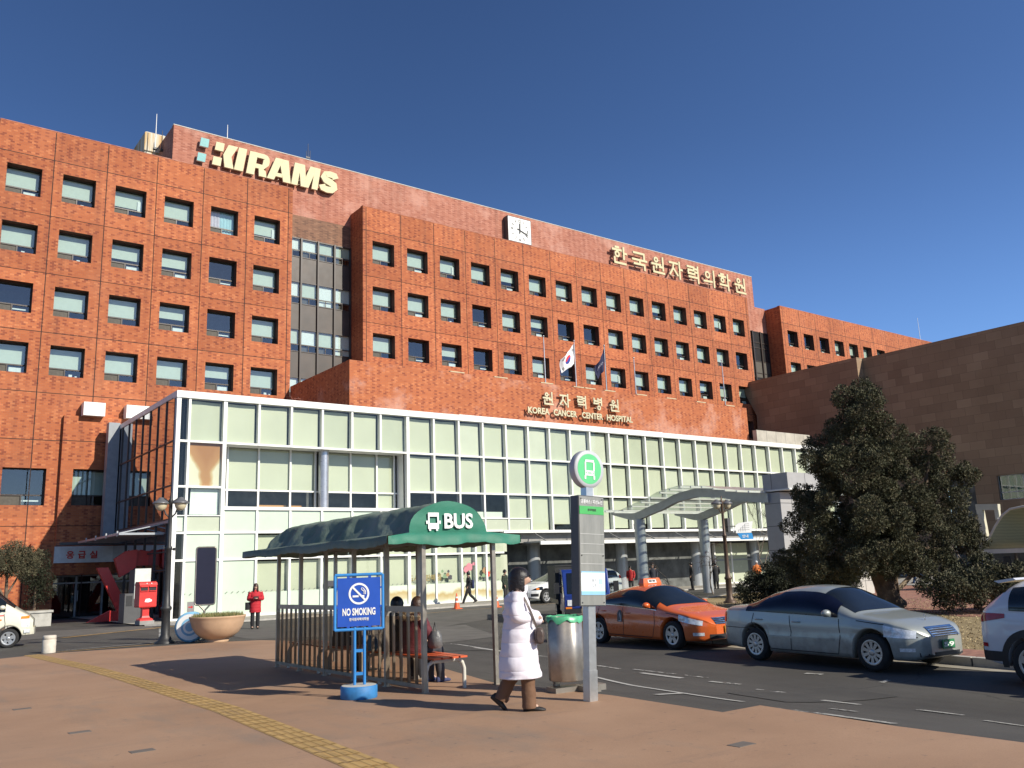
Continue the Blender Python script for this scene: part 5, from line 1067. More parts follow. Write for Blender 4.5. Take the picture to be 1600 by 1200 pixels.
def no_smoking():
    t = thing('no_smoking_sign', 'blue framed NO SMOKING sign on twin poles in a round blue base', 'sign', (5.58, 10.9, gz(10.9)), math.atan2(-.40, .91)); t.scale = (.95, .95, .98)
    bl = mat('sky_blue_paint', (.035, .22, .55), .4, var=.12, scale=4); db = mat('royal_blue_board', (.012, .075, .42), .45, var=.12, scale=2)
    mb = MB(); mb.lathe([(0, 0), (.245, 0), (.255, .02), (.255, .165), (.24, .175)], n=36); mb.build('base', mat('blue_drum_paint', (.03, .17, .40), .6, var=.25, scale=7), t)
    mb = MB(); mb.lathe([(.24, .175), (0, .178)], n=36); mb.build('base_top', M['concrete'], t)
    for x in (-.06, .075):
        mb = MB(); mb.tube([(x, 0, .17), (x, 0, .93)], .021, 10); mb.build('pole', bl, t)
    f = MB(); hw, z0, z1 = .335, .90, 1.63
    for a, b in (((-hw, 0, z0), (hw, 0, z0)), ((-hw, 0, z1), (hw, 0, z1)), ((-hw, 0, z0), (-hw, 0, z1)), ((hw, 0, z0), (hw, 0, z1))): f.tube([a, b], .022, 10)
    for z in (.32, .62): f.box(-.05, .07, -.008, .008, z - .02, z + .02)
    f.build('frame', bl, t)
    b = MB(); b.box(-.30, .30, -.008, .008, .94, 1.59)
    for x, z in ((-.31, 1.2), (.31, 1.2), (-.31, 1.45), (.31, 1.45), (-.15, .93), (.15, .93), (-.15, 1.6), (.15, 1.6)): b.box(x - .02, x + .02, -.012, .012, z - .012, z + .012)
    bo = b.build('board', db, t)
    ic = MB(); cz = 1.375; n = 36; yq = -.012
    o = [(.145 * math.cos(6.2832 * i / n), yq, cz + .145 * math.sin(6.2832 * i / n)) for i in range(n)]; q = [(.118 * math.cos(6.2832 * i / n), yq, cz + .118 * math.sin(6.2832 * i / n)) for i in range(n)]
    ic.add(o + q, [(i, (i + 1) % n, n + (i + 1) % n, n + i) for i in range(n)]); ic.obox((0, yq - .002, cz), (.7071, 0, -.7071), (0, 1, 0), (.7071, 0, .7071), .122, .002, .013)
    ic.box(-.09, -.005, yq - .001, yq + .002, cz - .047, cz - .022); ic.box(.03, .075, yq - .001, yq + .002, cz - .047, cz - .022)
    ic.tube([(.07, yq, cz - .01), (.07, yq, cz + .03), (.045, yq, cz + .045), (.03, yq, cz + .06), (.045, yq, cz + .085)], .006, 6); ic.tube([(.09, yq, cz - .01), (.092, yq, cz + .03), (.07, yq, cz + .055), (.06, yq, cz + .075)], .006, 6)
    ic.build('no_smoking_emblem', M['white'], bo)
    text('lettering', 'NO SMOKING', .46, .10, .004, M['white'], bo, (0, -.012, 1.135), bold=.032); text('lettering', '한국원자력의학원', .27, .042, .004, M['white'], bo, (0, -.012, 1.035), bold=.02)
no_smoking()
def bus_pole():
    t = thing('bus_stop_sign', 'tall grey bus stop panel on a post topped by a round green bus sign', 'sign', (7.23, 8.17, gz(8.2))); t.rotation_euler = (0, R(2.7), R(-2)); b = -gz(8.2)
    mb = MB(); mb.box(-.055, .055, -.055, .055, 0, b + 1.0); mb.box(-.062, .062, -.062, .062, 0, .36); mb.build('post', M['steel'], t)
    mb = MB(); mb.box(-.205, .205, -.075, .075, b - .50, b + .83); mb.build('panel_case', M['dark_grey'], t)
    m, nt, bs = nodes('scratched_clear_cover'); c = coords(nt); mp = N(nt, 'ShaderNodeMapping'); mp.inputs['Scale'].default_value = (9, 9, 1.2); L(nt, c, mp.inputs[0]); n1 = noise(nt, mp.outputs[0], 1, 6, .7)
    L(nt, ramp(nt, n1, [(.3, (.20, .205, .19)), (.7, (.30, .30, .275))]), bs.inputs['Base Color']); bs.inputs['Roughness'].default_value = .28
    mb = MB(); mb.box(-.195, .195, -.083, -.076, b - .49, b + .82); fo = mb.build('panel_face', m, t)
    mb = MB(); mb.box(-.195, .195, -.087, -.084, b + .60, b + .70); mb.build('green_band', mat('bus_green', (.06, .40, .10), .5), fo)
    mb = MB()
    for z in (.24, .12, 0, -.12, -.24, .36): mb.box(-.19, .19, -.0865, -.084, b + z - .004, b + z + .004)
    mb.build('slot_line', mat('pale_line', (.42, .42, .40), .5), fo)
    text('lettering', '공릉버스 / 지선노선', .34, .05, .003, M['white'], fo, (0, -.087, b + .755), bold=.02); text('lettering', '원자력병원', .13, .03, .003, M['dark_grey'], fo, (0, -.090, b + .655))
    mb = MB(); mb.box(-.185, .19, -.087, -.084, b - .37, b - .09); nb = mb.build('notice', mat('paper_white', (.74, .78, .80), .6, var=.04), fo)
    mb = MB(); mb.box(-.185, .19, -.0885, -.0875, b - .37, b - .325); mb.box(-.185, .19, -.0885, -.0875, b - .105, b - .09); mb.build('blue_strip', mat('notice_blue', (.25, .50, .68), .6), nb)
    text('lettering', '버스', .07, .05, .002, M['grey_metal'], nb, (.02, -.0885, b - .20)); text('lettering', '도착', .07, .045, .002, M['grey_metal'], nb, (.02, -.0885, b - .26))
    mb = MB(); mb.box(.09, .15, -.0895, -.0875, b - .24, b - .18); mb.box(.10, .11, -.0895, -.0875, b - .29, b - .25); mb.box(.13, .14, -.0895, -.0875, b - .29, b - .25); mb.build('notice_emblem', mat('notice_blue_pale', (.45, .6, .7), .6), nb)
    mb = MB()
    for x in (-.17, .17):
        for z in (-.46, .1, .79): mb.tube([(x, -.082, b + z), (x, -.09, b + z)], .008, 8)
    mb.build('screw', M['black'], fo)
    mb = MB(); mb.lathe([(0, .055), (.235, .055), (.24, .045), (.24, -.045), (.235, -.055), (.19, -.056)], (0, 0, b + 1.17), 40, 0, 'y'); d = mb.build('sign_disc', mat('disc_grey', (.44, .45, .47), .45), t)
    mb = MB(); n = 40; mb.add([(.19 * math.cos(6.2832 * i / n), -.058, b + 1.17 + .19 * math.sin(6.2832 * i / n)) for i in range(n)], [tuple(range(n))]); mb.build('green_face', mat('disc_green', (.10, .52, .20), .45, var=.05), d)
    e = MB(); cz = b + 1.17; y = -.062
    def q(x0, x1, z0, z1): e.box(x0, x1, y - .002, y + .002, cz + z0, cz + z1)
    q(-.075, .075, -.085, -.02); q(-.07, .07, .085, .115); q(-.08, -.058, -.02, .085); q(.058, .08, -.02, .085); q(-.085, -.06, -.13, -.085); q(.06, .085, -.13, -.085)
    e.build('bus_emblem', M['white'], d)
    e = MB(); 
    for x in (-.055, .055): e.lathe([(0, -.003), (.009, -.003), (.009, .002)], (x, y - .002, cz - .05), 10, 0, 'y')
    e.box(-.03, .03, y - .0035, y - .0022, cz - .062, cz - .04); e.build('bus_lamps', mat('emblem_green', (.3, .55, .35), .5), d)
bus_pole()
def bin_():
    t = thing('litter_bin', 'brushed steel litter bin with a green liner beside the bus stop post', 'bin', (7.66, 9.1, gz(9.1)), -.15)
    mb = MB(); mb.lathe([(0, .14), (.225, .14), (.235, .15), (.235, .93), (.225, .935), (.218, .93), (.218, .2)], (0, 0, 0), 32)
    m, nt, bs = nodes('ribbed_steel'); c = coords(nt); s = N(nt, 'ShaderNodeSeparateXYZ'); L(nt, c, s.inputs[0]); an = mth(nt, 'ARCTAN2', s.outputs[1], s.outputs[0]); w = mth(nt, 'SINE', mth(nt, 'MULTIPLY', an, 7.0)); nz = noise(nt, c, 7, 4)
    L(nt, ramp(nt, nz, [(.3, (.34, .31, .27)), (.7, (.50, .46, .41))]), bs.inputs['Base Color']); bs.inputs['Metallic'].default_value = .8; bs.inputs['Roughness'].default_value = .42; bump(nt, bs, w, .3, .02)
    mb.build('drum', m, t)
    mb = MB(); n = 32; r0 = []; r1 = []; r2 = []; r3 = []; rr = random.Random(1)
    for i in range(n):
        a = 6.2832 * i / n; k = rr.uniform(-1, 1); r0.append((.20 * math.cos(a), .20 * math.sin(a), .80)); r1.append(((.226 + .004 * k) * math.cos(a), (.226 + .004 * k) * math.sin(a), .955 + .008 * k)); r2.append(((.246 + .003 * k) * math.cos(a), (.246 + .003 * k) * math.sin(a), .945)); r3.append(((.247 + .006 * k) * math.cos(a), (.247 + .006 * k) * math.sin(a), .885 + .03 * k))
    mb.ring_loft([r0, r1, r2, r3]); mb.add(r0, [tuple(range(n))]); mb.build('liner', mat('green_liner', (.10, .42, .22), .35, var=.2, scale=12), t)
    mb = MB(); mb.bar((.25, -.08, .1), (.25, -.08, .72), .06); mb.bar((-.1, .1, .05), (-.1, .1, .16), .07); mb.build('support', M['dull_steel'], t)
    mb = MB(); mb.box(-.27, .18, -.16, .08, 0, .07); mb.box(.18, .46, -.22, -.02, .0, .075); mb.box(.06, .30, -.34, -.16, 0, .08); mb.build('base_plate', M['dull_steel'], t)
bin_()
def street_lamp(x, y, lab, ang, extra=False):
    t = thing('street_lamp', lab, 'street lamp', (x, y, G(x, y) + IH if extra else gz(y)), ang, 'black lamp posts with twin cream globes')
    if extra: t.scale = (1.085,) * 3
    h = 3.95
    iron = mat('cast_iron' if not extra else 'weathered_iron', (.035, .035, .036) if not extra else (.10, .065, .045), .5, .3, var=.25, scale=5)
    mb = MB(); mb.lathe([(.27, 0), (.27, .05), (.19, .10), (.17, .16), (.125, .24), (.115, .9), (.15, .94), (.15, 1.0), (.11, 1.04), (.085, 1.5), (.075, 2.6), (.09, 2.62), (.09, 2.68), (.06, 2.72), (.05, h), (.08, h + .05), (.04, h + .12), (.02, h + .3), (0, h + .32)], n=20); mb.build('post', iron, t)
    for k in (-1, 1):
        a = MB(); a.tube([(0, 0, h - .45), (k * .13, 0, h - .32), (k * .26, 0, h + .05), (k * .27, 0, h + .12)], .022, 8); a.tube([(0, 0, h), (k * .2, 0, h + .14), (k * .27, 0, h + .12)], .016, 8); a.build('arm', iron, t)
        s = MB(); s.lathe([(.06, .16), (.10, .10), (.20, .04), (.235, .0), (.235, -.02), (.17, -.02)], (k * .27, 0, h), 24); s.build('lamp_hood', mat('hood_grey', (.16, .16, .165), .4, .3), t)
        g = MB(); prof = [(.17 * math.cos(a_), -.02 - .21 * math.sin(a_)) for a_ in np.linspace(0, math.pi / 2 * .97, 9)]; g.lathe(prof, (k * .27, 0, h), 24); g.build('globe', mat('globe_cream', (.60, .53, .36), .3), t)
    if extra:
        b = MB(); b.box(.12, .26, -.12, .12, 2.8, 3.35); b.bar((-.15, 0, 3.0), (.2, 0, 3.0), .04); b.build('speaker_box', M['dark_grey'], t)
    else:
        b = MB(); b.tube([(-.02, .0, 2.62), (.16, 0, 2.62)], .02, 8); b.tube([(.16, 0, 2.58), (.16, 0, 2.66)], .05, 10); b.tube([(-.09, 0, 2.62), (-.16, 0, 2.7)], .015, 6); b.build('banner_bracket', iron, t)
    return t
street_lamp(7.4, 26.3, 'black lamp post with twin globes in front of the annex corner', R(-25))
street_lamp(30.82, 25.39, 'rusty lamp post with twin globes on the grass before the canopy', R(-10), True)
t = thing('direction_sign', 'white and blue direction sign hanging beside the rusty lamp post', 'sign', (29.92, 24.42, G(30, 24.4) + IH), R(-28)); t.scale = (1.085,) * 3
mb = MB(); o = 1.78; mb.prism([(.18, o + .93), (.30, o + 1.22), (.45, o + 1.32), (1.05, o + 1.38), (.95, o + .93)], (0, -.01, 0), (1, 0, 0), (0, 0, 1), .03); b = mb.build('board', M['white'], t)
mb = MB(); mb.prism([(.36, o + .92), (.97, o + .92), (1.02, o + .68), (.50, o + .68)], (0, -.01, 0), (1, 0, 0), (0, 0, 1), .03); bb = mb.build('board', mat('board_blue', (.03, .27, .62), .4), t)
text('lettering', '안내', .25, .12, .004, M['white'], bb, (.68, -.016, o + .80), bold=.02)
mb = MB()
for k in range(4): z = o + 1.0 + k * .075; mb.box(.42 + k * .09, .43 + k * .09, -.014, -.011, o + .98, z + .05); mb.box(.42 + k * .09, .88, -.014, -.011, z + .045, z + .055)
mb.box(.24, .31, -.014, -.011, o + .96, o + 1.03); mb.build('map_line', M['dark_grey'], b)
mb = MB(); mb.bar((0, 0, o + 1.2), (.3, 0, o + 1.2), .04); mb.bar((0, 0, o + .95), (.3, 0, o + .95), .04); mb.build('bracket', M['dark_grey'], t)
def planter():
    t = thing('bowl_planter', 'large tan bowl planter with trimmed grass by the kerb', 'planter', (8.52, 25.25, gz(25.2)))
    mb = MB(); prof = [(.30, 0), (.33, .06), (.30, .08), (.42, .12), (.58, .25), (.68, .42), (.73, .58), (.755, .66), (.77, .68), (.765, .71), (.70, .70), (.68, .62)]; mb.lathe(prof, n=40)
    mb.build('bowl', mat('tan_concrete', (.50, .33, .205), .8, var=.12, scale=3, bmp=.15), t)
    g = MB(); n = 32; g.lathe([(.69, .64), (.5, .69), (.2, .71), (0, .71)], n=n); g.build('soil', M['soil'], t)
    gr = MB(); rr = random.Random(9)
    for _ in range(2600):
        a = rr.uniform(0, 6.283); r = .69 * math.sqrt(rr.random()); x, y = r * math.cos(a), r * math.sin(a); h = rr.uniform(.05, .15); d = rr.uniform(0, 6.28); dx, dy = .03 * math.cos(d), .03 * math.sin(d)
        gr.add([(x - dy * .3, y + dx * .3, .66), (x + dy * .3, y - dx * .3, .66), (x + dx, y + dy, .68 + h)], [(0, 1, 2)], rr.choice([0, 0, 1]))
    tag(gr.build('grass', [mat('grass_olive', (.16, .17, .055), .9), mat('grass_straw', (.32, .27, .12), .9)], t), kind='stuff')
planter()
t = thing('cable_drum', 'light blue drum standing on edge behind the tan bowl planter', 'drum', (8.05, 26.1, gz(26.1)), R(-32))
mb = MB(); mb.lathe([(0, -.16), (.36, -.16), (.42, -.13), (.42, .13), (.36, .16), (0, .16)], (0, 0, .42), 32, 0, 'y'); o = mb.build('rim', mat('pale_blue', (.22, .46, .66), .45, var=.15), t)
mb = MB(); n = 28; mb.lathe([(.36, -.165), (.24, -.165)], (0, 0, .42), n, 0, 'y'); mb.lathe([(.18, -.163), (.12, -.163)], (0, 0, .42), n, 0, 'y'); mb.build('band', M['white'], t)
t = thing('plaza_mirror', 'tall dark panel in a rounded metal frame standing behind the bowl planter', 'sign panel', (8.62, 26.75, gz(26.7)), R(-18))
def rrect(w, h, r, z0, n=6):
    out = []
    for cx, cz, a0 in ((w - r, z0 + h - r, 0), (-w + r, z0 + h - r, 90), (-w + r, z0 + r, 180), (w - r, z0 + r, 270)):
        for k in range(n + 1): a = R(a0 + 90 * k / n); out.append((cx + r * math.cos(a), cz + r * math.sin(a)))
    return out
mb = MB(); pr = rrect(.28, 1.68, .07, 1.0); mb.tube([(x, 0, z) for x, z in pr + pr[:1]], .024, 8, caps=False); mb.tube([(0, 0, 0), (0, 0, .82)], .035, 8); mb.tube([(0, 0, .82), (-.16, 0, 1.0)], .024, 8); mb.tube([(0, 0, .82), (.16, 0, 1.0)], .024, 8); mb.build('frame', M['dull_steel'], t)
mb = MB(); mb.prism(rrect(.265, 1.65, .055, 1.015), (0, -.012, 0), (1, 0, 0), (0, 0, 1), .03); mb.build('panel', mat('midnight_panel', (.014, .014, .032), .35, var=.1), t)
mb = MB(); mb.box(-.2, .2, -.2, .2, 0, .03); mb.build('foot', M['dull_steel'], t)
def bollard():
    t = thing('stone_bollard', 'short round pale stone bollard at the plaza edge by the tactile strip', 'bollard', (4.47, 26.35, gz(26.3)))
    mb = MB(); mb.lathe([(.165, 0), (.165, .33), (.158, .335), (.158, .35), (.165, .355), (.16, .43), (.145, .445), (0, .45)], n=24); mb.build('stone', mat('pale_granite', (.55, .50, .42), .85, var=.15, scale=9), t)
bollard()
def mailbox():
    t = thing('mailbox', 'red pillar mailbox with twin slots on a stone foot', 'mailbox', (10.42, 40.2, gz(40) + .05), R(8)); r = M['red']
    mb = MB(); mb.box(-.30, .32, -.26, .24, 0, .16); mb.build('foot', M['conc_dark'], t)
    mb = MB(); mb.ring_loft([[(x * s, y * s, z) for x, y in ((-.28, -.22), (.28, -.22), (.28, .2), (-.28, .2))] for s, z in ((1, .16), (.98, .22), (.62, .28), (.5, .36), (.5, .66), (.7, .72))], smooth=False); mb.build('pedestal', r, t)
    mb = MB(); w = .37; mb.ring_loft([[(-w * s, -.28 * s, z), (w * s, -.28 * s, z), (w * s, .24 * s, z), (-w * s, .24 * s, z)] for s, z in ((.94, .72), (1, .76), (1, 1.62), (1.03, 1.64))], smooth=False, caps=True)
    hood = [(-.29, 1.64), (-.24, 1.74), (-.12, 1.79), (.14, 1.79), (.24, 1.7), (.26, 1.64)]; mb.ring_loft([[(x, y, z) for y, z in hood] for x in (-.38, .38)], smooth=False, caps=True); bo = mb.build('box', r, t)
    mb = MB()
    for x in (-.18, .18): mb.box(x - .15, x + .15, -.30, -.27, 1.42, 1.56)
    mb.build('slot', M['black'], bo); mb = MB()
    for x in (-.18, .18): mb.box(x - .16, x + .16, -.35, -.28, 1.56, 1.6); mb.box(x - .16, x + .16, -.33, -.28, 1.38, 1.41)
    mb.build('slot_hood', r, bo)
    mb = MB(); mb.prism([(-.14, .94), (.02, .92), (.16, .96), (.17, 1.02), (.06, 1.08), (-.10, 1.07)], (0, -.285, 0), (1, 0, 0), (0, 0, 1), .006); mb.box(-.1, -.06, -.30, -.28, 1.69, 1.73); mb.box(.1, .14, -.30, -.28, 1.69, 1.73); mb.build('emblem', M['white'], bo)
mailbox()
t = thing('ticket_machine', 'grey machine cabinet with a pale upper door right behind the red mailbox', 'cabinet', (10.95, 43.3, gz(42) + .05), R(4))
mb = MB(); mb.box(-.75, .35, -.35, .4, 0, 1.3); mb.box(-.35, .35, -.3, .4, 1.3, 2.35); mb.build('body', M['dark_grey'], t)
mb = MB(); mb.box(-.35, .36, -.36, -.3, 1.05, 2.4); mb.build('upper_door', mat('pale_grey_panel', (.58, .60, .56), .5), t)
mb = MB(); mb.box(-.68, -.42, -.365, -.35, .75, 1.2); mb.build('screen', M['black'], t)
t = thing('sculpture', 'red angular sculpture of leaning slabs in the shade by the entrance', 'sculpture', (10.75, 46.8, gz(44) + .05), R(-5))
mb = MB(); mb.prism([(-.95, 2.55), (-.45, 2.55), (.55, .55), (.55, 0), (.05, 0), (.05, .5)], (0, -.2, 0), (1, 0, 0), (0, 0, 1), .5); mb.build('slab', M['red'], t)
mb = MB(); mb.prism([(-.28, 2.95), (.2, 3.3), (.75, 3.38), (.72, 2.5), (.35, 2.25), (0.0, 2.05)], (0.05, -.45, 0), (1, 0, 0), (0, 0, 1), .4); mb.build('slab', M['red'], t, (0, -.01, 0))
mb = MB(); mb.prism([(.74, 3.36), (1.35, 3.3), (1.35, 2.6), (.74, 2.6)], (0.05, -.2, 0), (1, 0, 0), (0, 0, 1), .4); mb.build('slab', M['red'], t)
mb = MB(); mb.prism([(-1.3, 0), (.5, 0), (.4, .35), (-.3, .5)], (0, -.55, 0), (1, 0, 0), (0, 0, 1), .35); mb.build('slab', M['red'], t)
t = thing('stone_trough', 'grey stone planting trough in front of the brick pillar', 'planter', (6.9, 47, gz(47)))
mb = MB(); mb.box(-1.0, 1.0, -.5, .5, 0, .62); mb.box(-1.06, 1.06, -.56, .56, .62, .72); mb.build('trough', mat('trough_stone', (.42, .41, .37), .85, var=.2), t); mb = MB(); mb.box(-.9, .9, -.4, .4, .65, .75); mb.build('soil', M['soil'], t)
t = thing('arrow_post', 'small white post with a red arrow plate before the mint glass', 'sign', (10.72, 34.9, gz(34.9)), R(-18))
mb = MB(); mb.lathe([(.16, 0), (.16, .3), (.1, .42), (.06, .5), (.045, .55), (.045, .6), (0, .62)], n=16); mb.build('post', M['concrete'], t); mb = MB(); mb.box(-.13, .13, -.02, .02, .6, .98); p = mb.build('plate', mat('plate_grey', (.30, .28, .27), .6), t)
mb = MB(); mb.box(-.08, .03, -.026, -.02, .76, .80); mb.prism([(.02, .72), (.09, .78), (.02, .84)], (0, -.024, 0), (1, 0, 0), (0, 0, 1), .004); mb.build('arrow', M['red'], p)
def cone(x, y, lab):
    t = thing('traffic_cone', lab, 'traffic cone', (x, y, G(x, y)), 0, 'orange traffic cones on the road'); o = mat('cone_orange', (.72, .12, .03), .45)
    mb = MB(); mb.box(-.19, .19, -.19, .19, 0, .04); mb.build('base', o, t); r = lambda z: .15 - .125 * (z - .04) / .68
    mb = MB(); mb.lathe([(r(.04), .04), (r(.72), .72), (.02, .735), (0, .735)], n=18); mb.build('body', o, t)
    mb = MB()
    for a, b in ((.30, .38), (.50, .57)): mb.lathe([(r(a) + .004, a), (r(b) + .004, b)], n=18)
    mb.build('reflective_band', M['white'], t)
cone(23.3, 35.5, 'orange traffic cone left of the walking person'); cone(24.95, 34.6, 'orange traffic cone behind the right shelter post')
t = thing('stone_plinth', 'pale stone clad plinth in the shade under the big conifer', 'plinth', (39.0, 24.2, G(39, 24.2) + IH)); t.scale = (1.08,) * 3
mb = MB(); mb.box(-.75, .55, -.35, .6, 0, 1.15); mb.build('cladding', mat('plinth_stone', (.46, .44, .40), .7, var=.1), t); mb = MB()
for z in (.57,): mb.box(-.756, .556, -.356, .606, z - .008, z + .008)
mb.box(-.1, -.085, -.356, -.34, 0, 1.15); mb.build('joint', M['dark_grey'], t)
t = thing('parking_sign', 'blue parking sign with a white P under the curved roof', 'sign', (43.6, 20.3, G(43, 20) + IH), R(-60))
mb = MB(); mb.tube([(0, 0, 0), (0, 0, 1.15)], .03, 8); mb.build('post', M['dark_grey'], t); mb = MB(); mb.box(-.25, .25, -.035, .0, .7, 1.5); b = mb.build('board', mat('parking_blue', (.02, .06, .30), .5), t)
text('lettering', 'P', .22, .34, .004, mat('dim_white', (.5, .52, .55), .5), b, (0, -.04, 1.14), bold=.02)
# ================================================================== VEHICLES
def paint(name, col, metal=0.0, rough=.28, dirt=.25, dirtcol=(.12, .105, .085), flake=False):
    m, nt, bs = nodes(name); c = coords(nt); s = N(nt, 'ShaderNodeSeparateXYZ'); L(nt, c, s.inputs[0]); nz = noise(nt, c, 3.5, 6, .65)
    f = mth(nt, 'ADD', mth(nt, 'SUBTRACT', .62, s.outputs[2]), mth(nt, 'MULTIPLY', mth(nt, 'SUBTRACT', nz, .5), 1.1))      # road dirt settles low on the sides
    f = mth(nt, 'MULTIPLY', ramp(nt, f, [(0.0, (0, 0, 0)), (.55, (1, 1, 1))]), dirt)
    L(nt, mixc(nt, f, col, dirtcol), bs.inputs['Base Color']); bs.inputs['Metallic'].default_value = metal
    mr = N(nt, 'ShaderNodeMapRange'); mr.inputs[3].default_value = rough; mr.inputs[4].default_value = min(1, rough + .4); L(nt, f, mr.inputs[0]); L(nt, mr.outputs[0], bs.inputs['Roughness'])
    bs.inputs['Coat Weight'].default_value = .7; bs.inputs['Coat Roughness'].default_value = .06; return m
M['tyre'] = mat('tyre_rubber', (.018, .018, .018), .85, var=.3, scale=8); M['rim'] = mat('alloy_rim', (.48, .48, .47), .35, .75, var=.12, scale=9)
M['auto_glass'] = mat('auto_glass', (.010, .013, .016), .05, 0, var=.3, scale=1.5, spec=.6)
M['tint_glass'] = mat('navy_tint_glass', (.006, .008, .022), .05, 0, var=.3, scale=1.5, spec=.4)
M['trim'] = mat('black_trim', (.015, .015, .016), .5); M['chrome'] = mat('chrome', (.75, .75, .75), .12, 1.0, var=.03)
M['lamp_clear'] = mat('clear_lamp', (.72, .75, .77), .1, .15, var=.3, scale=16); M['lamp_red'] = mat('red_lamp', (.38, .012, .015), .12, var=.3, scale=9); M['lamp_amber'] = mat('amber_lamp', (.75, .22, .02), .15)
def lerp(tab, x):
    if x <= tab[0][0]: return tab[0][1]
    for (a, va), (b, vb) in zip(tab[:-1], tab[1:]):
        if x <= b: u = (x - a) / (b - a); return va + (vb - va) * u
    return tab[-1][1]
def smooth(tab, x, r=.09):
    return sum(lerp(tab, x + r * k / 3) * w for k, w in zip((-3, -2, -1, 0, 1, 2, 3), (1, 2, 3, 4, 3, 2, 1))) / 16
class Car:
    """body as dense sections through smooth profiles; x forward from the rear axle, y left, z up"""
    def __init__(s, **k): s.__dict__.update(k)
    def w(s, x): return s.W / 2 * smooth(s.plan, x, .05)
    def top(s, x): return smooth(s.ztop, x, s.__dict__.get('soft', .10))
    def belt(s, x): return min(smooth(s.zbelt, x), s.top(x) - .012)
    def bot(s, x):
        z = smooth(s.zbot, x, .05)
        for xw in (0, s.wb):
            d = abs(x - xw); r = s.wr + .07
            if d < r: z = max(z, s.wr + math.sqrt(r * r - d * d) * 1.0)
        return z
    def y(s, x, z):
        zb = s.belt(x); w = s.w(x)
        if z <= zb: 
            u = (z - s.zmax) / (zb - s.zmax) if z > s.zmax else (s.zmax - z) / (s.zmax - .15) * .9
            yy = w * (1 - .045 * u * u)
            cr = getattr(s, 'crease', None)
            if cr: yy -= .018 * math.exp(-((z - cr + .07) / .05) ** 2) * (1 if .2 < x < s.wb + .4 else .4)
            return yy
        h = s.top(x) - zb; t = min(1, (z - zb) / h); g = min(1, max(0, (h - .12) / .3)); p = 5 - 2.6 * g; q = 2 + .3 * g
        return w * .955 * max(0, 1 - t ** q) ** (1 / p)
    def zc(s, x, y):                     # height of the upper surface at offset y
        zb = s.belt(x); h = s.top(x) - zb; g = min(1, max(0, (h - .12) / .3)); p = 5 - 2.6 * g; q = 2 + .3 * g; r = min(1, abs(y) / (s.w(x) * .955))
        return zb + h * (1 - r ** p) ** (1 / q)
    def body(s, root, m):
        xs = list(np.linspace(s.x0, s.x1, 150)); mb = MB(); rings = []
        for x in xs:
            zb = s.belt(x); z0 = min(s.bot(x), zb - .03); half = [(0, z0 + .01), (s.y(x, z0) * .86, z0)]
            for k in range(10): z = z0 + .02 + (zb - z0 - .02) * k / 9; half.append((s.y(x, z), z))
            for k in range(1, 15):
                a = math.pi / 2 * k / 14; h = s.top(x) - zb; z = zb + h * math.sin(a); half.append((s.y(x, z) if k < 14 else 0, z))
            full = half + [(-y, z) for y, z in half[-2:0:-1]]
            rings.append([(x, y, z) for y, z in full])
        mb.ring_loft(rings, 0, True, True); mb.add(rings[0], [tuple(range(len(rings[0])))]); mb.add(rings[-1], [tuple(range(len(rings[-1]) - 1, -1, -1))])
        return mb.build('body', m, root)
    def strip(s, mb, pts, w=.008, off=.004, mi=0, side=-1):
        """thin ribbon along a polyline of (x, z) on one flank"""
        P = []
        for (a, za), (b, zb) in zip(pts[:-1], pts[1:]):
            n = max(2, int(math.hypot(b - a, zb - za) / .06))
            for i in range(n + 1):
                if i == 0 and P: continue
                P.append((a + (b - a) * i / n, za + (zb - za) * i / n))
        vs = []
        for i, (x, z) in enumerate(P):
            a = P[max(0, i - 1)]; b = P[min(len(P) - 1, i + 1)]; d = Vector((b[0] - a[0], b[1] - a[1])).normalized(); n = Vector((-d.y, d.x)) * w / 2
            for q in (1, -1): xx, zz = x + n.x * q, z + n.y * q; vs.append((xx, side * (s.y(xx, zz) + off), zz))
        mb.add(vs, [(2 * i, 2 * i + 1, 2 * i + 3, 2 * i + 2) for i in range(len(P) - 1)], mi, True)
    def patch(s, mb, xa, xb, lo, hi, off=.006, nx=26, nz=7, mi=0, sides=(-1, 1)):
        """surface patch on the flanks between two height curves"""
        for sd in sides:
            vs = []
            for i in range(nx + 1):
                x = xa + (xb - xa) * i / nx; z0, z1 = lo(x), hi(x)
                for j in range(nz + 1): z = z0 + (z1 - z0) * j / nz; e = 1e-3; dy = (s.y(x, z + e) - s.y(x, z - e)) / (2 * e); nl = math.hypot(1, dy); vs.append((x, sd * (s.y(x, z) + off / nl), z - off * max(-6, dy) / nl))
            mb.add(vs, [(i * (nz + 1) + j, (i + 1) * (nz + 1) + j, (i + 1) * (nz + 1) + j + 1, i * (nz + 1) + j + 1) for i in range(nx) for j in range(nz)], mi, True)
    def screen(s, mb, xa, xb, fr, off=.007, mi=0, n=16):
        vs = []; m = 14
        for i in range(n + 1):
            x = xa + (xb - xa) * i / n
            for j in range(m + 1):
                y = s.w(x) * fr(x) * (-1 + 2 * j / m); vs.append((x + (off if xb > xa else -off) * .6, y, s.zc(x, y) + off))
        mb.add(vs, [(i * (m + 1) + j, (i + 1) * (m + 1) + j, (i + 1) * (m + 1) + j + 1, i * (m + 1) + j + 1) for i in range(n) for j in range(m)], mi, True)
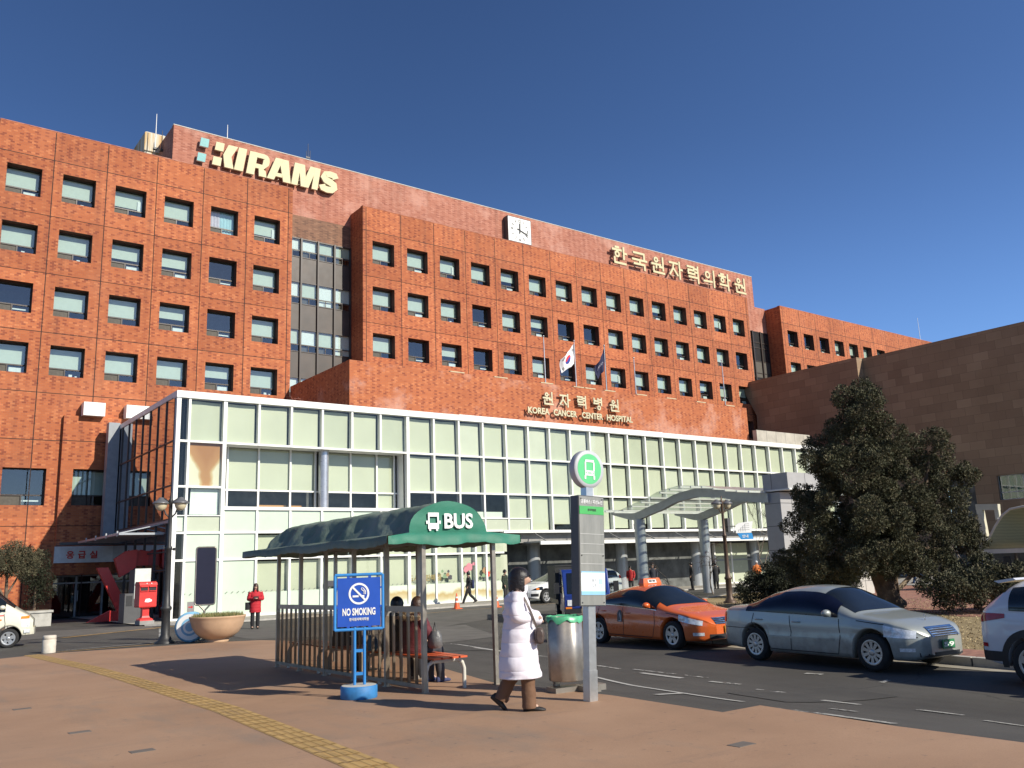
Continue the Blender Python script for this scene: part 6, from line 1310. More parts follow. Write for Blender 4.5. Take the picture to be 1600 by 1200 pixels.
    def nose(s, mb, y0, y1, z0, z1, off=.012, mi=0, front=True, n=8, inset=0):
        """patch on the front (or rear) end found by marching in to the surface"""
        vs = []; k = 6
        for i in range(n + 1):
            y = y0 + (y1 - y0) * i / n
            for j in range(k + 1):
                z = z0 + (z1 - z0) * j / k; x = s.x1 if front else s.x0; d = -.01 if front else .01
                while abs(x - (s.x1 if front else s.x0)) < 1.2:
                    if (z <= s.belt(x) and s.y(x, z) >= abs(y)) or (z > s.belt(x) and z < s.top(x) and s.y(x, z) >= abs(y)): break
                    x += d
                vs.append((x + (off if front else -off), y, z))
        mb.add(vs, [(i * (k + 1) + j, (i + 1) * (k + 1) + j, (i + 1) * (k + 1) + j + 1, i * (k + 1) + j + 1) for i in range(n) for j in range(k)], mi, True)
def wheel(root, x, y, r, w, side, kind, dark=False):
    t = MB(); a = side * w / 2
    t.lathe([(r * .66, -w / 2 + .01), (r * .80, -w / 2), (r * .95, -w / 2 + .01), (r, -w / 2 + .05), (r, w / 2 - .05), (r * .95, w / 2 - .01), (r * .80, w / 2), (r * .66, w / 2 - .01)], (0, 0, 0), 36, 0, 'y')
    o = t.build('tyre', M['tyre'], root, (x, y, r))
    b = MB(); b.lathe([(r * .67, a * .9), (r * .62, a * .86), (r * .60, a * .3), (0, a * .3)], (0, 0, 0), 30, 1, 'y')
    R0 = r * .64
    b.lathe([(R0 + .012, a * .93), (R0 - .012, a * .96), (R0 - .03, a * .88)], (0, 0, 0), 36, 0, 'y')
    n = {'five': 5, 'ten': 10, 'twin': 5}[kind]
    for k in range(n):
        an = 2 * math.pi * k / n + .3; u = Vector((math.cos(an), 0, math.sin(an))); v = Vector((-math.sin(an), 0, math.cos(an)))
        wd = {'five': (.042, .062), 'ten': (.020, .033), 'twin': (.04, .058)}[kind]
        p = [u * .03 - v * wd[0], u * .03 + v * wd[0], u * (R0 - .01) + v * wd[1], u * (R0 - .01) - v * wd[1]]
        f = [q + Vector((0, a * (.88 if i < 2 else .92), 0)) for i, q in enumerate(p)]; g = [q + Vector((0, a * .7, 0)) for q in p]
        b.add(f + g, [(0, 1, 2, 3), (7, 6, 5, 4), (0, 4, 5, 1), (1, 5, 6, 2), (2, 6, 7, 3), (3, 7, 4, 0)], 0)
    b.lathe([(.055, a * .6), (.055, a * .93), (.03, a * .96), (0, a * .96)], (0, 0, 0), 16, 0, 'y')
    b.build('rim', [M['rim'], M['trim']], o)
def place_car(name, label, loc_near, heading, car, cat='car'):
    """near right-hand rear wheel stands at loc_near"""
    h = R(heading); tr = car.W / 2 - .12; lx, ly = -math.sin(h), math.cos(h)
    x, y = loc_near[0] + lx * tr, loc_near[1] + ly * tr
    t = thing(name, label, cat, (x, y, G(x, y)), h); return t
def sedan_parts(s, t, pm, gm, wheelkind, dark_b=True):
    s.body(t, pm)
    g = MB(); zt = lambda x: s.belt(x) + (s.top(x) - s.belt(x)) * s.winh; zl = lambda x: s.belt(x) + .025
    s.patch(g, s.gx[0], s.gx[1], zl, zt, .010, 60, 14); g.build('side_window', gm, t)
    f = MB(); s.strip(f, [(x, zl(x)) for x in np.linspace(s.gx[0], s.gx[1], 20)], .016, .009, 0); s.strip(f, [(x, zl(x)) for x in np.linspace(s.gx[0], s.gx[1], 20)], .016, .009, 0, 1)
    f.build('window_trim', M['chrome'] if s.chrome else M['trim'], t)
    g = MB(); fr = lambda x: .80 - .06 * abs(x - s.ws[0]); s.screen(g, s.ws[0], s.ws[1], fr); g.build('windscreen', M['auto_glass'], t)
    if s.rs: g = MB(); s.screen(g, s.rs[0], s.rs[1], lambda x: .76); g.build('rear_window', gm, t)
    p = MB()
    for sd in (-1, 1):
        for x in s.pillars: s.strip(p, [(x, zl(x) + .005), (x - .05, zt(x - .05) - .005)], .07, .010, 0, sd)
    p.build('pillar', M['trim'], t)
    d = MB()
    for sd in (-1, 1):
        for l in s.seams: s.strip(d, l, .015, .004, 0, sd)
    d.build('door_seam', M['trim'], t)
    for sd in (-1, 1):
        for x, z in s.handles:
            h = MB(); yy = s.y(x, z); h.tube([(x - .10, sd * (yy + .002), z), (x - .07, sd * (yy + .03), z + .002), (x + .07, sd * (yy + .03), z), (x + .10, sd * (yy + .002), z)], .013, 8); h.build('door_handle', pm if not s.chrome else pm, t)
        mx, mz = s.mirror; m = MB(); yy = s.y(mx, mz - .06); y0 = sd * (yy + .10)
        m.ball((mx, y0, mz), .085, .105, .07, 14); m.bar((mx + .02, sd * (yy - .03), mz - .05), (mx, y0, mz - .04), .05, .03); o = m.build('mirror', pm, t)
        for xw in (0, s.wb): wheel(t, xw, sd * (s.W / 2 - .115), s.wr, .21, sd, wheelkind)
def number_plate(t, x, z, ry, txt, base, fg, wdt=.34, hgt=.155):
    p = MB(); p.box(-.008, .008, -wdt / 2, wdt / 2, -hgt / 2, hgt / 2); o = p.build('number_plate', base, t, (x, 0, z))
    text('plate_lettering', txt, wdt * .85, hgt * .5, .003, fg, o, (.011 if ry > 0 else -.011, 0, 0), R(90) if ry > 0 else R(-90), bold=.02)
# ---- orange taxi
taxi = Car(W=1.82, wb=2.795, wr=.325, x0=-1.02, x1=3.77, zmax=.55, crease=.72, winh=.77,
    plan=[(-1.02, .62), (-.96, .78), (-.8, .90), (-.4, .965), (.4, 1), (2.4, 1), (2.9, .985), (3.3, .93), (3.55, .80), (3.7, .60), (3.77, .42)],
    ztop=[(-1.02, .86), (-.95, 1.0), (-.75, 1.06), (-.45, 1.10), (.1, 1.27), (.55, 1.40), (.95, 1.462), (1.3, 1.47), (1.65, 1.43), (2.05, 1.24), (2.55, .985), (2.75, .93), (3.2, .855), (3.55, .75), (3.7, .66), (3.77, .56)],
    zbelt=[(-1.02, .82), (-.8, .97), (.2, .985), (1.2, .94), (2.2, .87), (2.6, .84), (3.2, .78), (3.6, .68), (3.77, .54)],
    zbot=[(-1.02, .42), (-.85, .28), (-.5, .22), (.5, .19), (2.3, .19), (3.3, .2), (3.6, .2), (3.77, .3)], gx=(-.32, 2.28), ws=(2.52, 1.62), rs=(-.42, .5), pillars=[.98], chrome=True,
    seams=[[(1.02, .93), (1.06, .6), (1.02, .26)], [(2.2, .86), (2.22, .55), (2.12, .26)], [(.06, .95), (-.02, .75), (.28, .58)], [(.28, .58), (.44, .27)], [(.45, .265), (2.1, .25)], [(2.6, .83), (3.0, .78), (3.3, .74)]], handles=[(.25, .835), (1.22, .80)], mirror=(2.03, 1.0))
po = paint('taxi_orange', (.70, .135, .025), .1, .25, .25, (.28, .08, .03))
t = place_car('taxi', 'orange taxi with a roof sign parked behind the silver sedan', (15.99, 17.49), -94.5, taxi)
sedan_parts(taxi, t, po, M['auto_glass'], 'five')
mb = MB(); mb.ring_loft([[(x, y, z) for x, y in ((1.02 + q, -.30 + q), (1.22 - q, -.30 + q), (1.22 - q, .30 - q), (1.02 + q, .30 - q))] for z, q in ((1.45, 0), (1.50, 0), (1.62, .035))], smooth=False, caps=True); rs = mb.build('roof_sign', po, t)
mb = MB(); mb.quad((1.225, -.14, 1.50), (1.225, .14, 1.50), (1.19, .14, 1.6), (1.19, -.14, 1.6)); mb.build('roof_sign_face', mat('pale_lens', (.6, .6, .58), .3), rs); mb = MB(); mb.box(1.195, 1.22, -.10, -.02, 1.53, 1.57); mb.box(1.195, 1.22, .02, .09, 1.53, 1.57); mb.build('roof_sign_text', M['dark_grey'], rs)
def lamp(s, t, name, xa, xb, lo, hi, m, off=.008, side=(-1, 1)):
    for sd in side: mb = MB(); s.patch(mb, xa, xb, lo, hi, off, 14, 5, 0, (sd,)); mb.build(name, m, t)
lamp(taxi, t, 'headlight', 3.02, 3.60, lambda x: .655 - .10 * (x - 3.02) / .58, lambda x: min(taxi.belt(x) + .012, .80 - .145 * (x - 3.02) / .58), M['lamp_clear'])
lamp(taxi, t, 'fog_lamp', 3.40, 3.62, lambda x: .33, lambda x: .40, M['lamp_clear'])
mb = MB(); taxi.nose(mb, -.40, .40, .58, .72, .012); gr = mb.build('grille', M['trim'], t)
mb = MB()
for z in (.60, .64, .68, .715): taxi.nose(mb, -.40, .40, z - .008, z + .008, .022)
taxi.nose(mb, -.06, .06, .61, .70, .028); mb.build('grille_bar', M['chrome'], gr)
mb = MB(); taxi.nose(mb, -.55, .55, .26, .36, .012); mb.build('lower_grille', M['trim'], t)
number_plate(t, 3.80, .46, 1, '33바', mat('plate_yellow', (.62, .40, .02), .5), M['black'])
mb = MB(); n = 18; cx, cz = .92, .72
def flank(s, pts, sd=-1, off=.009): return [(x, sd * (s.y(x, z) + off), z) for x, z in pts]
mb.add(flank(taxi, [(cx - .095, cz - .14), (cx + .095, cz - .14)] + [(cx + .095 * math.cos(math.pi * k / n), cz + .02 + .13 * math.sin(math.pi * k / n)) for k in range(n + 1)]), [tuple(range(n + 3))], 0)
mb.add(flank(taxi, [(cx - .05, cz - .13), (cx + .05, cz - .13), (cx + .055, cz - .04), (cx, cz + .1), (cx - .05, cz - .03)], off=.012), [(0, 1, 2, 3, 4)], 1)
mb.build('door_emblem', [M['dark_grey'], mat('emblem_grey', (.42, .41, .40), .5)], t)
# ---- silver sedan
sil = Car(W=1.79, wb=2.775, wr=.325, x0=-1.10, x1=3.66, zmax=.56, crease=.70, winh=.80,
    plan=[(-1.10, .60), (-1.04, .76), (-.85, .89), (-.4, .965), (.4, 1), (2.4, 1), (2.9, .985), (3.2, .94), (3.43, .84), (3.59, .65), (3.66, .46)],
    ztop=[(-1.10, .90), (-1.02, 1.03), (-.8, 1.075), (-.4, 1.095), (-.1, 1.17), (.3, 1.36), (.7, 1.455), (1.1, 1.475), (1.5, 1.46), (1.75, 1.40), (2.15, 1.17), (2.45, .985), (2.7, .955), (3.15, .89), (3.43, .80), (3.59, .72), (3.66, .58)],
    zbelt=[(-1.1, .84), (-.8, .96), (.2, .955), (1.2, .925), (2.2, .89), (2.6, .87), (3.15, .81), (3.48, .72), (3.66, .56)],
    zbot=[(-1.1, .42), (-.9, .27), (-.5, .22), (.5, .19), (2.3, .19), (3.3, .2), (3.5, .21), (3.66, .3)], gx=(-.22, 2.10), ws=(2.40, 1.66), rs=(-.35, .42), pillars=[.92], chrome=False,
    seams=[[(.95, .915), (.98, .6), (.95, .26)], [(2.12, .88), (2.14, .55), (2.06, .26)], [(.0, .94), (-.06, .75), (.28, .55)], [(.28, .55), (.42, .27)], [(.42, .265), (2.06, .255)], [(-.9, .64), (.0, .64)], [(2.5, .865), (3.05, .81)], [(3.0, .62), (3.55, .60)]], handles=[(.15, .82), (1.12, .80)], mirror=(1.93, .985))
ps = paint('dusty_silver_green', (.36, .385, .36), .35, .38, .8, (.185, .17, .145))
t = place_car('sedan', 'dusty silver sedan parked in front of the orange taxi', (15.15, 11.83), -96, sil)
sedan_parts(sil, t, ps, M['tint_glass'], 'ten')
lamp(sil, t, 'headlight', 3.04, 3.53, lambda x: .60 - .02 * (x - 3.04) / .5, lambda x: min(sil.belt(x) + .03, .80 - .10 * (x - 3.04) / .5), M['lamp_clear'])
lamp(sil, t, 'tail_light', -1.06, -.86, lambda x: .74, lambda x: .93, M['lamp_red'])
lamp(sil, t, 'side_moulding', .42, 2.0, lambda x: .485, lambda x: .525, ps, .014)
lamp(sil, t, 'fog_lamp', 3.30, 3.51, lambda x: .36, lambda x: .42, M['lamp_clear'])
mb = MB(); sil.nose(mb, -.36, .36, .60, .735, .014); gr = mb.build('grille', M['trim'], t)
mb = MB()
for z in (.615, .65, .685, .72): sil.nose(mb, -.36, .36, z - .007, z + .007, .024)
sil.nose(mb, -.38, -.35, .595, .74, .024); sil.nose(mb, .35, .38, .595, .74, .024); sil.nose(mb, -.38, .38, .735, .765, .022); mb.build('grille_bar', M['chrome'], gr)
mb = MB(); sil.nose(mb, -.62, .62, .27, .34, .01); mb.build('lower_grille', M['trim'], t)
number_plate(t, 3.70, .46, 1, '59', mat('plate_green', (.02, .20, .07), .5), M['white'])
mb = MB(); mb.tube([(3.30, 0, .84), (3.31, 0, .89)], .008, 6); mb.lathe([(.03, -.004), (.036, 0), (.03, .004)], (3.31, 0, .92), 14, 0, 'x'); mb.build('bonnet_emblem', M['chrome'], t)
# ---- white SUV leaving the frame at right
suv = Car(W=1.86, wb=2.67, wr=.36, x0=-.93, x1=3.56, zmax=.75, crease=.92, winh=.74, soft=.06,
    plan=[(-.93, .66), (-.86, .84), (-.7, .93), (-.3, .98), (.4, 1), (2.4, 1), (3.0, .96), (3.35, .84), (3.56, .5)],
    ztop=[(-.93, .78), (-.88, 1.08), (-.80, 1.20), (-.62, 1.36), (-.42, 1.55), (-.30, 1.60), (.0, 1.635), (.8, 1.655), (1.2, 1.64), (1.5, 1.57), (2.2, 1.13), (2.45, 1.06), (3.2, .98), (3.5, .82), (3.56, .66)],
    zbelt=[(-.93, .74), (-.85, 1.06), (-.5, 1.13), (.4, 1.10), (1.6, 1.03), (2.4, .98), (3.2, .9), (3.56, .64)], zbot=[(-.93, .46), (-.8, .36), (-.4, .28), (.5, .25), (2.3, .25), (3.4, .28), (3.56, .36)],
    gx=(-.30, 1.95), ws=(2.2, 1.45), rs=(-.78, -.42), pillars=[.25, 1.0], chrome=False, seams=[[(1.0, 1.03), (1.02, .7), (.98, .36)], [(.1, 1.07), (.0, .9), (.3, .75)], [(.3, .75), (.42, .36)]], handles=[(.3, .97), (1.2, .94)], mirror=(1.8, 1.12))
pw = paint('pearl_white', (.66, .66, .68), .0, .22, .08)
t = place_car('suv', 'white suv with dark arches cut by the right edge of the picture', (14.62, 6.25), -96, suv)
sedan_parts(suv, t, pw, M['auto_glass'], 'twin')
lamp(suv, t, 'tail_light', -.88, -.38, lambda x: .94 + .09 * (x + .88) / .5, lambda x: 1.10 - .015 * (x + .88), M['lamp_red']); lamp(suv, t, 'reflector', -.86, -.72, lambda x: .58, lambda x: .64, M['lamp_red'])
mb = MB(); suv.nose(mb, -.75, .75, .40, .56, .012, front=False); mb.build('rear_cladding', M['trim'], t)
mb = MB(); mb.ring_loft([[(-.62, y, 1.585), (-.30, y, 1.63), (-.26, y, 1.60), (-.55, y, 1.55)] for y in np.linspace(-.62, .62, 9)], smooth=False, caps=True); mb.build('roof_spoiler', pw, t)
ar = MB()
for sd in (-1, 1):
    for xw in (0, suv.wb):
        vs = []; n = 26
        for k in range(n + 1):
            a = math.pi * (-.06 + 1.12 * k / n)
            for r in (suv.wr + .045, suv.wr + .15):
                x, z = xw + r * math.cos(a), suv.wr + r * math.sin(a); z = max(z, .28); vs.append((x, sd * (suv.y(x, max(z, .3)) + .012), z))
        ar.add(vs, [(2 * k, 2 * k + 1, 2 * k + 3, 2 * k + 2) for k in range(n)], 0, True)
    suv.patch(ar, .45, 2.2, lambda x: .27, lambda x: .40, .012, 20, 3, 0, (sd,)); suv.patch(ar, -.88, -.46, lambda x: .37, lambda x: .52, .011, 8, 3, 0, (sd,))
ar.build('arch_cladding', M['trim'], t)
mb = MB()
for sd in (-1, 1): mb.tube([(.0, sd * .62, 1.66), (.1, sd * .64, 1.69), (1.1, sd * .64, 1.70), (1.2, sd * .62, 1.66)], .018, 8)
mb.build('roof_rail', M['trim'], t)
# ---- white people carrier at the entrance
mpv = Car(W=1.83, wb=2.75, wr=.33, x0=-.90, x1=3.60, zmax=.6, crease=.75, winh=.76,
    plan=[(-.9, .72), (-.8, .88), (-.5, .95), (0, 1), (2.3, 1), (2.9, .97), (3.3, .85), (3.5, .66), (3.6, .46)],
    ztop=[(-.9, .9), (-.85, 1.15), (-.7, 1.42), (-.4, 1.57), (.3, 1.61), (1.0, 1.60), (1.4, 1.54), (2.0, 1.27), (2.6, 1.03), (3.0, .96), (3.35, .84), (3.53, .72), (3.6, .6)],
    zbelt=[(-.9, .86), (-.7, 1.05), (.3, 1.02), (1.5, .97), (2.4, .93), (3.0, .86), (3.4, .74), (3.6, .58)], zbot=[(-.9, .4), (-.7, .28), (0, .2), (2.4, .2), (3.3, .22), (3.6, .32)], gx=(-.45, 2.3), ws=(2.52, 1.45), rs=(-.82, -.62), pillars=[.3, 1.15], chrome=True,
    seams=[[(1.15, .96), (1.18, .6), (1.15, .28)], [(2.25, .92), (2.27, .6), (2.2, .28)]], handles=[(.4, .88), (1.35, .86)], mirror=(2.1, 1.08))
h = 183; t = thing('people_carrier', 'white people carrier waiting under the entrance canopy', 'car', (30.9, 35.8, G(31, 36)), R(h))
sedan_parts(mpv, t, paint('clean_white', (.74, .74, .72), 0, .2, .05), M['auto_glass'], 'five')
lamp(mpv, t, 'headlight', 2.95, 3.50, lambda x: .66, lambda x: min(mpv.belt(x), .84 - .1 * (x - 2.95)), M['auto_glass']); lamp(mpv, t, 'indicator', 3.15, 3.30, lambda x: .69, lambda x: .76, M['lamp_amber'], .012); lamp(mpv, t, 'fog_lamp_surround', 3.2, 3.52, lambda x: .36, lambda x: .50, M['trim'])
lamp(mpv, t, 'tail_light', -.86, -.6, lambda x: 1.0, lambda x: 1.15, M['lamp_red']); mb = MB(); mpv.nose(mb, -.5, .5, .36, .56, .012); mb.build('grille', M['trim'], t)
# ---- second white car behind, only its tail in view
t = thing('people_carrier', 'white car with red tail light half hidden behind the bus stop panel', 'car', (35.1, 38.1, G(35, 38)), R(177))
sedan_parts(mpv, t, bpy.data.materials['clean_white'], M['auto_glass'], 'five'); lamp(mpv, t, 'tail_light', -.86, -.6, lambda x: 1.0, lambda x: 1.18, M['lamp_red'])
# ---- blue lorry facing the street, mostly hidden by the bus stop panel
def lorry():
    t = thing('small_lorry', 'small blue lorry with a dark canvas cargo box behind the bus stop panel', 'lorry', (21.75, 24.75, G(21.7, 24.7)), R(-124)); b = paint('lorry_blue', (.012, .035, .20), 0, .3, .15); W = .82
    mb = MB(); pf = [(0, .42), (1.35, .42), (1.42, .55), (1.44, .98), (1.05, 1.78), (.9, 1.86), (0, 1.88)]
    rings = [[(x * (1 if abs(y) < .8 else .985), y, z) for x, z in pf] for y in (-W, -W * .96, W * .96, W)]; mb.ring_loft(rings, smooth=False, caps=True); c = mb.build('cab', b, t)
    g = MB(); g.quad((1.44, -.70, 1.03), (1.44, .70, 1.03), (1.09, .66, 1.74), (1.09, -.66, 1.74)); g.build('windscreen', M['auto_glass'], c)
    for sd in (-1, 1):
        g = MB(); y = sd * (W + .006); g.add([(.25, y, 1.05), (1.28, y, 1.02), (1.0, y, 1.68), (.25, y, 1.72)], [(0, 1, 2, 3)]); g.build('side_window', M['auto_glass'], c)
        g = MB(); g.box(1.42, 1.455, sd * .55 - .16, sd * .55 + .16, .62, .82); g.build('headlight', M['lamp_clear'], c); g = MB(); g.box(1.40, 1.46, sd * .66 - .12, sd * .66 + .1, .50, .58); g.build('indicator', M['lamp_amber'], c)
        g = MB(); g.bar((1.2, sd * .82, 1.3), (1.35, sd * 1.0, 1.3), .03); g.box(1.3, 1.36, sd * 1.06 - .09, sd * 1.06 + .09, 1.05, 1.42); g.build('mirror', M['trim'], c)
        for xw in (.75, -2.0): wheel(t, xw, sd * .68, .31, .2, sd, 'five')
    g = MB(); g.box(1.38, 1.48, -.8, .8, .36, .52); g.build('bumper', M['trim'], c); number_plate(t, 1.49, .60, 1, '80아', bpy.data.materials['plate_yellow'], M['black'])
    g = MB(); g.box(-3.1, -.08, -.88, .88, .62, .80); g.box(-3.1, -.1, -.6, .6, .35, .62); g.build('chassis', M['trim'], t)
    g = MB(); g.box(-3.1, -.12, -.95, .95, .80, 1.98); g.box(-3.12, -.10, -.96, .96, 1.98, 2.03); g.build('cargo_box', mat('dark_canvas', (.035, .035, .033), .8, var=.25), t)
lorry()
# ---- cream van entering at the left edge
van = Car(W=1.55, wb=2.1, wr=.28, x0=-.75, x1=2.72, zmax=.7, winh=.80, soft=.07, plan=[(-.75, .86), (-.6, .96), (0, 1), (2.0, 1), (2.4, .97), (2.6, .88), (2.72, .72)],
    ztop=[(-.75, 1.6), (-.6, 1.78), (0, 1.84), (1.3, 1.82), (1.6, 1.74), (2.28, 1.12), (2.45, 1.02), (2.62, .92), (2.72, .78)], zbelt=[(-.75, 1.1), (1.8, 1.05), (2.3, .98), (2.6, .86), (2.72, .70)], zbot=[(-.75, .4), (0, .3), (2.4, .32), (2.72, .36)], gx=(-.5, 1.98), ws=(2.22, 1.6), rs=(-.72, -.64), pillars=[.6], chrome=False,
    seams=[[(1.05, 1.04), (1.05, .4)], [(1.95, 1.0), (2.0, .7), (1.95, .4)]], handles=[(1.2, .92)], mirror=(1.9, 1.18))
t = thing('van', 'cream van nosing in at the left edge of the picture', 'van', (2.12, 31.5, gz(31.5)), R(-11)); pc = paint('cream_white', (.72, .69, .55), 0, .3, .1); sedan_parts(van, t, pc, M['auto_glass'], 'five')
lamp(van, t, 'headlight', 2.42, 2.64, lambda x: .58, lambda x: .82, M['lamp_clear']); lamp(van, t, 'indicator', 2.40, 2.62, lambda x: .82, lambda x: .90, M['lamp_amber']); lamp(van, t, 'side_repeater', 1.75, 1.9, lambda x: .80, lambda x: .84, M['lamp_amber']); lamp(van, t, 'red_stripe', .2, 1.95, lambda x: .93, lambda x: .96, M['red'])
mb = MB(); van.nose(mb, -.70, .70, .36, .56, .04); mb.build('bumper', pc, t); lamp(van, t, 'fog_lamp', 2.5, 2.66, lambda x: .42, lambda x: .52, M['lamp_clear'], .045)
# ================================================================== TREES, SHRUBS
def leaf_mesh(name, lobes, mats, spacing, tuft, leaf, k, seed, rough=.22, inner=.35, wts=None, up=.35):
    """tufts of small leaf faces spread over and through a set of ellipsoids (x, y, z, horizontal, vertical radius)"""
    rng = np.random.default_rng(seed); P = []; Nn = []
    for i, (cx, cy, cz, rh, rv) in enumerate(lobes):
        area = 4 * math.pi * ((rh * rh) ** 1.6 / 3 + 2 * (rh * rv) ** 1.6 / 3) ** (1 / 1.6); n = int(area / spacing ** 2); m = int(n * inner)
        d = rng.normal(size=(n + m, 3)); d /= np.linalg.norm(d, axis=1)[:, None]
        ph = rng.uniform(0, 6, 6)
        bumpy = 1 + rough * (np.sin(4.1 * d[:, 0] + ph[0]) * np.sin(3.7 * d[:, 1] + ph[1]) + .7 * np.sin(7.3 * d[:, 2] + ph[2]) * np.sin(6.1 * d[:, 0] + ph[3]) + .5 * np.sin(11 * d[:, 1] + ph[4]) * np.sin(12 * d[:, 2] + ph[5]))
        r = np.concatenate([rng.uniform(.86, 1.06, n), rng.uniform(.3, .85, m)]) * bumpy
        p = np.array([cx, cy, cz]) + d * r[:, None] * np.array([rh, rh, rv]); ok = np.ones(len(p), bool)
        for j, (ax, ay, az, bh, bv) in enumerate(lobes):
            if j == i: continue
            q = (p - np.array([ax, ay, az])) / np.array([bh, bh, bv]); ok &= (q * q).sum(1) > .5
        P.append(p[ok]); Nn.append(d[ok])
    P = np.concatenate(P); D = np.concatenate(Nn); n = len(P)
    C = np.repeat(P, k, 0); DD = np.repeat(D, k, 0); off = rng.normal(size=(n * k, 3)); off /= np.linalg.norm(off, axis=1)[:, None]; off *= (tuft * rng.uniform(.2, 1, n * k) ** .5)[:, None]
    C = C + off + DD * tuft * .3; ax = off / tuft + DD * .6 + np.array([0, 0, up]) + rng.normal(size=(n * k, 3)) * .35; ax /= np.linalg.norm(ax, axis=1)[:, None]
    t = np.cross(ax, rng.normal(size=(n * k, 3))); t /= np.linalg.norm(t, axis=1)[:, None]
    L_ = (leaf * rng.uniform(.7, 1.3, n * k))[:, None]; w = L_ * .42
    V = np.stack([C - t * w, C + ax * L_ * .6 - t * w * .2, C + ax * L_, C + ax * L_ * .5 + t * w], 1).reshape(-1, 3).astype(np.float32)
    nf = n * k; me = bpy.data.meshes.new(name); me.vertices.add(nf * 4); me.vertices.foreach_set('co', V.ravel()); me.loops.add(nf * 4); me.loops.foreach_set('vertex_index', np.arange(nf * 4, dtype=np.int32))
    me.polygons.add(nf); me.polygons.foreach_set('loop_start', np.arange(0, nf * 4, 4, dtype=np.int32)); me.polygons.foreach_set('loop_total', np.full(nf, 4, np.int32))
    mi = np.repeat(rng.choice(len(mats), n, p=wts), k).astype(np.int32); 
    for m in mats: me.materials.append(m)
    me.polygons.foreach_set('material_index', mi); me.update(calc_edges=True); me.validate(); return me
def leaf_mat(name, col):
    m, nt, bs = nodes(name); c = coords(nt); n = noise(nt, c, 2.2, 4); lo = tuple(x * .6 for x in col); hi = tuple(x * 1.35 for x in col)
    L(nt, ramp(nt, n, [(.3, lo), (.7, hi)]), bs.inputs['Base Color']); bs.inputs['Roughness'].default_value = .7; bs.inputs['Specular IOR Level'].default_value = .25; return m
LM = [leaf_mat('juniper_dark', (.055, .058, .030)), leaf_mat('juniper_mid', (.085, .082, .045)), leaf_mat('juniper_brown', (.12, .104, .060))]
def clumps(lobes, per, rad, seed, flat=.8):
    """break smooth lobes into many small rounded clumps standing on their surface"""
    rr = random.Random(seed); out = []
    for cx, cy, cz, rh, rv in lobes:
        n = max(4, int(per * (rh * rh + 2 * rh * rv) / 3 / (rad * rad)))
        for i in range(n):
            z = 1 - 2 * (i + .5) / n; a = 2.39996 * i + rr.uniform(-.4, .4); r = math.sqrt(1 - z * z); q = rr.uniform(.62, 1.02)
            s = rad * rr.uniform(.6, 1.35); out.append((cx + rh * q * r * math.cos(a), cy + rh * q * r * math.sin(a), cz + rv * q * z, s, s * flat))
    return out
BARK = mat('fibrous_bark', (.135, .095, .065), .95, var=.45, scale=7, bmp=.6)
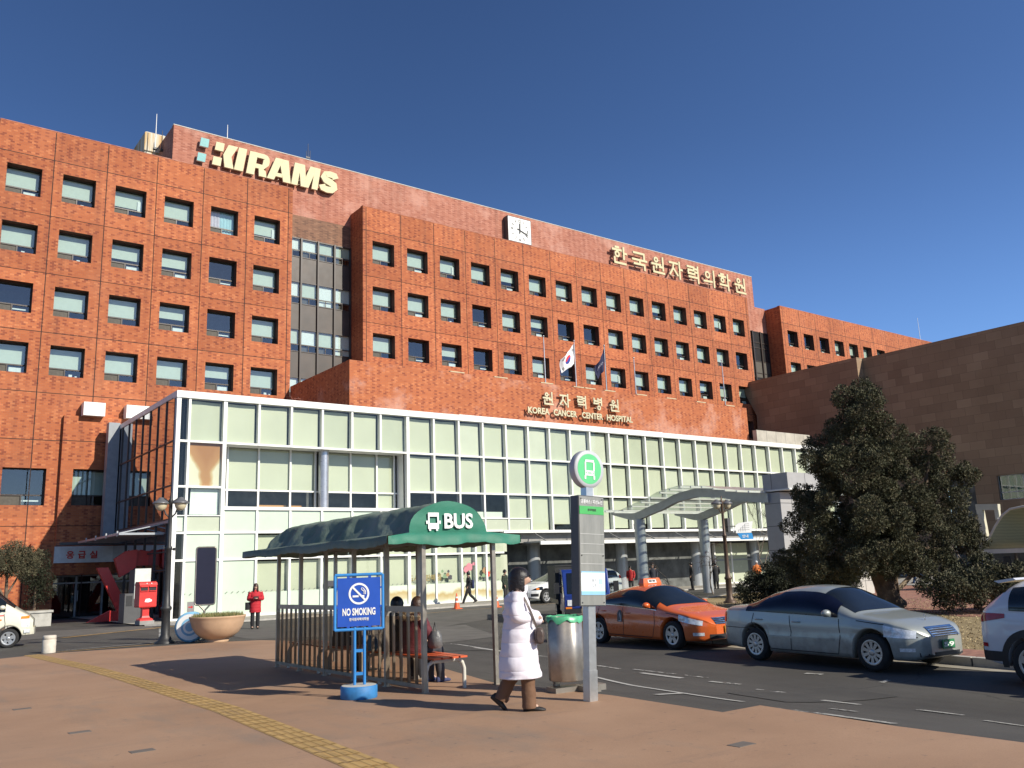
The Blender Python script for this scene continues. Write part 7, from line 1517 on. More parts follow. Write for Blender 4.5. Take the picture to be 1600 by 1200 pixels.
def big_tree():
    X, Y = 27.61, 16.13; t = thing('conifer_tree', 'big dark green conifer with a leaning furrowed trunk on the island', 'tree', (X, Y, G(X, Y) + IH)); t.scale = (1.142,) * 3
    lobes = [(-1.26, -.52, 5.62, .77, .7), (-1.3, -.5, 6.05, .45, .45), (-1.19, -.02, 4.95, .97, .78), (-1.1, -.81, 4.75, .84, .76), (-1.15, -.18, 4.0, 1.33, .83), (-2.33, .02, 4.21, .47, .36), (-.69, -.94, 3.57, .76, .69), (-1.51, .85, 3.07, .9, .75), (-1.57, -.19, 2.81, 1.3, .87), (-1.94, 1.16, 2.2, .74, .71), (-1.92, .23, 1.76, 1.12, .76), (-1.24, -.7, 2.33, 1.03, .75), (-1.81, 1.64, 1.45, .68, .53), (-1.42, 1.06, 1.06, .84, .45), (-1.71, -.41, 1.6, .88, .53),
             (.93, -1.29, 4.61, .64, .49), (1.48, -1.41, 3.96, .64, .57), (1.92, -1.71, 3.85, .32, .32), (.65, -1.07, 3.65, .67, .63), (.96, -1.32, 3.21, .56, .41), (.02, -1.0, 2.76, .62, .55), (1.47, -1.23, 2.35, .82, .64), (2.13, -1.51, 2.0, .34, .53), (-.07, -1.21, 1.85, .86, .61), (1.75, -1.34, 1.49, .63, .41), (.51, -1.1, 1.22, .84, .36), (-.81, -.9, 1.35, .71, .39)]
    link('crown', leaf_mesh('crown', clumps(lobes, .95, .27, 3), LM, .10, .06, .062, 11, 5, rough=.12, inner=.35, wts=[.4, .4, .2]), t)
    mb = MB(); mb.tube([(.18, -.05, .1), (.05, 0, .35), (-.1, 0, .9), (-.25, -.02, 1.5), (-.6, -.1, 2.6), (-.95, -.2, 4.0), (-1.2, -.4, 5.4)], [.36, .27, .22, .20, .15, .1, .04], 12)
    mb.tube([(-.02, .1, .1), (-.16, .08, .5), (-.3, .25, 1.3), (-.9, .5, 2.3)], [.24, .17, .13, .06], 10); mb.tube([(.3, -.16, .12), (.12, -.1, .4), (.08, -.15, 1.0), (.3, -.5, 1.9), (.8, -1.0, 3.2), (.95, -1.25, 4.4)], [.2, .16, .13, .12, .09, .03], 10)
    tr = mb.build('trunk', BARK, t)
    mb = MB()
    for a, b in (((-.5, -.1, 2.3), (-1.8, .7, 2.9)), ((-.4, 0, 1.9), (-1.7, 1.2, 1.7)), ((.3, -.5, 1.9), (1.4, -1.2, 2.4)), ((.6, -.8, 2.6), (1.6, -1.4, 3.7)), ((-.8, -.2, 3.4), (-2.1, 0, 4.1)), ((-.2, 0, 1.4), (-1.3, -.5, 1.7)), ((.2, -.4, 1.6), (1.7, -1.35, 1.6))):
        a = Vector(a); b = Vector(b); m = (a + b) / 2 + Vector((0, 0, .15)); mb.tube([a, m, b], [.075, .05, .02], 7)
    mb.build('limb', BARK, t)
    mb = MB(); mb.tube([(.05, -.1, .45), (.35, -.3, .75), (.72, -.5, 1.1)], [.05, .075, .05], 8); mb.build('broken_limb', mat('split_wood', (.33, .26, .18), .9, var=.3, scale=9), t)
big_tree()
def shrub(name, label, x, y, z, lobes, mats, spacing, tuft, leaf, k, seed, wts=None, stem=None, sc=1.0):
    t = thing(name, label, 'shrub', (x, y, z)); t.scale = (sc,) * 3; link('foliage', leaf_mesh('foliage', clumps(lobes, 1.3, .22, seed), mats, spacing, tuft, leaf, k, seed, rough=.1, inner=.4, wts=wts), t)
    mb = MB()
    for a, b, r in stem or [((0, 0, 0), (0, 0, .6), .06), ((.1, .05, 0), (.5, .2, .6), .04), ((-.1, 0, 0), (-.5, -.1, .6), .04)]: mb.tube([a, (Vector(a) + Vector(b)) / 2 + Vector((.03, .02, 0)), b], [r, r * .8, r * .5], 7)
    mb.build('stem', BARK, t); return t
YM = [leaf_mat('yew_black', (.022, .026, .015)), leaf_mat('yew_green', (.036, .040, .022))]
shrub('round_shrub', 'almost black round clipped shrub between the lamp post and the conifer', 30.28, 21.54, G(30, 21.5) + IH - .1, [(-.12, -.09, .78, 1.71, .77), (-1.17, .38, .62, .9, .66), (.89, -.57, .66, 1.03, .7), (.28, .01, 1.15, 1.27, .5)], YM, .13, .09, .075, 10, 8, sc=1.112)
shrub('spreading_shrub', 'wide flat topped dark yew behind the white suv', 27.58, 13.26, G(27.6, 13.3) + IH - .05, [(-.45, .2, .72, .8, .45), (.54, -.34, .78, .93, .5), (1.57, -.85, .74, 1.02, .56), (2.62, -1.36, .64, 1.03, .58), (-.88, .42, .62, .43, .33), (.44, .08, .92, .77, .34)], [YM[1], LM[1], LM[2]], .12, .09, .07, 10, 9, [.4, .4, .2],
      [((.2, -.1, 0), (-.4, .2, .7), .05), ((.3, -.15, 0), (.6, -.3, .8), .06), ((.4, -.2, 0), (1.4, -.8, .7), .05), ((.5, -.2, 0), (2.3, -1.2, .6), .05)], sc=1.163)
BM = [leaf_mat('box_olive', (.085, .080, .045)), leaf_mat('box_brown', (.115, .098, .058))]
shrub('clipped_tree', 'olive brown clipped tree crown at the left edge by the brick wall', 5.75, 45, gz(45), [(0, 0, 3.0, 1.15, .72), (-.6, 0, 2.8, .9, .6), (.55, -.1, 2.85, .7, .58), (-1.4, .1, 2.9, .9, .65)], BM, .14, .1, .075, 9, 12, [.5, .5], [((0, 0, 0), (0, 0, 2.6), .1), ((-.1, 0, 1.5), (-.8, 0, 2.7), .05), ((.05, 0, 1.5), (.6, 0, 2.7), .05)])
shrub('clipped_tree', 'dark clipped shrub in the shade between the olive crown and the entrance', 7.6, 49.5, gz(49), [(0, 0, 2.6, .75, .9), (.1, 0, 1.6, .6, .7)], YM, .15, .1, .08, 8, 13, [.5, .5], [((0, 0, 0), (0, 0, 2.2), .08)])
def bare_tree(name, label, x, y, z, h, spread, levels, seed, col, droop=0.0, twig=None, trunks=1):
    t = thing(name, label, 'tree', (x, y, z)); rr = random.Random(seed); mb = MB(); tw = MB()
    def grow(p, d, l, r, lv):
        q = p; pts = [p]; rs = [r]
        for i in range(3):
            d = (d + Vector((rr.uniform(-.22, .22), rr.uniform(-.22, .22), rr.uniform(-.1, .12) - droop * (levels - lv) * .25))).normalized(); q = q + d * l / 3; pts.append(q); rs.append(r * (1 - .16 * (i + 1)))
        (mb if lv > 1 else tw).tube(pts, rs, 5 if lv > 1 else 3, caps=False)
        if lv == 0: return
        for k in range(rr.choice([2, 3, 3]) if lv > 1 else 4):
            u = Vector((rr.uniform(-1, 1), rr.uniform(-1, 1), rr.uniform(-.2, .7))).normalized(); b = pts[rr.choice([2, 3, 3])]
            grow(b, (d * (1 - spread) + u * spread).normalized(), l * rr.uniform(.6, .82), max(.006, r * .52), lv - 1)
    for k in range(trunks):
        a = 6.28 * k / trunks + seed; d0 = Vector((.45 * math.cos(a), .45 * math.sin(a), 1)).normalized() if trunks > 1 else Vector((.08, .05, 1)).normalized()
        grow(Vector((0, 0, 0)), d0, h * .38, .055 if trunks == 1 else .045, levels)
    b = mat('grey_bark', (.20, .165, .135), .9, var=.3, scale=6); mb.build('trunk', b, t); tw.build('twigs', mat(col[0], col[1], .9, var=.3), t); return t
bare_tree('bare_tree', 'small weeping bare tree with reddish twigs left of the near canopy column', 35.6, 33.3, G(35.6, 33.3), 2.7, .62, 4, 3, ('red_twig', (.11, .035, .028)), .45)
bare_tree('bare_tree', 'small weeping bare tree with reddish twigs by the right canopy column', 38.2, 32.6, G(38, 32.6), 3.0, .60, 4, 8, ('red_twig', (.11, .035, .028)), .35)
bare_tree('bare_tree', 'leafless vase shaped tree in front of the grey canopy pylon', 36.6, 27.4, G(36.6, 27.4) + IH, 5.2, .42, 5, 4, ('brown_twig', (.10, .065, .05)), -.12, trunks=3)
bare_tree('bare_tree', 'leafless shrub tree before the stone building by the cream portal frame', 43.5, 21.5, G(43.5, 21.5) + IH, 3.6, .5, 4, 14, ('brown_twig', (.10, .065, .05)), 0, trunks=2)
# grass blades standing on the island, thickest at its edges
def blades():
    rng = np.random.default_rng(4); n = 34000; X = rng.uniform(16.5, 42, n); Y = rng.uniform(4, 30, n); kx = np.array([lerp([(y, x) for x, y in KERB[:8]], yy) for yy in Y]); keep = (X > kx + 1.4) & (np.hypot(X, Y) < 40); X, Y = X[keep], Y[keep]; n = len(X)
    a = rng.uniform(0, 6.283, n); h = rng.uniform(.015, .045, n); Z = np.array([G(x, y) for x, y in zip(X, Y)]) + IH; w = .02
    V = np.stack([np.stack([X - w * np.cos(a), Y - w * np.sin(a), Z], 1), np.stack([X + w * np.cos(a), Y + w * np.sin(a), Z], 1), np.stack([X + rng.uniform(-.05, .05, n), Y + rng.uniform(-.05, .05, n), Z + h], 1)], 1).reshape(-1, 3)
    me = bpy.data.meshes.new('grass'); me.from_pydata(V.tolist(), [], np.arange(n * 3).reshape(-1, 3).tolist()); me.materials.append(mat('straw_blade', (.42, .33, .18), .9, var=.3, scale=1)); tag(link('grass', me), 'short dry straw coloured grass on the island', 'grass', kind='stuff')
blades()

# ================================================================== PEOPLE
from mathutils import noise as mnoise
SKIN = mat('skin', (.52, .33, .24), .5, var=.08, scale=20)
def V3(*a): return Vector(a)
def skin_body(name, pts, edges, radii, root, m, parent, sub=1):
    me = bpy.data.meshes.new(name); me.from_pydata([tuple(p) for p in pts], edges, []); ob = bpy.data.objects.new(name, me); COL.objects.link(ob)
    md = ob.modifiers.new('skin', 'SKIN'); md.use_smooth_shade = True; ly = me.skin_vertices[0].data if len(me.skin_vertices) else me.skin_vertices.new().data
    for i, r in enumerate(radii): ly[i].radius = (r, r) if isinstance(r, (int, float)) else r
    ly[root].use_root = True
    sb = ob.modifiers.new('sub', 'SUBSURF'); sb.levels = sub; sb.render_levels = sub
    bpy.context.view_layer.update(); m2 = bpy.data.meshes.new_from_object(ob.evaluated_get(bpy.context.evaluated_depsgraph_get())); bpy.data.objects.remove(ob)
    m2.materials.clear(); m2.materials.append(m); m2.polygons.foreach_set('use_smooth', [True] * len(m2.polygons)); return link(name, m2, parent)
def spline(pts, n=5):
    pts = [Vector(p) for p in pts]; out = []
    for i in range(len(pts) - 1):
        p0, p1, p2, p3 = pts[max(0, i - 1)], pts[i], pts[i + 1], pts[min(len(pts) - 1, i + 2)]
        for k in range(n):
            t = k / n; out.append(.5 * ((2 * p1) + (p2 - p0) * t + (2 * p0 - 5 * p1 + 4 * p2 - p3) * t * t + (3 * p1 - p0 - 3 * p2 + p3) * t ** 3))
    return out + [pts[-1]]
def sp1(v, n=5): return [p.x for p in spline([(a, 0, 0) for a in v], n)]
def cloth(name, base, accent=.5, scale=7, rough=.8, seams=0.0):
    if name in _mc: return _mc[name]
    m, nt, bs = nodes(name); c = coords(nt); n1 = noise(nt, c, scale, 5, .6); L(nt, ramp(nt, n1, [(.25, tuple(x * (1 - accent * .4) for x in base)), (.7, base)]), bs.inputs['Base Color']); bs.inputs['Roughness'].default_value = rough
    h = n1
    if seams:
        s = N(nt, 'ShaderNodeSeparateXYZ'); L(nt, c, s.inputs[0]); w = mth(nt, 'ABSOLUTE', mth(nt, 'SINE', mth(nt, 'MULTIPLY', s.outputs[2], math.pi / seams))); h = mth(nt, 'ADD', mth(nt, 'MULTIPLY', n1, .6), mth(nt, 'POWER', w, .5))
    bump(nt, bs, h, .55, .02); _mc[name] = m; return m
HAIR = cloth('black_hair', (.012, .010, .010), .6, 30, .35); HAIRB = cloth('brown_hair', (.055, .026, .015), .6, 30, .4)
BLK = cloth('black_cloth', (.018, .018, .02)); LEATH = cloth('brown_leather', (.085, .06, .05), .4, 12, .45)
def ringv(z, rx, ry, cx=0, cy=0, n=24, wob=0, ph=0, tilt=0):
    out = []
    for j in range(n):
        a = 6.28319 * j / n; k = 1 + wob * (math.sin(5 * a + ph) + .6 * math.sin(9 * a - 2 * ph)); x = rx * math.cos(a) * k; out.append((cx + x, cy + ry * math.sin(a) * k, z + tilt * x))
    return out
class Person:
    """x forward, y left; joints in metres for a 1.70 m figure, scaled to height"""
    def __init__(s, label, pos, heading, h=1.7, group=None, z=None):
        s.k = h / 1.7; s.t = thing('person', label, 'person', (pos[0], pos[1], (G(*pos) if pos[0] > edge_x(pos[1]) else gz(pos[1])) if z is None else z), heading, group); s.t.scale = (s.k,) * 3
    def body(s, legs, arms, hip=(0, 0, .93), lean=0.0, head=(0.02, 0, 1.58), headturn=0.0, hands=True, hs=1.0):
        hip = V3(*hip); up = V3(math.sin(lean), 0, math.cos(lean)); pts = []; ed = []; rd = []
        def add(p, r, par=None):
            pts.append(Vector(p)); rd.append(r); i = len(pts) - 1
            if par is not None: ed.append((par, i))
            return i
        pv = add(hip, (.13, .11)); be = add(hip + up * .16, (.125, .10), pv); ch = add(hip + up * .34, (.14, .105), be); nb = add(hip + up * .49, (.07, .065), ch); hd = V3(*head); nk = add(hip + up * .535 + V3(.01, 0, 0), .05, nb)
        jw = add(hd + V3(.02, 0, -.055 * hs), (.058 * hs, .062 * hs), nk); md = add(hd + V3(.0, 0, .015), (.078 * hs, .092 * hs), jw); tp = add(hd + V3(-.005, 0, .075 * hs), (.06 * hs, .07 * hs), md)
        ct, st = math.cos(headturn), math.sin(headturn)
        ns = add(hd + V3(.092 * ct * hs, .092 * st * hs, -.012), .009, jw)
        for (a, b, c) in legs:
            i0 = add(V3(*a), .088, pv); i1 = add(V3(*b), .058, i0); i2 = add(V3(*c), .042, i1)
            f = V3(*c) + V3(.11, 0, -.05); add(f, .034, i2)
        s.hands = []
        for sd, (a, b, c) in zip((1, -1), arms):
            a, b, c = V3(*a), V3(*b), V3(*c); i0 = add(a, .058, ch); i1 = add(b, .042, i0); i2 = add(c, .027, i1); d = (c - b).normalized(); pl = add(c + d * .06, (.036, .02), i2); s.hands.append((c, d))
            if hands:
                lat = d.cross(V3(0, 0, 1)); lat = lat.normalized() if lat.length > .1 else V3(0, 1, 0); nrm = lat.cross(d).normalized()
                for q, ln in ((-.028, .062), (-.010, .072), (.009, .068), (.027, .052)):
                    b0 = c + d * .085 + lat * q; j1 = add(b0 + d * ln * .5, .0085, pl); add(b0 + d * ln * .9 - nrm * ln * .35, .0075, j1)
                j1 = add(c + d * .045 + lat * .045 * sd, .010, pl); add(c + d * .085 + lat * .055 * sd - nrm * .015, .0085, j1)
        skin_body('body', pts, ed, rd, pv, SKIN, s.t)
        e = MB()
        for q in (-1, 1):
            p = hd + V3(.082 * ct * hs - .034 * q * st, .082 * st * hs + .034 * q * ct, .022); e.ball(p, .011, .011, .008, 8)
        e.build('eye', BLK, s.t)
        mo = MB(); p = hd + V3(.080 * ct * hs, .080 * st * hs, -.055); mo.ball(p, .008, .022, .007, 8); mo.build('mouth', mat('lips', (.36, .13, .11), .5), s.t); s.hd = hd; s.turn = headturn
    def hair(s, m, length, back=.105, w=.098, wild=0.0, cut=.35, seed=0, fringe=True, shift=0.0):
        mb = MB(); rr = random.Random(seed); rings = []; n = 26; hd = s.hd + V3(shift, 0, 0)
        for i in range(9):
            t = math.pi / 2 * (1 - i / 8); z = .125 * math.sin(t); r = math.cos(t); rings.append([(hd.x - .012 + back * r * math.cos(a), hd.y + w * r * math.sin(a), hd.z + z + .01) for a in [6.2832 * j / n for j in range(n)]])
        mb.ring_loft(rings, 0, True, True)
        low = []; steps = 6
        for i in range(steps + 1):
            u = i / steps; ring = []
            for j in range(n + 1):
                a = cut + (6.2832 - 2 * cut) * j / n + s.turn; flare = 1 + wild * u * (1 + .3 * math.sin(5 * a + i)) - .12 * (1 - wild * 2) * u ** 3; ring.append((hd.x - .012 + back * flare * math.cos(a), hd.y + w * flare * math.sin(a), hd.z + .01 - length * u - (.012 * math.sin(9 * a) * u)))
            low.append(ring)
        mb.ring_loft(low, 0, True, False); mb.ring_loft([[(x * .94 + hd.x * .06 - .002, hd.y + (y - hd.y) * .94, z) for x, y, z in r] for r in low], 0, True, False)
        mb.build('hair', m, s.t)
    def tubec(s, name, pts, radii, m, n=16, wob=.03, sm=6):
        p = spline(pts, sm); r = sp1(radii, sm); rr = random.Random(len(s.t.children)); r = [q * (1 + wob * math.sin(i * 1.7) + rr.uniform(-wob, wob) * .5) for i, q in enumerate(r)]
        mb = MB(); mb.tube(p, r, n); return mb.build(name, m, s.t)
    def coat(s, name, prof, m, wob=.012, n=28, sm=5, tilt=0.0, crease=0.0):
        ks = list(zip(*[sp1([q[i] for q in prof], sm) for i in range(len(prof[0]))])); mb = MB()
        mb.ring_loft([ringv(k[0], k[1] * (1 + wob * .9 * math.sin(i * 1.9)), k[2] * (1 + wob * .9 * math.sin(i * 1.9)), k[3], k[4] if len(k) > 4 else 0, n, wob, i * .45) for i, k in enumerate(ks)], 0, True, True, True)
        if crease:
            mb.v = [tuple(Vector(v) + Vector((v[0], v[1], 0)).normalized() * crease * (mnoise.noise(Vector((v[0] * 6, v[1] * 6, v[2] * 11))) + .5 * mnoise.noise(Vector((v[0] * 14, v[1] * 14, v[2] * 20))))) for v in mb.v]
        return mb.build(name, m, s.t)
    def shoe(s, ankle, direc, m, pitch=0.0):
        a = V3(*ankle); d = V3(*direc).normalized(); c, q = math.cos(pitch), math.sin(pitch); f = V3(d.x * c, d.y * c, -q); u = V3(d.x * q, d.y * q, c); l = u.cross(f); mb = MB(); rings = []
        for x, w, h0, h1 in ((-.085, .015, .01, .05), (-.075, .034, 0, .085), (-.03, .04, 0, .105), (.03, .042, 0, .085), (.09, .046, 0, .062), (.14, .042, 0, .05), (.175, .024, .008, .036), (.185, .008, .015, .028)):
            o = a + f * x - u * .085; rings.append([o + l * (w * math.cos(t)) + u * (h0 + (h1 - h0) * (.5 - .5 * math.cos(t * 1) if False else max(0, .5 + .5 * math.sin(t)))) for t in [6.2832 * j / 14 for j in range(14)]])
        mb.ring_loft(rings, 0, True, True, True); return mb.build('shoe', m, s.t)
    def trousers(s, legs, m, r=(.105, .078, .062), flare=0.0):
        for a, b, c in legs: s.tubec('trouser_leg', [a, V3(*a).lerp(V3(*b), .5), b, V3(*b).lerp(V3(*c), .55), V3(*c) - V3(0, 0, .045)], [r[0], r[0] * .93, r[1], r[1] * .95, r[2] + flare], m)
    def sleeves(s, arms, m, r=(.075, .062, .05)):
        for a, b, c in arms: s.tubec('sleeve', [a, V3(*a).lerp(V3(*b), .5), b, V3(*b).lerp(V3(*c), .5), c], [r[0], r[0] * .98, r[1], (r[1] + r[2]) / 2 * 1.04, r[2]], m, 16, .045)
# ---- the woman in the long white coat
def white_coat_woman():
    p = Person('woman in a long white padded coat walking past the litter bin', (6.27, 8.28), R(-36), 1.61)
    legs = [((-.02, .085, .90), (-.02, .09, .50), (-.24, .08, .17)), ((.02, -.085, .90), (.09, -.09, .50), (.10, -.09, .09))]
    arms = [((0, .18, 1.37), (.02, .26, 1.13), (.19, .03, 1.10)), ((0, -.18, 1.37), (-.02, -.27, 1.12), (.21, -.03, 1.06))]
    p.body(legs, arms, lean=.05, head=(.075, 0, 1.555), headturn=-.05, hs=1.16)
    wc = cloth('white_padded_cloth', (.74, .70, .755), .10, 6, .75, .16)
    p.coat('coat', [(.385, .245, .25, .0), (.40, .258, .26, .0), (.52, .25, .25, .0), (.72, .225, .235, .0), (.92, .205, .222, .01), (1.06, .188, .212, .015), (1.17, .172, .208, .005), (1.28, .155, .203, -.005), (1.35, .128, .175, .0), (1.40, .092, .12, .02), (1.425, .082, .095, .03)], wc, .004, 40, crease=.020)
    p.coat('collar', [(1.37, .108, .125, .015), (1.41, .105, .115, .03), (1.445, .102, .105, .04), (1.46, .09, .09, .045)], wc, .02, 24)
    p.sleeves([(a, b, V3(*c) + (V3(*c) - V3(*b)).normalized() * .07) for a, b, c in arms], wc, (.085, .077, .066))
    mb = MB(); a = V3(-.02, -.2, .90); b = V3(.09, -.185, .72); mb.tube([a, (a + b) / 2 + V3(0, -.012, 0), b], .008, 6); mb.build('pocket_welt', mat('coat_shadow_seam', (.55, .51, .56), .8), p.t)
    br = cloth('brown_trousers', (.165, .085, .045), .4, 9)
    p.trousers(legs, br, (.11, .088, .075), .01)
    sh = cloth('black_shoe', (.016, .014, .013), .4, 14, .6)
    p.shoe((-.25, .08, .16), (1, .03, 0), sh, .75); p.shoe((.11, -.09, .085), (1, -.05, 0), sh, 0)
    p.hair(HAIR, .165, .138, .130, .05, 1.02, 2, shift=-.030)
    mb = MB(); pts = spline([(-.07, -.03, 1.46), (.0, -.12, 1.43), (.09, -.185, 1.30), (.16, -.195, 1.14), (.215, -.17, .98)], 6); 
    for a, b in zip(pts[:-1], pts[1:]): mb.bar(a, b, .028, .008, (.3, -1, .2))
    mb.build('bag_strap', LEATH, p.t)
    mb = MB(); c = V3(.25, -.13, .87); rings = []
    for u, sx, sz in ((-.10, .03, .07), (-.095, .05, .09), (0, .062, .10), (.095, .05, .09), (.10, .03, .07)): rings.append([c + V3(sx * math.cos(t) * (abs(math.cos(t)) ** -.4 if abs(math.cos(t)) > .05 else 1), u, sz * math.sin(t)) for t in [6.2832 * (j + .5) / 14 for j in range(14)]])
    mb.ring_loft(rings, 0, True, True, True); bag = tag(mb.build('shoulder_bag', LEATH), 'small brown leather shoulder bag hanging in front of the white coat', 'bag'); bag.matrix_world = Matrix.LocRotScale(p.t.location, p.t.rotation_euler.to_quaternion(), p.t.scale) @ Matrix.Translation((0, 0, 0))
white_coat_woman()
def stander(label, pos, heading, h, coatcol, hem, legcol, hairm=HAIR, hairlen=.06, arms=None, legs=None, group=None, puff=1.0, seams=.11, wild=0.0, name='jacket', z=None, shoe=None, hip=(0, 0, .93), lean=0.0, head=(.02, 0, 1.58), cut=.7, hair=True, turn=0.0):
    p = Person(label, pos, heading, h, group, z)
    legs = legs or [((0, .09, .90), (.02, .10, .50), (-.01, .10, .09)), ((0, -.09, .90), (.03, -.10, .50), (.01, -.10, .09))]
    arms = arms or [((0, .19, 1.38), (-.02, .25, 1.12), (.08, .22, .90)), ((0, -.19, 1.38), (-.02, -.25, 1.12), (.08, -.22, .90))]
    p.body(legs, arms, hip, lean, head, turn); cc = cloth('cloth_%02d_%02d_%02d' % tuple(int(99 * x) for x in coatcol), coatcol, .4, 8, .75, seams)
    k = puff; lx = math.sin(lean)
    prof = [(hem, .15 * k, .19 * k), (hem + .05, .155 * k, .195 * k), ((hem + 1.05) / 2, .15 * k, .19 * k), (1.05, .14 * k, .185 * k), (1.2, .14 * k, .195 * k), (1.32, .125 * k, .20 * k), (1.40, .095, .15), (1.45, .065, .075)]
    dz = hip[2] - .93; p.coat(name, [(zz + dz, rx, ry, hip[0] + lx * max(0, zz - .93)) for zz, rx, ry in prof], cc, .018); p.sleeves(arms, cc, (.078 * k, .066 * k, .052)); lc = cloth('legs_%02d_%02d_%02d' % tuple(int(99 * x) for x in legcol), legcol, .4, 9)
    p.trousers(legs, lc, (.10, .075, .058)); sh = shoe or cloth('black_shoe', (.016, .014, .013), .4, 14, .6)
    for a, b, c in legs: d = V3(*c) - V3(*b); p.shoe(c, (1, 0, 0), sh, .45 if c[2] > .13 and hip[2] > .8 else 0)
    if hair: p.hair(hairm, hairlen, .108, .100, wild, cut, 3)
    return p
PH = [((0, .18, 1.37), (.02, .25, 1.12), (.24, .07, 1.14)), ((0, -.18, 1.37), (.02, -.25, 1.12), (.24, -.07, 1.14))]
p = stander('woman in a red padded jacket looking at her phone by the mint glass wall', (12.15, 31.96), R(-106), 1.62, (.50, .018, .03), .62, (.015, .015, .017), HAIRB, .22, PH, puff=1.12, wild=.22, cut=.5)
mb = MB(); mb.box(.27, .29, -.09, .09, 1.13, 1.22); ph = tag(mb.build('phone', M['black']), 'black phone held by the woman in the red jacket', 'phone'); ph.matrix_world = Matrix.LocRotScale(p.t.location, p.t.rotation_euler.to_quaternion(), p.t.scale)
mb = MB(); mb.ring_loft([ringv(z, .06, .11, .0, -.27, 14) for z in (.72, .74, .9, 1.0)], 0, True, True, True); mb.tube([(0, -.23, 1.0), (-.02, -.2, 1.25), (0, -.14, 1.43)], .012, 6); b = tag(mb.build('handbag', BLK), 'black handbag on the arm of the woman in the red jacket', 'bag'); b.matrix_world = ph.matrix_world.copy()
WALK = [((0, .09, .90), (.16, .09, .50), (.33, .09, .10)), ((0, -.09, .90), (-.08, -.09, .48), (-.36, -.09, .20))]
p = stander('person in a black jacket with a navy bag striding along the glass wall', (26.95, 39.85), R(150), 1.72, (.018, .018, .022), .82, (.016, .016, .02), HAIR, .07, [((0, .19, 1.38), (-.08, .24, 1.13), (.05, .24, .93)), ((0, -.19, 1.38), (-.05, -.25, 1.13), (.12, -.22, .96))], WALK)
mb = MB(); mb.ring_loft([ringv(z, .10 * k, .16 * k, -.22, -.06, 16) for z, k in ((.80, .7), (.86, 1), (1.12, 1), (1.25, .8))], 0, True, True, True); b = tag(mb.build('rucksack', cloth('navy_bag_cloth', (.025, .035, .10))), 'navy bag on the back of the striding person', 'bag'); b.matrix_world = Matrix.LocRotScale(p.t.location, p.t.rotation_euler.to_quaternion(), p.t.scale)
stander('person in a dark green coat standing behind the woman in white', (28.75, 39.0), R(-60), 1.74, (.022, .035, .02), .70, (.03, .03, .032), HAIR, .06)
stander('person in a bright red jacket in the shade of the portico', (40.75, 41.5), R(-150), 1.66, (.42, .02, .02), .75, (.03, .03, .035), HAIR, .08)
stander('balding man in a dark jacket seen over the taxi roof', (39.9, 38.7), R(-125), 1.74, (.02, .022, .035), .80, (.03, .03, .033), HAIR, .02, cut=1.5, seams=0)
stander('person in a long black coat by the right canopy column', (43.0, 38.3), R(140), 1.74, (.016, .016, .018), .55, (.02, .02, .022), HAIR, .06, seams=0)
stander('person in a black coat with a pale paper beside the cream panels', (44.7, 37.8), R(60), 1.70, (.014, .014, .018), .45, (.018, .018, .02), HAIR, .10, seams=0)
stander('person in an orange vest behind the black round shrub', (48.4, 37.4), R(-120), 1.65, (.62, .17, .03), .80, (.05, .05, .06), cloth('white_cap', (.7, .7, .7)), .02, cut=1.3)
p = stander('person in blue jeans walking on the footway under the conifer', (50.6, 27.5), R(100), 1.70, (.16, .16, .17), .85, (.04, .08, .18), HAIR, .07, legs=WALK, z=G(50, 27.5) + IH)
mb = MB(); mb.ring_loft([ringv(z, .14 * k, .22 * k, -.05, -.34, 16) for z, k in ((.75, .6), (.82, 1), (1.05, 1), (1.15, .7))], 0, True, True, True); b = tag(mb.build('white_bag', M['white']), 'white bag carried by the person in blue jeans', 'bag'); b.matrix_world = Matrix.LocRotScale(p.t.location, p.t.rotation_euler.to_quaternion(), p.t.scale)
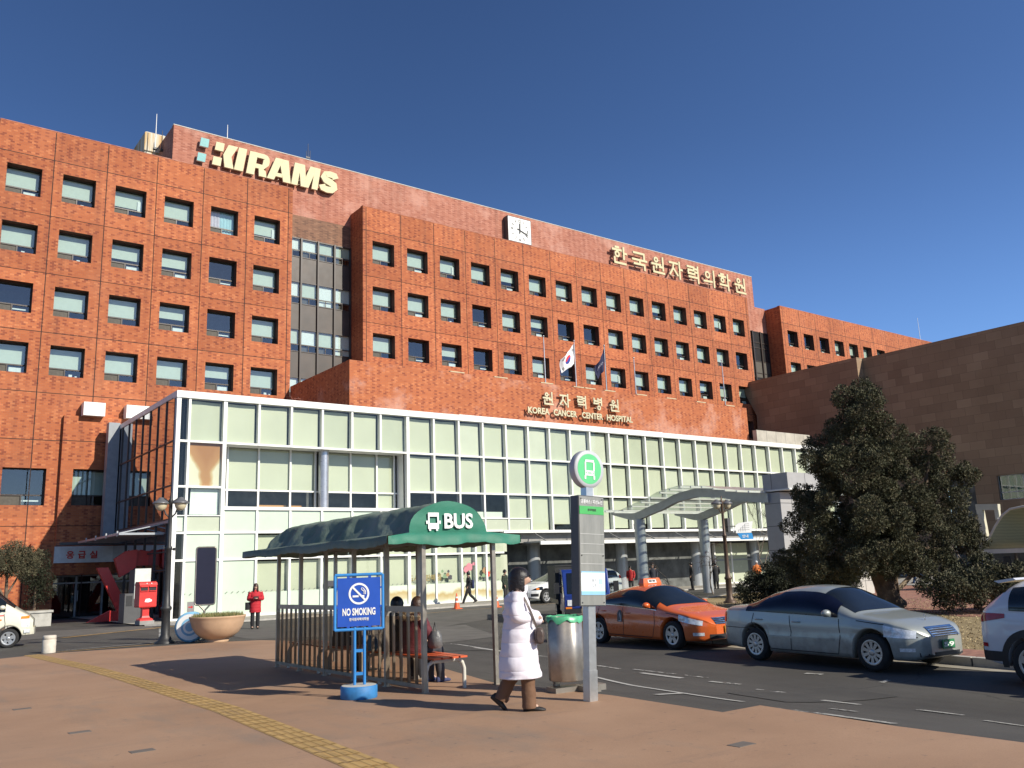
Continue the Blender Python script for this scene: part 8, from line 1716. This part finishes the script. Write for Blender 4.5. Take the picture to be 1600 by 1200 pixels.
# ---- three people sitting in the shelter with their backs to the plaza
SITL = [((0, .09, .50), (.40, .11, .50), (.42, .11, .09)), ((0, -.09, .50), (.41, -.10, .50), (.46, -.10, .09))]
def sitter(label, y, xo, coatcol, legcol, hairm, hl, **k):
    arms = [((.04, .18, .96), (.14, .24, .72), (.30, .10, .64)), ((.04, -.18, .96), (.14, -.24, .72), (.30, -.10, .64))]
    x = 6.42 + (y - 10.5) * .0456 + xo
    return stander(label, (x, y), R(-3 + k.pop('rot', 0)), k.pop('h', 1.66), coatcol, .88, legcol, hairm, hl, arms, SITL, 'people waiting on the shelter benches', hip=(0, 0, .52), lean=.12, head=(.12, 0, 1.155), **k)
sitter('seated person in a black jacket at the far end of the shelter', 14.0, .24, (.016, .016, .018), (.03, .03, .033), HAIR, .12, seams=0)
sitter('seated person in dark clothes with white trainers behind the blue sign', 12.1, .24, (.02, .025, .03), (.03, .035, .05), HAIR, .07, seams=0, shoe=cloth('white_shoe', (.6, .6, .58)))
p = sitter('seated woman in a maroon coat with a fur hood trim', 11.45, .26, (.12, .018, .028), (.05, .05, .06), HAIRB, .2, seams=0, wild=.1, shoe=cloth('navy_shoe', (.05, .06, .14)), rot=10)
fur = MB(); rr = random.Random(6)
for _ in range(1500):
    a = rr.uniform(0, 6.283); q = rr.uniform(0, 6.283); c = V3(-.03 + .13 * math.cos(a), .17 * math.sin(a), 1.03 + .02 * math.cos(a)); o = V3(math.cos(a) * math.cos(q), math.sin(a) * math.cos(q), math.sin(q)); b = c + o * .035; tt = V3(-math.sin(a), math.cos(a), 0) * .006
    fur.add([b - tt, b + tt, b + o * .045 + V3(0, 0, -.012)], [(0, 1, 2)])
fur.build('fur_trim', cloth('tan_fur', (.42, .31, .19)), p.t)
def sbag(label, y, x, m, w, h, z):
    mb = MB(); mb.ring_loft([ringv(zz, .10 * k, w * k, 0, 0, 16, .04, zz * 9) for zz, k in ((0, .8), (.04, 1), (h * .7, .95), (h, .6))], 0, True, True, True); mb.tube([(0, -.06, h * .9), (0, 0, h + .12), (0, .06, h * .9)], .008, 6); o = tag(mb.build('bag', m, None, (x, y, gz(y) + z)), label, 'bag')
sbag('bright blue bag on the bench behind the blue sign', 12.55, 6.62, cloth('bright_blue_bag', (.02, .24, .48)), .17, .22, .457)
sbag('black and silver handbag on the lap of the woman in maroon', 11.15, 6.93, cloth('silver_black_bag', (.14, .14, .14), .9, 18, .35), .13, .24, .52)
